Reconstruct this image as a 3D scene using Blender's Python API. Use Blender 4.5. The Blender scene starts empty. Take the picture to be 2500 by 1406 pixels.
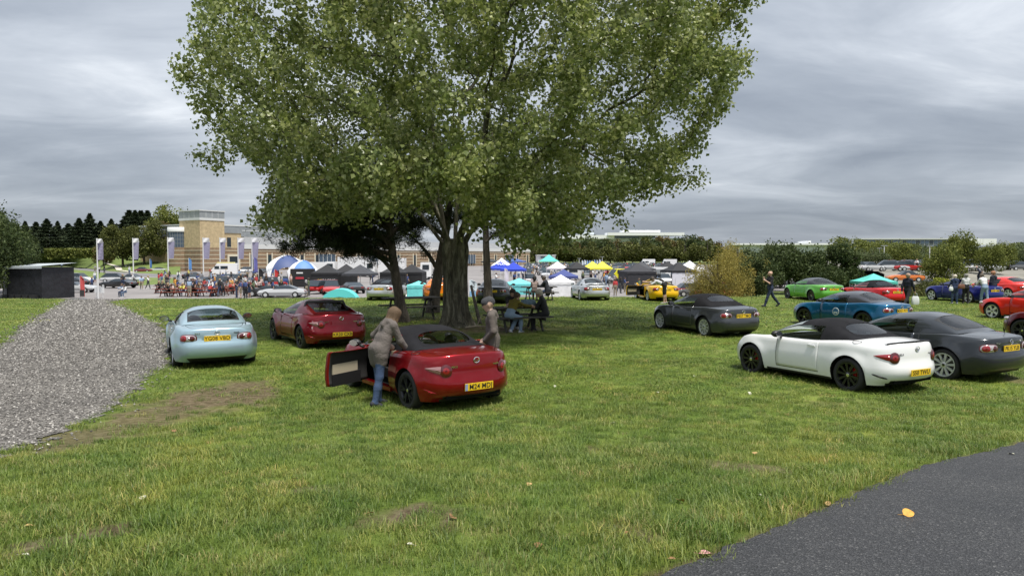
import bpy, math, random
import numpy as np
from mathutils import Vector, Matrix, kdtree
random.seed(7); RNG = np.random.default_rng(7)
R = math.radians
SC = bpy.context.scene
COL = SC.collection
# ------------------------------------------------------------------ camera
F_PX = 1740.0; CX, CY = 1250.0, 703.0; PITCH = math.atan(77.0 / F_PX)
CAM = Vector((0, 0, 2.4))
cam_d = bpy.data.cameras.new('camera'); cam = bpy.data.objects.new('camera', cam_d); COL.objects.link(cam)
cam.location = CAM; cam.rotation_euler = (R(90) - PITCH, 0, 0)
cam_d.sensor_width = 36; cam_d.lens = 36 * F_PX / 2500; cam_d.clip_end = 6000; cam_d.clip_start = 0.1
SC.camera = cam
# ------------------------------------------------------------------ sky and sun
SUN_V = Vector((0.20, -0.26, 0.94)).normalized()
SUN_EL = math.asin(SUN_V.z); SUN_AZ = math.atan2(SUN_V.x, SUN_V.y)
W = bpy.data.worlds.new('World'); SC.world = W; W.use_nodes = True
def world():
    nt = W.node_tree; nt.nodes.clear(); N = nt.nodes.new; L = nt.links.new
    out = N('ShaderNodeOutputWorld'); bg = N('ShaderNodeBackground'); L(bg.outputs[0], out.inputs[0])
    tc = N('ShaderNodeTexCoord'); sep = N('ShaderNodeSeparateXYZ'); L(tc.outputs['Generated'], sep.inputs[0])
    def m(op, a, b=None, c=None):
        n = N('ShaderNodeMath'); n.operation = op
        for i, v in enumerate((a, b, c)):
            if v is None: continue
            if isinstance(v, (int, float)): n.inputs[i].default_value = v
            else: L(v, n.inputs[i])
        return n.outputs[0]
    up = m('MAXIMUM', sep.outputs[2], 0.0)
    den = m('ADD', up, 0.16)
    cx = m('DIVIDE', sep.outputs[0], den); cy = m('DIVIDE', sep.outputs[1], den)
    comb = N('ShaderNodeCombineXYZ'); L(cx, comb.inputs[0]); L(cy, comb.inputs[1])
    def noise(scale, det, rough, dist, off, sx=1.0):
        mp = N('ShaderNodeMapping'); L(comb.outputs[0], mp.inputs[0])
        mp.inputs['Location'].default_value = off; mp.inputs['Scale'].default_value = (sx, 1, 1)
        n = N('ShaderNodeTexNoise'); L(mp.outputs[0], n.inputs['Vector'])
        n.inputs['Scale'].default_value = scale; n.inputs['Detail'].default_value = det
        n.inputs['Roughness'].default_value = rough; n.inputs['Distortion'].default_value = dist
        return n.outputs['Fac']
    a = noise(0.55, 6, 0.52, 0.35, (3.1, 1.7, 0), 0.75); b = noise(1.9, 7, 0.58, 0.5, (8.3, 4.4, 0), 0.6)
    f = m('ADD', m('MULTIPLY', a, 0.6), m('MULTIPLY', b, 0.4))
    ramp = N('ShaderNodeValToRGB'); L(f, ramp.inputs[0])
    e = ramp.color_ramp.elements
    e[0].position = 0.35; e[0].color = (0.29, 0.328, 0.392, 1)
    e[1].position = 0.64; e[1].color = (0.83, 0.87, 0.92, 1)
    k = e.new(0.46); k.color = (0.40, 0.443, 0.508, 1)
    k = e.new(0.56); k.color = (0.575, 0.62, 0.685, 1)
    # an overcast sky is about three times as bright overhead as at the horizon
    grad = m('ADD', 0.86, m('MULTIPLY', m('POWER', up, 1.25), 1.15))
    vm = N('ShaderNodeVectorMath'); vm.operation = 'SCALE'; L(ramp.outputs[0], vm.inputs[0]); L(grad, vm.inputs['Scale'])
    sky = N('ShaderNodeTexSky'); sky.sky_type = 'NISHITA'; sky.sun_disc = False
    sky.sun_elevation = SUN_EL; sky.sun_rotation = SUN_AZ
    sc = N('ShaderNodeVectorMath'); sc.operation = 'SCALE'; L(sky.outputs[0], sc.inputs[0]); sc.inputs['Scale'].default_value = 0.09
    mix = N('ShaderNodeMix'); mix.data_type = 'RGBA'; mix.inputs[0].default_value = 0.90
    L(sc.outputs[0], mix.inputs[6]); L(vm.outputs[0], mix.inputs[7])
    L(mix.outputs[2], bg.inputs[0]); bg.inputs[1].default_value = 1.0
world()
sun_d = bpy.data.lights.new('sun', 'SUN'); sun_d.energy = 4.6; sun_d.angle = R(8); sun_d.color = (1.0, 0.95, 0.87)
sun = bpy.data.objects.new('sun', sun_d); COL.objects.link(sun); sun.location = (0, 0, 60)
sun.rotation_euler = (-SUN_V).to_track_quat('-Z', 'Y').to_euler()
SC.view_settings.view_transform = 'Standard'; SC.view_settings.look = 'None'
SC.view_settings.exposure = 0.18; SC.view_settings.gamma = 1.0; SC.view_settings.use_curve_mapping = False
SC.cycles.max_bounces = 8; SC.cycles.transparent_max_bounces = 16; SC.cycles.use_denoising = True
SC.cycles.diffuse_bounces = 3; SC.cycles.glossy_bounces = 3; SC.cycles.caustics_reflective = False; SC.cycles.caustics_refractive = False
# ------------------------------------------------------------------ helpers
ZS = -1.5                                    # level of the show ground below the knoll
def smooth(a, b, v):
    t = np.clip((v - a) / (b - a), 0, 1); return t * t * (3 - 2 * t)
def edge_y(x): return 40.5 + 1.2 * np.sin(np.asarray(x) * 0.11 + 1.0) + 0.05 * np.maximum(np.asarray(x) - 12, 0) * 4
def terr(x, y):
    x = np.asarray(x, float); y = np.asarray(y, float)
    z = 0.7 * (1 - smooth(2.5, 11.5, y)) + 0.05 * np.sin(x * 0.31 + 0.7) * np.sin(y * 0.27) * smooth(12, 18, y) * (1 - smooth(30, 38, y))
    e = edge_y(x)
    return z + (ZS - 0.25) * smooth(0, 1, (y - e) / 11.0)
def ray(px, py):
    d = Vector(((px - CX) / F_PX, 1.0, -(py - CY) / F_PX))
    return (Matrix.Rotation(-PITCH, 3, 'X') @ d)
def at(px, py, y):                           # point on the pixel's ray at distance y
    d = ray(px, py); return CAM + d * (y / d.y)
def gp(px, py):                              # point where the pixel's ray meets the knoll
    d = ray(px, py); y = 2.4 / max(1e-4, -d.z) * d.y
    for _ in range(30):
        p = CAM + d * (y / d.y); h = 2.4 - float(terr(p.x, p.y)); y = 0.5 * y + 0.5 * h / -d.z * d.y
    p = CAM + d * (y / d.y); return Vector((p.x, p.y, float(terr(p.x, p.y))))
def sg(px, py, z=ZS):                        # point where it meets the show ground
    d = ray(px, py); return CAM + d * ((z - 2.4) / d.z)
def tag(o, label=None, cat=None, group=None, kind=None):
    for k, v in (('label', label), ('category', cat), ('group', group), ('kind', kind)):
        if v: o[k] = v
    return o
def link(o, parent=None):
    COL.objects.link(o)
    if parent is not None: o.parent = parent
    return o
def empty(name, loc=(0, 0, 0), rz=0, label=None, cat=None, group=None, parent=None):
    o = bpy.data.objects.new(name, None); o.location = loc; o.rotation_euler = (0, 0, rz); o.empty_display_size = 0.2
    link(o, parent); return tag(o, label, cat, group)
def mesh(name, v, f, mats=None, fm=None, smooth_=False):
    me = bpy.data.meshes.new(name)
    me.from_pydata([tuple(p) for p in v], [], [tuple(q) for q in f])
    for m in (mats if isinstance(mats, (list, tuple)) else [mats]):
        if m: me.materials.append(m)
    if fm is not None: me.polygons.foreach_set('material_index', np.asarray(fm, np.int32))
    if smooth_: me.polygons.foreach_set('use_smooth', np.ones(len(me.polygons), bool))
    me.update(); return me
def fastmesh(name, V, Q, mats=None, fm=None, smooth_=False):
    V = np.asarray(V, np.float32); Q = np.asarray(Q, np.int32); k = Q.shape[1]
    me = bpy.data.meshes.new(name); me.vertices.add(len(V)); me.vertices.foreach_set('co', V.ravel())
    me.loops.add(Q.size); me.loops.foreach_set('vertex_index', Q.ravel())
    me.polygons.add(len(Q)); me.polygons.foreach_set('loop_start', np.arange(0, Q.size, k, dtype=np.int32))
    me.polygons.foreach_set('loop_total', np.full(len(Q), k, np.int32))
    for m in (mats if isinstance(mats, (list, tuple)) else [mats]):
        if m: me.materials.append(m)
    if fm is not None: me.polygons.foreach_set('material_index', np.asarray(fm, np.int32))
    if smooth_: me.polygons.foreach_set('use_smooth', np.ones(len(Q), bool))
    me.update(calc_edges=True); me.validate(); return me
def mo(name, me, parent=None, loc=(0, 0, 0), rot=(0, 0, 0), sc=None):
    o = bpy.data.objects.new(name, me); o.location = loc; o.rotation_euler = rot
    if sc is not None: o.scale = sc if hasattr(sc, '__len__') else (sc, sc, sc)
    return link(o, parent)
class MB:                                    # collects shapes into ONE mesh
    def __init__(s): s.v = []; s.f = []; s.m = []; s.cur = 0
    def add(s, v, f):
        n = len(s.v); s.v += [tuple(p) for p in v]
        for q in f: s.f.append(tuple(i + n for i in q)); s.m.append(s.cur)
        return s
    def box(s, c, d, rz=0, M=None, taper=1.0):
        hx, hy, hz = d[0] / 2, d[1] / 2, d[2] / 2
        M = M or Matrix.Rotation(rz, 3, 'Z'); c = Vector(c)
        v = [c + M @ Vector((x * hx * (taper if z > 0 else 1), y * hy * (taper if z > 0 else 1), z * hz)) for z in (-1, 1) for y in (-1, 1) for x in (-1, 1)]
        return s.add(v, [(0, 2, 3, 1), (4, 5, 7, 6), (0, 1, 5, 4), (2, 6, 7, 3), (0, 4, 6, 2), (1, 3, 7, 5)])
    def bar(s, a, b, w, h, up=(0, 0, 1)):
        a, b = Vector(a), Vector(b); x = (b - a); l = x.length; x = x / l
        y = Vector(up).cross(x)
        if y.length < 1e-3: y = Vector((0, 1, 0)).cross(x)
        y.normalize(); z = x.cross(y); M = Matrix((x, y, z)).transposed()
        return s.box((a + b) / 2, (l, w, h), M=M)
    def tube(s, pts, rad, n=8, cap=True):
        pts = [Vector(p) for p in pts]; rad = rad if hasattr(rad, '__len__') else [rad] * len(pts)
        v = []; f = []; prev = None
        for i, p in enumerate(pts):
            t = (pts[min(i + 1, len(pts) - 1)] - pts[max(i - 1, 0)])
            t = t.normalized() if t.length > 1e-9 else Vector((0, 0, 1))
            if prev is None:
                u = t.cross(Vector((0, 0, 1)))
                if u.length < 0.05: u = t.cross(Vector((1, 0, 0)))
            else: u = prev - t * prev.dot(t)
            u.normalize(); prev = u; w = t.cross(u)
            for k in range(n):
                a = 2 * math.pi * k / n; v.append(p + (u * math.cos(a) + w * math.sin(a)) * rad[i])
        for i in range(len(pts) - 1):
            for k in range(n):
                k2 = (k + 1) % n; f.append((i * n + k, i * n + k2, (i + 1) * n + k2, (i + 1) * n + k))
        if cap: f.append(tuple(range(n - 1, -1, -1))); f.append(tuple(range((len(pts) - 1) * n, len(pts) * n)))
        return s.add(v, f)
    def lathe(s, prof, n=20, c=(0, 0, 0), axis='Z'):
        v = []; f = []; c = Vector(c)
        for r, z in prof:
            for k in range(n):
                a = 2 * math.pi * k / n; p = (r * math.cos(a), r * math.sin(a), z)
                if axis == 'Y': p = (p[0], p[2], p[1])
                if axis == 'X': p = (p[2], p[0], p[1])
                v.append(c + Vector(p))
        for i in range(len(prof) - 1):
            for k in range(n):
                k2 = (k + 1) % n; f.append((i * n + k, i * n + k2, (i + 1) * n + k2, (i + 1) * n + k))
        return s.add(v, f)
    def ell(s, c, r, n=10, m=6, M=None):
        v = []; f = []; c = Vector(c)
        for i in range(m + 1):
            t = math.pi * i / m
            for k in range(n):
                a = 2 * math.pi * k / n; p = Vector((r[0] * math.sin(t) * math.cos(a), r[1] * math.sin(t) * math.sin(a), r[2] * math.cos(t)))
                v.append(c + (M @ p if M else p))
        for i in range(m):
            for k in range(n):
                k2 = (k + 1) % n; f.append((i * n + k, (i + 1) * n + k, (i + 1) * n + k2, i * n + k2))
        return s.add(v, f)
    def grid(s, rows):
        n = len(rows[0]); v = [p for r in rows for p in r]
        return s.add(v, [(i * n + k, i * n + k + 1, (i + 1) * n + k + 1, (i + 1) * n + k) for i in range(len(rows) - 1) for k in range(n - 1)])
    def prism(s, poly, d, z0=0):             # polygon in xy extruded in z
        n = len(poly); v = [(p[0], p[1], z0) for p in poly] + [(p[0], p[1], z0 + d) for p in poly]
        return s.add(v, [tuple(range(n - 1, -1, -1)), tuple(range(n, 2 * n))] + [(i, (i + 1) % n, n + (i + 1) % n, n + i) for i in range(n)])
    def me(s, name, mats, smooth_=False): return mesh(name, s.v, s.f, mats, s.m, smooth_)
    def build(s, name, mats, parent=None, loc=(0, 0, 0), rot=(0, 0, 0), smooth_=False): return mo(name, s.me(name, mats, smooth_), parent, loc, rot)
def copy_tree(o, parent=None):
    c = o.copy(); COL.objects.link(c); c.parent = parent
    for ch in o.children: copy_tree(ch, c)
    return c
# ------------------------------------------------------------------ materials
MATS = {}
def pmat(name, col, rough=0.6, metal=0.0, coat=0.0, spec=0.5, noise=None, bump=None, trans=0.0, sheen=0.0):
    """noise=(scale, amount): brightness mottling; bump=(scale, strength, distance)"""
    if name in MATS: return MATS[name]
    m = bpy.data.materials.new(name); m.use_nodes = True; nt = m.node_tree; b = nt.nodes['Principled BSDF']
    b.inputs['Base Color'].default_value = (*col, 1); b.inputs['Roughness'].default_value = rough
    b.inputs['Metallic'].default_value = metal; b.inputs['Coat Weight'].default_value = coat; b.inputs['Coat Roughness'].default_value = 0.04
    b.inputs['Specular IOR Level'].default_value = spec; b.inputs['Sheen Weight'].default_value = sheen
    b.inputs['Transmission Weight'].default_value = trans
    N = nt.nodes.new; L = nt.links.new
    if noise or bump:
        tc = N('ShaderNodeTexCoord')
    if noise:
        n = N('ShaderNodeTexNoise'); L(tc.outputs['Object'], n.inputs['Vector']); n.inputs['Scale'].default_value = noise[0]
        n.inputs['Detail'].default_value = 5; n.inputs['Roughness'].default_value = 0.6
        r = N('ShaderNodeMapRange'); L(n.outputs['Fac'], r.inputs[0]); r.inputs[1].default_value = 0.3; r.inputs[2].default_value = 0.7
        r.inputs[3].default_value = 1 - noise[1]; r.inputs[4].default_value = 1 + noise[1]
        v = N('ShaderNodeVectorMath'); v.operation = 'SCALE'; v.inputs[0].default_value = col; L(r.outputs[0], v.inputs['Scale'])
        L(v.outputs[0], b.inputs['Base Color'])
    if bump:
        n = N('ShaderNodeTexNoise'); L(tc.outputs['Object'], n.inputs['Vector']); n.inputs['Scale'].default_value = bump[0]; n.inputs['Detail'].default_value = 4
        bp = N('ShaderNodeBump'); L(n.outputs['Fac'], bp.inputs['Height']); bp.inputs['Strength'].default_value = bump[1]; bp.inputs['Distance'].default_value = bump[2]
        L(bp.outputs[0], b.inputs['Normal'])
    MATS[name] = m; return m
def paint(name, col, metal=0.35):
    if name in MATS: return MATS[name]
    m = pmat(name, col, 0.28, metal, 0.8, spec=0.1); nt = m.node_tree; b = nt.nodes['Principled BSDF']
    N = nt.nodes.new; L = nt.links.new; tc = N('ShaderNodeTexCoord')
    # rain beads and film of dirt on the lacquer
    n = N('ShaderNodeTexNoise'); L(tc.outputs['Object'], n.inputs['Vector']); n.inputs['Scale'].default_value = 90; n.inputs['Detail'].default_value = 2
    n2 = N('ShaderNodeTexNoise'); L(tc.outputs['Object'], n2.inputs['Vector']); n2.inputs['Scale'].default_value = 2.2; n2.inputs['Detail'].default_value = 5
    r = N('ShaderNodeMapRange'); L(n2.outputs['Fac'], r.inputs[0]); r.inputs[1].default_value = 0.35; r.inputs[2].default_value = 0.7; r.inputs[3].default_value = 0.015; r.inputs[4].default_value = 0.06
    L(r.outputs[0], b.inputs['Coat Roughness'])
    bp = N('ShaderNodeBump'); L(n.outputs['Fac'], bp.inputs['Height']); bp.inputs['Strength'].default_value = 0.02; bp.inputs['Distance'].default_value = 0.002
    L(bp.outputs[0], b.inputs['Coat Normal'])
    return m
def glass(name, tint, dens):
    """see-through tinted pane: mirror reflection by Fresnel over a tinted clear film"""
    if name in MATS: return MATS[name]
    m = bpy.data.materials.new(name); m.use_nodes = True; nt = m.node_tree; nt.nodes.clear(); N = nt.nodes.new; L = nt.links.new
    o = N('ShaderNodeOutputMaterial'); mx = N('ShaderNodeMixShader'); t = N('ShaderNodeBsdfTransparent'); g = N('ShaderNodeBsdfGlossy')
    g.inputs['Roughness'].default_value = 0.02; t.inputs[0].default_value = (*tint, 1)
    fr = N('ShaderNodeFresnel'); fr.inputs[0].default_value = 1.5
    a = N('ShaderNodeMath'); a.operation = 'MULTIPLY_ADD'; L(fr.outputs[0], a.inputs[0]); a.inputs[1].default_value = 1.0 - dens; a.inputs[2].default_value = dens
    L(a.outputs[0], mx.inputs[0]); L(t.outputs[0], mx.inputs[1]); L(g.outputs[0], mx.inputs[2]); L(mx.outputs[0], o.inputs[0])
    MATS[name] = m; return m
def attr_mat(name, attr, rough=0.8):
    """colour read from the object's own custom property"""
    if name in MATS: return MATS[name]
    m = pmat(name, (0.5, 0.5, 0.5), rough); nt = m.node_tree; a = nt.nodes.new('ShaderNodeAttribute'); a.attribute_type = 'OBJECT'; a.attribute_name = attr
    nt.links.new(a.outputs['Color'], nt.nodes['Principled BSDF'].inputs['Base Color']); return m
def text_mesh(txt, size, mat, depth=0.002, bold=0.0, align='CENTER'):
    cu = bpy.data.curves.new('lettering', 'FONT'); cu.body = txt; cu.size = size; cu.extrude = depth; cu.offset = bold
    cu.align_x = align; cu.align_y = 'CENTER'; cu.resolution_u = 2
    o = bpy.data.objects.new('lettering', cu); COL.objects.link(o)
    me = bpy.data.meshes.new_from_object(o.evaluated_get(bpy.context.evaluated_depsgraph_get()))
    bpy.data.objects.remove(o); bpy.data.curves.remove(cu)
    me.materials.clear(); me.materials.append(mat); return me
# ================================================================== the ground
def node_mat(name):
    m = bpy.data.materials.new(name); m.use_nodes = True; MATS[name] = m
    nt = m.node_tree; return m, nt, nt.nodes['Principled BSDF'], nt.nodes.new, nt.links.new
def tex(N, L, scale, det=5, rough=0.6, coord='Object', dist=0.0, vec=None):
    n = N('ShaderNodeTexNoise'); n.inputs['Scale'].default_value = scale; n.inputs['Detail'].default_value = det
    n.inputs['Roughness'].default_value = rough; n.inputs['Distortion'].default_value = dist
    if vec is None:
        tc = N('ShaderNodeTexCoord'); L(tc.outputs[coord], n.inputs['Vector'])
    else: L(vec, n.inputs['Vector'])
    return n.outputs['Fac']
def ramp(N, L, fac, stops):
    r = N('ShaderNodeValToRGB'); L(fac, r.inputs[0]); e = r.color_ramp.elements
    e[0].position, e[0].color = stops[0][0], (*stops[0][1], 1); e[1].position, e[1].color = stops[-1][0], (*stops[-1][1], 1)
    for p, c in stops[1:-1]:
        k = e.new(p); k.color = (*c, 1)
    return r.outputs[0]
def mixc(N, L, fac, a, b, mode='MIX'):
    n = N('ShaderNodeMix'); n.data_type = 'RGBA'; n.blend_type = mode
    for i, v in ((0, fac), (6, a), (7, b)):
        if isinstance(v, (int, float)): n.inputs[i].default_value = v
        elif isinstance(v, tuple): n.inputs[i].default_value = (*v, 1)
        else: L(v, n.inputs[i])
    return n.outputs[2]
def bumpn(N, L, b, h, s, d):
    n = N('ShaderNodeBump'); L(h, n.inputs['Height']); n.inputs['Strength'].default_value = s; n.inputs['Distance'].default_value = d
    L(n.outputs[0], b.inputs['Normal'])
G_DARK, G_MID, G_LITE, G_DRY = (0.068, 0.118, 0.018), (0.135, 0.198, 0.034), (0.205, 0.265, 0.060), (0.29, 0.27, 0.11)
def lawn_mat():
    m, nt, b, N, L = node_mat('lawn_turf')
    big = tex(N, L, 0.35, 4, 0.55); mid = tex(N, L, 2.3, 6, 0.65); fine = tex(N, L, 38, 6, 0.75)
    c = ramp(N, L, mid, [(0.30, G_DARK), (0.47, G_MID), (0.68, G_LITE)])
    c2 = ramp(N, L, big, [(0.36, (0.8, 0.85, 0.75)), (0.52, (1, 1, 1)), (0.68, (1.3, 1.12, 0.95))]); c = mixc(N, L, 1.0, c, c2, 'MULTIPLY')
    c3 = ramp(N, L, fine, [(0.3, (0.62, 0.64, 0.55)), (0.5, (1.05, 1.05, 1.05)), (0.72, (1.5, 1.4, 1.3))]); c = mixc(N, L, 0.85, c, c3, 'MULTIPLY')
    dry = tex(N, L, 1.1, 7, 0.7, dist=0.6); f = ramp(N, L, dry, [(0.56, (0, 0, 0)), (0.74, (0.75, 0.75, 0.75))]); c = mixc(N, L, f, c, G_DRY)
    at_ = N('ShaderNodeAttribute'); at_.attribute_name = 'soil'
    s = ramp(N, L, tex(N, L, 9, 8, 0.7), [(0.3, (0.06, 0.042, 0.025)), (0.5, (0.15, 0.112, 0.068)), (0.7, (0.29, 0.235, 0.15))])
    c = mixc(N, L, at_.outputs['Fac'], c, s)
    L(c, b.inputs['Base Color']); b.inputs['Roughness'].default_value = 0.9; b.inputs['Specular IOR Level'].default_value = 0.15
    bumpn(N, L, b, fine, 0.9, 0.05); return m
def blade_mat():
    m, nt, b, N, L = node_mat('grass_blade')
    oi = N('ShaderNodeObjectInfo'); geo = N('ShaderNodeNewGeometry')
    big = tex(N, L, 0.45, 4, 0.6, vec=oi.outputs['Location']); mid = tex(N, L, 1.9, 5, 0.65, vec=oi.outputs['Location'])
    c = ramp(N, L, oi.outputs['Random'], [(0.0, G_DARK), (0.45, G_MID), (0.86, G_LITE), (1.0, G_DRY)])
    c2 = ramp(N, L, mid, [(0.32, (0.58, 0.78, 0.55)), (0.5, (1, 1, 1)), (0.68, (1.5, 1.22, 1.25))]); c = mixc(N, L, 1.0, c, c2, 'MULTIPLY')
    c4 = ramp(N, L, big, [(0.36, (0.82, 0.86, 0.8)), (0.52, (1, 1, 1)), (0.68, (1.22, 1.1, 1.0))]); c = mixc(N, L, 1.0, c, c4, 'MULTIPLY')
    c3 = ramp(N, L, geo.outputs['Random Per Island'], [(0.0, (0.65, 0.7, 0.6)), (0.5, (1.0, 1.0, 1.0)), (0.9, (1.35, 1.25, 1.15)), (1.0, (2.1, 1.75, 2.2))]); c = mixc(N, L, 1.0, c, c3, 'MULTIPLY')
    L(c, b.inputs['Base Color']); b.inputs['Roughness'].default_value = 0.5; b.inputs['Specular IOR Level'].default_value = 0.35
    tr = N('ShaderNodeBsdfTranslucent'); L(c, tr.inputs[0]); mx = N('ShaderNodeMixShader'); mx.inputs[0].default_value = 0.3
    L(b.outputs[0], mx.inputs[1]); L(tr.outputs[0], mx.inputs[2]); L(mx.outputs[0], nt.nodes['Material Output'].inputs[0]); return m
def gravel_mat():
    m, nt, b, N, L = node_mat('gravel_bed')
    v = N('ShaderNodeTexVoronoi'); tc = N('ShaderNodeTexCoord'); L(tc.outputs['Object'], v.inputs['Vector']); v.inputs['Scale'].default_value = 34
    hsv = N('ShaderNodeSeparateColor'); L(v.outputs['Color'], hsv.inputs[0])
    c = ramp(N, L, hsv.outputs[0], [(0.0, (0.06, 0.056, 0.052)), (0.5, (0.135, 0.127, 0.117)), (0.9, (0.24, 0.228, 0.21)), (1.0, (0.42, 0.40, 0.37))])
    big = ramp(N, L, tex(N, L, 0.5, 5, 0.6), [(0.35, (0.72, 0.70, 0.68)), (0.65, (1.2, 1.18, 1.15))]); c = mixc(N, L, 1.0, c, big, 'MULTIPLY')
    L(c, b.inputs['Base Color']); b.inputs['Roughness'].default_value = 0.85; bumpn(N, L, b, v.outputs['Distance'], 1.0, 0.03); return m
def stone_mat():
    m, nt, b, N, L = node_mat('gravel_stone')
    oi = N('ShaderNodeObjectInfo')
    c = ramp(N, L, oi.outputs['Random'], [(0.0, (0.055, 0.052, 0.047)), (0.4, (0.135, 0.126, 0.115)), (0.8, (0.24, 0.226, 0.208)), (1.0, (0.50, 0.475, 0.44))])
    L(c, b.inputs['Base Color']); b.inputs['Roughness'].default_value = 0.8; return m
def tarmac_mat():
    m, nt, b, N, L = node_mat('tarmac')
    f1 = tex(N, L, 160, 3, 0.7); f2 = tex(N, L, 1.3, 6, 0.6); v = N('ShaderNodeTexVoronoi'); tc = N('ShaderNodeTexCoord'); L(tc.outputs['Object'], v.inputs['Vector']); v.inputs['Scale'].default_value = 95
    sp = N('ShaderNodeSeparateColor'); L(v.outputs['Color'], sp.inputs[0])
    c = ramp(N, L, sp.outputs[0], [(0.0, (0.014, 0.0145, 0.016)), (0.6, (0.027, 0.028, 0.0305)), (0.93, (0.052, 0.053, 0.055)), (1.0, (0.12, 0.118, 0.115))])
    c = mixc(N, L, 1.0, c, ramp(N, L, f2, [(0.3, (0.78, 0.79, 0.82)), (0.7, (1.22, 1.2, 1.17))]), 'MULTIPLY')
    L(c, b.inputs['Base Color']); b.inputs['Roughness'].default_value = 0.68
    bumpn(N, L, b, v.outputs['Distance'], 0.8, 0.012); return m
M_LAWN, M_BLADE, M_GRAVEL, M_STONE, M_TARMAC = lawn_mat(), blade_mat(), gravel_mat(), stone_mat(), tarmac_mat()

def in_poly(px, py, poly):
    px = np.asarray(px); py = np.asarray(py); c = np.zeros(px.shape, bool); n = len(poly)
    for i in range(n):
        x1, y1 = poly[i]; x2, y2 = poly[(i + 1) % n]
        k = ((y1 > py) != (y2 > py)); xx = (x2 - x1) * (py - y1) / ((y2 - y1) if y2 != y1 else 1e-9) + x1
        c ^= k & (px < xx)
    return c
def seg_d(px, py, a, b):
    ax, ay = a; bx, by = b; dx, dy = bx - ax, by - ay
    t = np.clip(((px - ax) * dx + (py - ay) * dy) / (dx * dx + dy * dy + 1e-9), 0, 1)
    return np.hypot(px - ax - t * dx, py - ay - t * dy)
def wob(x, y, s=1.0):
    return (np.sin(x * 3.1 * s + 1.3 * np.sin(y * 2.3 * s)) + np.sin(y * 4.3 * s + 1.7 * np.sin(x * 3.7 * s)) + 0.6 * np.sin((x + y) * 9.1 * s) + 0.5 * np.sin((x - 1.4 * y) * 13.7 * s)) / 3.1
GRAVEL_P = [gp(*p)[:2] for p in [(268, 738), (300, 752), (340, 772), (378, 790), (405, 812), (418, 850), (412, 888), (375, 910), (342, 932), (328, 960), (250, 1006), (150, 1056), (40, 1098), (-60, 1130)]]
GRAVEL_P += [(-14, 7.5), (-24, 12)] + [gp(*p)[:2] for p in [(-60, 880), (0, 846), (52, 800), (92, 776), (122, 758), (148, 742)]] + [(-28.5, 47), (-23.5, 47)]
T_EDGE = [gp(*p)[:2] for p in [(1640, 1400), (1730, 1362), (1850, 1310), (2000, 1248), (2100, 1202), (2250, 1142), (2390, 1108), (2495, 1082)]]
_a, _b = Vector(T_EDGE[0]), Vector(T_EDGE[-1]); _t = (_b - _a).normalized(); _n = Vector((_t.y, -_t.x))
T_LINE = [tuple(_a - _t * 9 - _n * 0.8), tuple(_a - _t * 3 - _n * 0.1)] + T_EDGE + [tuple(_b + _t * 6 + _n * 0.2), tuple(_b + _t * 30 + _n * 3)]
TARMAC_P = T_LINE + [tuple(Vector(T_LINE[-1]) + _n * 4.2), tuple(_b + _n * 4.2), tuple(Vector(T_LINE[0]) + _n * 4.2)]
SOIL = [((90, 1095), (300, 1045), 26, .8), ((290, 1040), (480, 988), 38, .85), ((430, 988), (650, 955), 32, .95), ((20, 1345), (325, 1282), 13, .9),
        ((960, 1268), (1020, 1250), 24, 1), ((1080, 1262), (1095, 1275), 26, 1), ((870, 1280), (930, 1270), 18, .7), ((700, 1203), (800, 1192), 8, .8),
        ((650, 1184), (700, 1178), 8, .8), ((1485, 1288), (1605, 1318), 13, .9), ((1715, 1134), (1925, 1152), 11, .8), ((1425, 1095), (1460, 1100), 9, .7),
        ((930, 800), (1300, 798), 16, .95), ((1000, 780), (1180, 780), 14, .8), ((1250, 800), (1400, 800), 10, .5), ((1150, 1350), (1260, 1400), 16, .6), ((2460, 925), (2500, 930), 10, .7),
        ((1980, 985), (2060, 988), 6, .5), ((1900, 1180), (1990, 1170), 5, .4), ((1560, 1090), (1680, 1070), 6, .35)]
def soil_at(x, y):
    x = np.asarray(x, float); y = np.asarray(y, float)
    z = terr(x, y) - 2.4; yy = np.maximum(y, 0.5); c, s = math.cos(PITCH), math.sin(PITCH)
    dy = yy * c - z * s; dz = yy * s + z * c          # rotate into the camera frame
    px = CX + F_PX * x / dy; py = CY - F_PX * dz / dy
    w = wob(x, y, 1.6); out = np.zeros(x.shape)
    for a, b, r, k in SOIL:
        d = seg_d(px, py * 1.0, a, b); out = np.maximum(out, k * (1 - smooth(0.45, 1.3, d / (r * 1.15) + 0.38 * w)))
    e = np.min([seg_d(x, y, T_LINE[i], T_LINE[i + 1]) for i in range(len(T_LINE) - 1)], axis=0)
    out = np.maximum(out, 0.9 * (1 - smooth(0.02, 0.12, e + 0.05 * w)))
    return np.where(y < 1, 0, out)
def tensor(name, xs, ys, zf, mat, keep=None, attr=None, smooth_=True):
    X, Y = np.meshgrid(xs, ys); x = X.ravel(); y = Y.ravel(); V = np.stack([x, y, zf(x, y)], 1); n = len(xs)
    i = (np.arange(len(ys) - 1)[:, None] * n + np.arange(n - 1)[None]).ravel()
    Q = np.stack([i, i + 1, i + n + 1, i + n], 1)
    if keep is not None:
        c = V[Q].mean(1); Q = Q[keep(c[:, 0], c[:, 1])]; u, inv = np.unique(Q, return_inverse=True); V = V[u]; Q = inv.reshape(-1, 4)
    me = fastmesh(name, V, Q, mat, smooth_=smooth_)
    if attr:
        a = me.attributes.new(attr[0], 'FLOAT', 'POINT'); a.data.foreach_set('value', attr[1](V[:, 0].astype(float), V[:, 1].astype(float)).astype(np.float32))
    return me
xs = np.concatenate([np.arange(-110, -14, 2.5), np.arange(-14, 14, 0.12), np.arange(14, 112, 2.5)])
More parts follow.
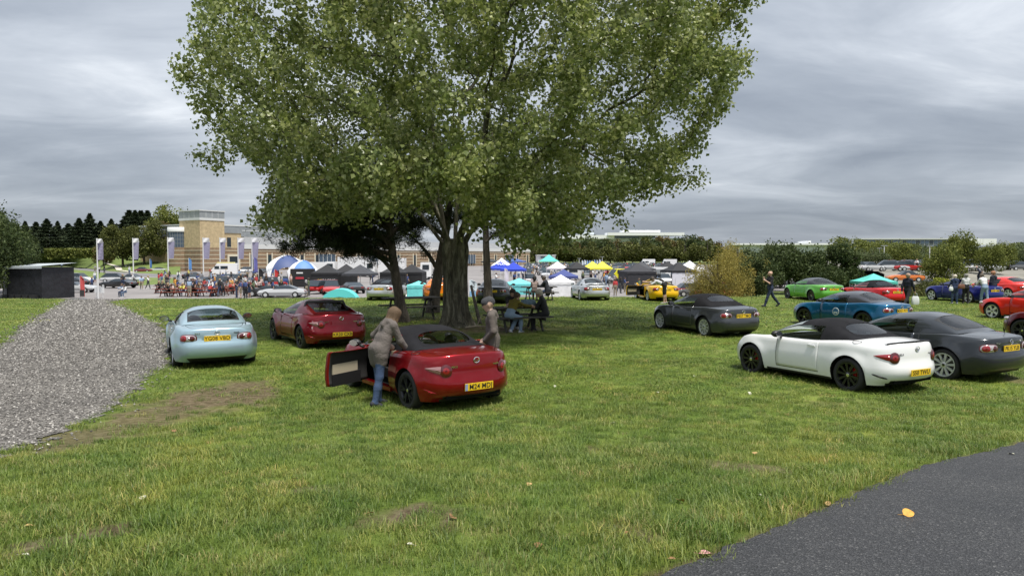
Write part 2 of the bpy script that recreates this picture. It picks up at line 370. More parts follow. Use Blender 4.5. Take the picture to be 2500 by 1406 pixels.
ys = np.concatenate([np.arange(-18, 3, 1.0), np.arange(3, 15, 0.1), np.arange(15, 36, 0.4), np.arange(36, 62, 0.5)])
tag(mo('lawn', tensor('lawn', xs, ys, terr, M_LAWN, attr=('soil', soil_at))), kind='structure')
M_FIELD = node_mat('field_grass')
def field(m, nt, b, N, L):
    c = ramp(N, L, tex(N, L, 0.05, 8, 0.65), [(0.3, (0.075, 0.105, 0.022)), (0.5, (0.12, 0.15, 0.035)), (0.7, (0.17, 0.18, 0.06))]); L(c, b.inputs['Base Color']); b.inputs['Roughness'].default_value = 0.95
    return m
M_FIELD = field(*M_FIELD)
g = MB(); g.add([(-3000, -600, ZS - 0.3), (3000, -600, ZS - 0.3), (3000, 5000, ZS - 0.3), (-3000, 5000, ZS - 0.3)], [(0, 1, 2, 3)])
tag(g.build('ground', M_FIELD), kind='structure')
gx = np.arange(-32, -3, 0.14); gy = np.arange(6, 48, 0.16)
def gkeep(x, y): return in_poly(x + 0.16 * wob(x, y, 2.0), y + 0.22 * wob(y, x, 2.0), GRAVEL_P)
tag(mo('gravel_path', tensor('gravel_path', gx, gy, lambda x, y: terr(x, y) + 0.012 + 0.006 * wob(x, y, 3), M_GRAVEL, keep=gkeep)), kind='structure')
# tarmac path: strip between the ragged edge line and one 4.2 m to its right
def strip_rows():
    P = []
    for i in range(len(T_LINE) - 1):
        a, b = Vector(T_LINE[i]), Vector(T_LINE[i + 1]); k = max(2, int((b - a).length / 0.06))
        P += [a.lerp(b, j / k) for j in range(k)]
    rows = []
    for q in range(0, 15):
        o = (q / 14.0) ** 1.6 * 4.2; rows.append([(p.x + _n.x * o + (0.035 * wob(p.x, p.y, 4) * _n.x if q == 0 else 0), p.y + _n.y * o + (0.035 * wob(p.x, p.y, 4) * _n.y if q == 0 else 0), float(terr(p.x + _n.x * o, p.y + _n.y * o)) + 0.016) for p in P])
    return rows
t = MB(); t.grid(strip_rows()[::-1]); tag(t.build('tarmac_path', M_TARMAC, smooth_=True), kind='structure')

# ------------------------------------------------------------------ grass blades, gravel stones (uncountable stuff)
HID = bpy.data.collections.new('scatter_sources')
def scatter(name, pts, rot, scl, idx, srcs, mat, label):
    me = bpy.data.meshes.new(name); me.vertices.add(len(pts)); me.vertices.foreach_set('co', np.asarray(pts, np.float32).ravel())
    a = me.attributes.new('rot', 'FLOAT_VECTOR', 'POINT'); a.data.foreach_set('vector', np.asarray(rot, np.float32).ravel())
    a = me.attributes.new('scl', 'FLOAT_VECTOR', 'POINT'); a.data.foreach_set('vector', np.asarray(scl, np.float32).ravel())
    a = me.attributes.new('idx', 'INT', 'POINT'); a.data.foreach_set('value', np.asarray(idx, np.int32))
    me.update(); c = bpy.data.collections.new(name + '_sources')
    for s in srcs: c.objects.link(s)
    o = mo(name, me); tag(o, label, None, None, 'stuff'); me.materials.append(mat)
    ng = bpy.data.node_groups.new(name, 'GeometryNodeTree'); N = ng.nodes.new; L = ng.links.new
    ng.interface.new_socket('Geometry', in_out='INPUT', socket_type='NodeSocketGeometry'); ng.interface.new_socket('Geometry', in_out='OUTPUT', socket_type='NodeSocketGeometry')
    gi = N('NodeGroupInput'); go = N('NodeGroupOutput'); io = N('GeometryNodeInstanceOnPoints'); ci = N('GeometryNodeCollectionInfo')
    ci.inputs['Collection'].default_value = c; ci.inputs['Separate Children'].default_value = True; ci.inputs['Reset Children'].default_value = True
    def na(n, t):
        k = N('GeometryNodeInputNamedAttribute'); k.data_type = t; k.inputs['Name'].default_value = n; return k.outputs['Attribute']
    e2r = N('FunctionNodeEulerToRotation'); L(na('rot', 'FLOAT_VECTOR'), e2r.inputs[0])
    L(gi.outputs[0], io.inputs['Points']); L(ci.outputs[0], io.inputs['Instance']); io.inputs['Pick Instance'].default_value = True
    L(na('idx', 'INT'), io.inputs['Instance Index']); L(e2r.outputs[0], io.inputs['Rotation']); L(na('scl', 'FLOAT_VECTOR'), io.inputs['Scale'])
    L(io.outputs[0], go.inputs[0]); o.modifiers.new('scatter', 'NODES').node_group = ng
    return o
def clump(n, rad, h0, h1, w, lean, seed):
    r = np.random.default_rng(seed); V = []; T = []
    for i in range(n):
        a = r.uniform(0, 6.283); q = rad * math.sqrt(r.uniform()); bx, by = q * math.cos(a), q * math.sin(a)
        h = r.uniform(h0, h1); d = r.uniform(0, 6.283); ln = r.uniform(0.2, 1) * lean * h; ww = w * r.uniform(0.6, 1.2)
        sx, sy = -math.sin(d) * ww / 2, math.cos(d) * ww / 2; ux, uy = math.cos(d) * ln, math.sin(d) * ln
        k = len(V); V += [(bx - sx, by - sy, -0.01), (bx + sx, by + sy, -0.01), (bx + ux * .4 - sx * .8, by + uy * .4 - sy * .8, h * .62), (bx + ux * .4 + sx * .8, by + uy * .4 + sy * .8, h * .62), (bx + ux, by + uy, h * r.uniform(.75, 1))]
        T += [(k, k + 1, k + 3), (k, k + 3, k + 2), (k + 2, k + 3, k + 4)]
    return bpy.data.objects.new('clump', fastmesh('clump', V, T, M_BLADE))
near = [clump(46, 0.13, .028, .068, .0052, 1.5, s) for s in range(5)] + [clump(34, 0.12, .05, .115, .006, 1.1, 9), clump(34, 0.13, .045, .10, .006, 1.6, 19)]
far = [clump(40, 0.30, .04, .085, .012, 1.4, 30 + s) for s in range(3)]
def pts_in(y0, y1, dens, mx=2.0):
    a = (y1 - y0) * 2 * (0.75 * y1 + mx); n = int(a * dens); y = RNG.uniform(y0, y1, n); x = RNG.uniform(-1, 1, n) * (0.75 * y1 + mx)
    k = (np.abs(x) < 0.75 * y + mx); return x[k], y[k]
P = []
for y0, y1, dn in ((2.4, 5, 210), (5, 8, 170), (8, 12, 100), (12, 17, 48), (17, 24, 22)):
    P.append(pts_in(y0, y1, dn))
gx_ = np.concatenate([p[0] for p in P]); gy_ = np.concatenate([p[1] for p in P])
so = soil_at(gx_, gy_); k = (RNG.uniform(size=len(gx_)) > np.minimum(so * 2.1 - 0.10, .86)) & ~in_poly(gx_ - 0.03 * _n.x, gy_ - 0.03 * _n.y, TARMAC_P) & ~gkeep(gx_, gy_)
gx_, gy_ = gx_[k], gy_[k]; nn = len(gx_)
tall = RNG.uniform(size=nn) < (0.04 + 0.3 * smooth(0.3, 0.9, wob(gx_ * .3, gy_ * .3, 1.0)))
ed = np.min([seg_d(gx_, gy_, T_LINE[i], T_LINE[i + 1]) for i in range(len(T_LINE) - 1)], axis=0); tall |= (ed < 0.28) & (RNG.uniform(size=nn) < .6)
idx = np.where(tall, RNG.integers(5, 7, nn), RNG.integers(0, 5, nn)); s = RNG.uniform(.7, 1.25, nn) * (0.8 + 0.25 * wob(gx_ * .4, gy_ * .4, 1.0)) * np.where(gy_ > 12, 1.35, 1.0)
rot = np.stack([RNG.normal(0, .08, nn), RNG.normal(0, .08, nn), RNG.uniform(0, 6.28, nn)], 1)
scatter('grass', np.stack([gx_, gy_, terr(gx_, gy_)], 1), rot, np.stack([s * np.where(gy_ > 12, 1.5, 1.0), s * np.where(gy_ > 12, 1.5, 1.0), s * np.where(gy_ > 12, .62, 1.0)], 1), idx, near, M_BLADE, 'short green grass blades covering the knoll lawn')
x, y = pts_in(24, 42, 9); k = ~gkeep(x, y); x, y = x[k], y[k]; nn = len(x); s = RNG.uniform(.8, 1.5, nn)
scatter('distant_grass', np.stack([x, y, terr(x, y)], 1), np.stack([x * 0, x * 0, RNG.uniform(0, 6.28, nn)], 1), np.stack([s * 1.6, s * 1.6, s * .55], 1), RNG.integers(0, 3, nn), far, M_BLADE, 'grass towards the far edge of the knoll')
def stone(seed):
    r = np.random.default_rng(seed); b = MB(); b.ell((0, 0, 0), (.5, .42, .28), 6, 4); v = [tuple(np.array(p) * r.uniform(.75, 1.2)) for p in b.v]
    return bpy.data.objects.new('pebble', mesh('pebble', v, b.f, M_STONE))
x = RNG.uniform(-29, -4, 330000); y = RNG.uniform(7, 44, 330000); k = (gkeep(x, y) | (gkeep(x + RNG.normal(0, .25, len(x)), y + RNG.normal(0, .3, len(x))) & (RNG.uniform(size=len(x)) < .4))) & (RNG.uniform(size=len(x)) < np.clip(14.0 / y, 0.15, 1) ** 1.2) & (np.abs(x) < .76 * y + 1.5)
x, y = x[k], y[k]; nn = len(x); s = RNG.uniform(.018, .042, nn) * np.clip(y / 13, 1, 2.2)
scatter('gravel', np.stack([x, y, terr(x, y) + 0.016], 1), RNG.uniform(0, 6.28, (nn, 3)) * np.array([.1, .1, 1]), np.stack([s, s, s], 1), RNG.integers(0, 3, nn), [stone(i) for i in range(3)], M_STONE, 'loose grey gravel stones on the path')
# ------------------------------------------------------------------ fallen leaves
def leaf_me(name, col, sz):
    m = pmat(name + '_tissue', col, 0.7, noise=(30, .25)); b = MB(); out = []; n = 9
    for i in range(n):
        u = i / (n - 1); w = (math.sin(math.pi * u ** 0.72)) ** 0.8 * .42
        out.append((u - .5, w, 0.10 * math.sin(u * 3) + .12 * w))
    rows = [[(p[0] * sz, -p[1] * sz, p[2] * sz) for p in out], [((p[0]) * sz, 0, (p[2] - .10) * sz) for p in out], [(p[0] * sz, p[1] * sz, p[2] * sz) for p in out]]
    b.grid(rows); b.tube([(-.5 * sz, 0, 0), (-.95 * sz, .1 * sz, .02 * sz)], sz * .018, 4); return b.me(name, m, True)
LEAF = [leaf_me('yellow_leaf', (0.55, 0.29, 0.045), .115), leaf_me('tan_leaf', (0.42, 0.27, 0.11), .085), leaf_me('brown_leaf', (0.22, 0.12, 0.05), .085), leaf_me('pale_leaf', (0.50, 0.49, 0.38), .08)]
def leaf(px, py, k, sc=1.0, label=None, group='leaves fallen on the lawn', lift=.02):
    p = gp(px, py); o = mo('fallen_leaf', LEAF[k], None, (p.x, p.y, p.z + lift), (RNG.normal(0, .25), RNG.normal(0, .25), RNG.uniform(0, 6.28)), sc)
    return tag(o, label, 'leaf', group)
leaf(2218, 1263, 0, .78, 'curled yellow leaf lying alone on the dark tarmac path', 'leaves fallen on the path', .03).rotation_euler = (.5, -.1, .25)
LN = ['', 'small tan dry leaf lying in the lawn grass', 'small brown dead leaf lying in the lawn grass', 'small pale bleached leaf lying in the lawn grass']
for px, py, k in [(1663, 1228, 1), (1002, 1336, 3), (60, 1362, 3), (70, 1290, 1), (527, 948, 3), (120, 1090, 3), (425, 1055, 2), (1843, 1110, 1), (350, 1220, 3), (310, 1168, 3), (715, 1175, 1), (1030, 1032, 1), (1315, 1337, 2), (1292, 1188, 1), (1605, 960, 3), (1830, 963, 3), (1695, 920, 3), (2180, 975, 1), (2085, 1170, 1), (2310, 1038, 1), (2375, 973, 2), (2020, 1235, 1), (1530, 1308, 2), (1105, 1268, 2), (905, 1258, 1), (458, 1205, 1), (1860, 1215, 3), (1700, 1305, 2), (1640, 1372, 2), (1495, 1035, 3), (1405, 925, 3), (1355, 945, 3), (2470, 1112, 3)]:
    leaf(px, py, k, RNG.uniform(.5, .95), LN[k])
o = mo('litter_scrap', leaf_me('red_scrap', (0.55, 0.28, 0.27), .07), None, gp(1722, 1358) + Vector((0, 0, .02))); tag(o, 'crumpled pinkish scrap of litter at the tarmac edge', 'litter')
# ================================================================== roadsters
def cr(pts):
    """smooth interpolation through (x, value) pairs"""
    X = np.array([p[0] for p in pts], float); Y = np.array([p[1] for p in pts], float); o = np.argsort(X); X, Y = X[o], Y[o]
    d = np.diff(Y) / np.diff(X); m = np.zeros(len(X)); m[0], m[-1] = d[0], d[-1]
    for i in range(1, len(X) - 1):
        m[i] = 0 if d[i - 1] * d[i] <= 0 else 2 * d[i - 1] * d[i] / (d[i - 1] + d[i])
    def f(x):
        x = min(max(x, X[0]), X[-1]); i = min(max(int(np.searchsorted(X, x)) - 1, 0), len(X) - 2); h = X[i + 1] - X[i]; t = (x - X[i]) / h
        return float((2 * t**3 - 3 * t * t + 1) * Y[i] + (t**3 - 2 * t * t + t) * h * m[i] + (-2 * t**3 + 3 * t * t) * Y[i + 1] + (t**3 - t * t) * h * m[i + 1])
    return f
M_TYRE = pmat('tyre_rubber', (0.018, 0.018, 0.018), 0.75, noise=(40, .2)); M_BLACK = pmat('black_plastic', (0.016, 0.016, 0.017), 0.5)
M_VOID = pmat('underbody_black', (0.008, 0.008, 0.008), 0.95, spec=0.1); M_CHROME = pmat('chrome', (0.8, 0.8, 0.8), 0.12, 1.0); M_ALLOY = pmat('silver_alloy', (0.72, 0.73, 0.74), 0.35, 0.55)
M_DALLOY = pmat('dark_alloy', (0.05, 0.05, 0.055), 0.3, 0.7); M_BALLOY = pmat('black_alloy', (0.012, 0.012, 0.013), 0.25, 0.3, .6)
M_FAB = pmat('black_hood_fabric', (0.012, 0.012, 0.014), 0.95, spec=.2, bump=(240, .4, .004), noise=(3, .35)); M_CGLASS = glass('car_glass', (0.50, 0.56, 0.54), .03); M_RGLASS = glass('rear_glass', (0.42, 0.46, 0.46), .04)
M_LRED = pmat('lamp_red', (0.26, 0.006, 0.010), 0.12, coat=1.0); M_LDARK = pmat('lamp_dark_red', (0.085, 0.004, 0.006), 0.1, coat=1.0); M_LCLR = pmat('lamp_clear', (0.50, 0.44, 0.44), 0.12, .4, coat=1.0)
M_PLATE = pmat('plate_yellow', (0.80, 0.52, 0.02), 0.45); M_INK = pmat('plate_ink', (0.01, 0.01, 0.01), 0.6); M_WPLATE = pmat('plate_white', (0.75, 0.75, 0.72), 0.45); M_EUBLUE = pmat('plate_band', (0.25, 0.32, 0.55), .5)
M_SEAT = pmat('seat_dark', (0.022, 0.021, 0.021), 0.7); M_TAN = pmat('trim_tan', (0.42, 0.36, 0.26), 0.7); M_DISC = pmat('brake_disc', (0.2, 0.2, 0.2), .4, .9); M_CAL = pmat('caliper_red', (0.5, 0.01, 0.01), .4)
M_SEATL = pmat('headrest_grey', (0.30, 0.31, 0.31), 0.6)
GEN = {}
GEN['ND'] = dict(L=3.915, W=1.735, wb=2.31, wr=.308, fx=1.155,
    out=[(1.955, 0), (1.93, .30), (1.83, .55), (1.62, .74), (1.30, .835), (0.85, .845), (.2, .828), (-.45, .835), (-1.0, .862), (-1.35, .855), (-1.66, .765), (-1.85, .58), (-1.935, .32), (-1.96, 0)],
    He=[(1.955, .54), (1.75, .66), (1.45, .765), (1.15, .815), (.75, .825), (.3, .825), (-.3, .835), (-.7, .865), (-1.1, .895), (-1.45, .875), (-1.75, .84), (-1.96, .82)],
    Hc=[(1.955, .56), (1.75, .66), (1.45, .735), (1.0, .80), (.6, .87), (0, .88), (-1.0, .93), (-1.4, .935), (-1.75, .925), (-1.9, .915), (-1.96, .90)],
    rear=[(.1, .30), (.2, .20), (.27, .06), (.34, .01), (.42, 0), (.50, .012), (.56, .045), (.62, .05), (.75, .06), (.86, .075), (.95, .08)],
    side=[(.1, .10), (.18, .055), (.30, .018), (.45, 0), (.58, .008), (.70, .03), (.80, .035), (.92, .05)],
    front=[(.1, .25), (.18, .10), (.3, .02), (.42, 0), (.52, .03), (.62, .12), (.8, .3)], flare=.022, cowl=.62, deck=-1.12, doorx=(.50, -.50),
    wbelt=[(.9, .66), (.5, .715), (0, .725), (-.5, .72), (-1.2, .66), (-1.5, .62)],
    roof=dict(soft=[(.76, .90), (.45, 1.055), (.14, 1.178), (-.05, 1.212), (-.35, 1.228), (-.62, 1.19), (-.88, 1.075), (-1.06, .965), (-1.14, .925)],
              rf=[(.76, .90), (.45, 1.055), (.14, 1.178), (-.05, 1.215), (-.35, 1.235), (-.62, 1.215), (-.95, 1.12), (-1.25, 1.01), (-1.5, .93)]), lampz=.66, platez=.40)
GEN['NC'] = dict(L=4.02, W=1.72, wb=2.33, wr=.312, fx=1.175,
    out=[(2.0, 0), (1.975, .32), (1.88, .56), (1.66, .74), (1.32, .84), (.85, .845), (.2, .825), (-.45, .832), (-1.0, .855), (-1.4, .845), (-1.72, .765), (-1.93, .60), (-2.0, .34), (-2.02, 0)],
    He=[(2.0, .56), (1.8, .66), (1.5, .755), (1.17, .805), (.75, .835), (.3, .85), (-.3, .855), (-.7, .875), (-1.15, .895), (-1.5, .88), (-1.8, .845), (-2.02, .82)],
    Hc=[(2.0, .58), (1.8, .68), (1.5, .76), (1.0, .83), (.6, .89), (0, .9), (-1.1, .93), (-1.5, .925), (-1.8, .905), (-1.95, .88), (-2.02, .87)],
    rear=[(.1, .30), (.2, .18), (.26, .05), (.33, .01), (.42, 0), (.52, 0), (.565, .02), (.59, .07), (.62, .075), (.72, .075), (.82, .08), (.95, .11)],
    side=[(.1, .10), (.18, .05), (.30, .018), (.45, 0), (.58, .006), (.72, .03), (.82, .045), (.92, .06)],
    front=[(.1, .25), (.18, .08), (.3, .02), (.42, 0), (.54, .03), (.64, .12), (.8, .3)], flare=.036, cowl=.66, deck=-1.25, doorx=(.52, -.52),
    wbelt=[(.9, .66), (.5, .715), (0, .73), (-.5, .725), (-1.25, .665), (-1.5, .62)],
    roof=dict(soft=[(.82, .91), (.5, 1.06), (.16, 1.192), (-.05, 1.225), (-.35, 1.243), (-.66, 1.215), (-.98, 1.075), (-1.18, .965), (-1.27, .925)],
              hard=[(.82, .91), (.5, 1.06), (.16, 1.195), (-.05, 1.23), (-.38, 1.25), (-.70, 1.218), (-1.0, 1.095), (-1.24, .965), (-1.32, .925)]), lampz=.675, platez=.665)
GEN['NB'] = dict(L=3.955, W=1.68, wb=2.265, wr=.297, fx=1.14,
    out=[(1.975, 0), (1.95, .32), (1.84, .56), (1.60, .735), (1.28, .815), (.85, .82), (.2, .80), (-.45, .805), (-1.0, .825), (-1.4, .82), (-1.70, .745), (-1.9, .58), (-1.965, .34), (-1.985, 0)],
    He=[(1.975, .54), (1.75, .64), (1.45, .725), (1.15, .765), (.75, .785), (.3, .79), (-.3, .80), (-.7, .815), (-1.15, .835), (-1.5, .825), (-1.8, .80), (-1.985, .78)],
    Hc=[(1.975, .55), (1.75, .64), (1.45, .72), (1.0, .785), (.6, .84), (0, .85), (-1.1, .88), (-1.5, .885), (-1.8, .87), (-1.94, .855), (-1.985, .84)],
    rear=[(.1, .30), (.2, .18), (.26, .05), (.33, .01), (.42, 0), (.50, .0), (.545, .02), (.57, .05), (.62, .055), (.72, .06), (.82, .07), (.95, .11)],
    side=[(.1, .10), (.18, .05), (.30, .018), (.45, 0), (.58, .008), (.70, .035), (.80, .05), (.92, .06)],
    front=[(.1, .25), (.18, .08), (.3, .02), (.42, 0), (.52, .03), (.62, .12), (.8, .3)], flare=.016, cowl=.60, deck=-1.16, doorx=(.50, -.50),
    wbelt=[(.9, .64), (.5, .69), (0, .70), (-.5, .695), (-1.2, .64), (-1.5, .6)],
    roof=dict(soft=[(.76, .85), (.45, 1.02), (.12, 1.168), (-.05, 1.20), (-.35, 1.22), (-.62, 1.19), (-.88, 1.07), (-1.08, .92), (-1.16, .875)],
              hard=[(.76, .85), (.45, 1.02), (.12, 1.17), (-.05, 1.205), (-.38, 1.225), (-.68, 1.19), (-.95, 1.06), (-1.15, .93), (-1.23, .88)]), lampz=.665, platez=.655)
TR = [0, .06, .14, .24, .35, .46, .57, .67, .76, .84, .90, .945, .975, 1.0]; RR_ = [.95, .88, .80, .68, .54, .38, .2, 0]
class Body:
    def __init__(s, g):
        s.g = g; P = [Vector((*p, 0)) for p in g['out']]; P = [Vector((P[0].x, -P[1].y, 0)) + Vector((P[1].x - P[0].x, 0, 0))] + P + [Vector((P[-2].x, -P[-2].y, 0))]
        pts = []
        for i in range(1, len(P) - 2):
            a, b, c, d = P[i - 1:i + 3]
            for k in range(24):
                t = k / 24; pts.append(0.5 * ((2 * b) + (c - a) * t + (2 * a - 5 * b + 4 * c - d) * t * t + (3 * b - a - 3 * c + d) * t**3))
        pts.append(P[-2]); s.px = np.array([p.x for p in pts]); s.py = np.maximum(np.array([p.y for p in pts]), 0); s.px[0], s.py[0] = g['out'][0]
        ds = np.hypot(np.diff(s.px), np.diff(s.py)); s.s = np.concatenate([[0], np.cumsum(ds)]); s.S = s.s[-1]
        s.He, s.Hc, s.rear, s.side, s.front = cr(g['He']), cr(g['Hc']), cr(g['rear']), cr(g['side']), cr(g['front']); s.wf = g['W'] / 2 * .96; s.xw = (g['fx'], g['fx'] - g['wb'])
    def out(s, q):
        x = float(np.interp(q, s.s, s.px)); y = float(np.interp(q, s.s, s.py)); e = .02
        tx = np.interp(min(q + e, s.S), s.s, s.px) - np.interp(max(q - e, 0), s.s, s.px); ty = np.interp(min(q + e, s.S), s.s, s.py) - np.interp(max(q - e, 0), s.s, s.py)
        if q < e: tx = 0
        if q > s.S - e: tx = 0
        l = math.hypot(tx, ty); return x, y, -ty / l * -1, tx / l * -1
    def H(s, x, y): return s.Hc(x) + (s.He(x) - s.Hc(x)) * min(1, abs(y) / s.wf) ** 2.4
    def zb(s, x, flat=False):
        z = .165
        for w in s.xw:
            Ra = s.g['wr'] + .038; d = abs(x - w)
            if d < Ra and not flat: z = max(z, s.g['wr'] + math.sqrt(Ra * Ra - d * d))
        return z
    def P(s, q, z, t=None, flat=True):
        x, y, nx, ny = s.out(q); zt = s.H(x, y)
        if t is None: t = (z - .165) / max(.05, zt - .165)
        i = nx * nx * (s.front(z) if x > 0 else s.rear(z)) + ny * ny * s.side(z)
        if t > .80:
            u = min(1, (t - .80) / .20); i += (.060 * ny * ny + .022 * nx * nx) * (1 - math.sqrt(max(0, 1 - u * u)))
        for w in s.xw:
            d = math.hypot(x - w, z - s.g['wr']) - s.g['wr'] - .038
            if d > -.01: i -= s.g['flare'] * math.exp(-(d / .085) ** 2) * ny * ny
        return Vector((x - nx * i, max(0, y - ny * i) if y > 1e-6 else 0, z))
    def sx(s, x): # arclength of the side point at x
        return float(np.interp(-x, -s.px, s.s))
    def grid(s):
        g = s.g; st = set()
        Ra = g['wr'] + .038
        for w in s.xw:
            for a in np.linspace(0, math.pi, 15): st.add(round(w + Ra * math.cos(a) * .9995, 4))
            st.add(round(w + Ra + .006, 4)); st.add(round(w - Ra - .006, 4))
        for x in g['doorx'] + (g['cowl'], g['deck']): st.add(x)
        st = [x for x in st if -1.6 < x < 1.62]
        for x in np.arange(-1.55, 1.6, .085):
            if all(abs(x - q) > .035 for q in st): st.append(round(float(x), 4))
        st = sorted(st, reverse=True); s0, s1 = s.sx(st[0]), s.sx(st[-1])
        q = list(np.linspace(0, s0, 10)[:-1]) + [s.sx(x) for x in st] + list(np.linspace(s1, s.S, 14)[1:]); s.q = q
        G = []
        for v in q:
            x, y, _, _ = s.out(v); zb, zt = s.zb(x), s.H(x, y); col = []
            for t in TR: col.append(s.P(v, zb + (zt - zb) * t, (zb + (zt - zb) * t - .165) / max(.05, zt - .165) if t < 1 else 1))
            e = col[-1]; xe = e.x
            for r in RR_: col.append(Vector((xe, e.y * r, e.z + (s.H(x, 0) - e.z) * (1 - (r) ** 2.4)) if True else None))
            G.append(col)
        s.G = G; s.xs = [s.out(v)[0] for v in q]; return G
def lens(B, s0, z0, fn, n=20, h=.02, off=.004, rings=4, flip=1):
    """proud lens on the body skin; fn(angle) -> (ds, dz) outline; s0 from the rear centre"""
    v = []; f = []
    def pt(ds, dz, hh):
        sgn = 1; q = s0 + ds
        if q < 0: q, sgn = -q, -1
        p = B.P(B.S - q, z0 + dz); a = B.P(B.S - q - .01, z0 + dz) - B.P(B.S - max(q - .01, 0), z0 + dz); b = B.P(B.S - q, z0 + dz + .01) - B.P(B.S - q, z0 + dz - .01)
        nn = a.cross(b); nn.normalize()
        if nn.dot(Vector((-1, .3, 0))) < 0: nn = -nn
        p = p + nn * hh; return Vector((p.x, p.y * sgn * flip, p.z))
    v.append(pt(0, 0, off + h))
    for k in range(1, rings + 1):
        u = k / rings
        for i in range(n):
            a, b = fn(2 * math.pi * i / n); v.append(pt(a * u, b * u, off + h * (1 - u ** 2.5) - (.004 if k == rings else 0)))
    for i in range(n): f.append((0, 1 + i, 1 + (i + 1) % n) if flip < 0 else (0, 1 + (i + 1) % n, 1 + i))
    for k in range(rings - 1):
        for i in range(n):
            a, b, c, d = 1 + k * n + i, 1 + k * n + (i + 1) % n, 1 + (k + 1) * n + (i + 1) % n, 1 + (k + 1) * n + i
            f.append((a, d, c, b) if flip > 0 else (a, b, c, d))
    return v, f
def sup(rs, rz, n=3.2, skew=0.0):
    def fn(a):
        c, s = math.cos(a), math.sin(a); x = rs * math.copysign(abs(c) ** (2 / n), c); y = rz * math.copysign(abs(s) ** (2 / n), s)
        return (x, y + skew * x)
    return fn
def tear(rs, rz, out):       # round bulb drawn out to a point on the outer side
    def fn(a):
        c, s = math.cos(a), math.sin(a)
        if c > 0: return (out * c ** 1.0, rz * .62 * s * (1 - c) ** .55 + .03 * c)
        return (rs * c, rz * .62 * s)
    return fn
WHEELS = {}
def wheel_me(style):
    if style in WHEELS: return WHEELS[style]
    r, w = .308, .205; b = MB(); rim = r - .088 if style != 'small' else r - .10
    b.lathe([(rim, -w * .40), (rim + .02, -w * .47), (r - .03, -w * .5), (r - .008, -w * .40), (r, -w * .2), (r, w * .2), (r - .008, w * .40), (r - .03, w * .5), (rim + .02, w * .47), (rim, w * .40), (rim - .01, 0), (rim, -w * .4)], 40, axis='Y')
    ty = b.me('tyre', M_TYRE, True); mat = {'ten': M_ALLOY, 'dark': M_DALLOY, 'black': M_BALLOY, 'five': M_ALLOY, 'mix': M_ALLOY, 'star': M_BALLOY, 'twin': M_ALLOY}[style]
    b = MB(); b.lathe([(rim + .012, w * .41), (rim + .008, w * .455), (rim - .012, w * .44), (rim - .022, w * .30), (rim - .03, -w * .3)], 40, axis='Y')
    n = {'ten': 10, 'dark': 5, 'black': 10, 'five': 5, 'mix': 5, 'star': 5, 'twin': 10}[style]; sw = {5: .095, 10: .05}[n]
    for i in range(n):
        a = 2 * math.pi * i / n + math.pi / 2; c, s_ = math.cos(a), math.sin(a)
        if style in ('dark', 'mix'):
            for da in (-.2, .2):
                c2, s2 = math.cos(a + da), math.sin(a + da); b.bar((c * .05, w * .36, s_ * .05), (c2 * (rim - .008), w * .40, s2 * (rim - .008)), .034, .03, up=(0, 1, 0))
        else:
            wd = sw
            b.add([Vector((c * q - s_ * ww * sg_, w * yy, s_ * q + c * ww * sg_)) for q, ww, yy in ((.04, wd * .32, .36), (rim - .006, wd * .5, .41)) for sg_ in (-1, 1)] +
                  [Vector((c * q - s_ * ww * sg_, w * yy - .03, s_ * q + c * ww * sg_)) for q, ww, yy in ((.04, wd * .32, .36), (rim - .006, wd * .5, .41)) for sg_ in (-1, 1)],
                  [(0, 1, 3, 2), (0, 4, 5, 1), (0, 2, 6, 4), (1, 5, 7, 3)])
    b.lathe([(0.0, w * .40), (.03, w * .40), (.055, w * .37), (.06, w * .2)], 16, axis='Y'); ri = b.me('rim', mat, False)
    b = MB(); b.lathe([(0, -w * .1), (.135, -w * .1), (.135, -w * .14), (rim - .02, -w * .16), (rim - .02, -w * .4), (0, -w * .4)], 24, axis='Y'); b.m = [0 if i < 24 * 2 else 1 for i in range(len(b.f))]; di = b.me('brake_disc', [M_DISC, M_VOID])
    b = MB(); b.box((-.10, 0, .06), (.07, .05, .14)); ca = b.me('caliper', M_CAL if style == 'black' else M_DISC)
    b = MB(); b.lathe([(0, w * .405), (.026, w * .405), (.03, w * .40)], 12, axis='Y'); cap = b.me('hub_cap', M_CHROME if style not in ('ten', 'five') else M_DALLOY)
    WHEELS[style] = (ty, ri, di, ca, cap); return WHEELS[style]
def text_part(txt, size, mat, parent, loc, tilt=0, bold=0.0, name='lettering'):
    me = text_mesh(txt, size, mat, .0015, bold); M = Matrix(((0, 0, -1), (-1, 0, 0), (0, 1, 0))).transposed().to_4x4()
    M = Matrix.Rotation(tilt, 4, 'Y') @ Matrix(((0, 0, -1, 0), (-1, 0, 0, 0), (0, 1, 0, 0), (0, 0, 0, 1)))
    o = mo(name, me, parent, loc); o.rotation_euler = M.to_euler(); return o
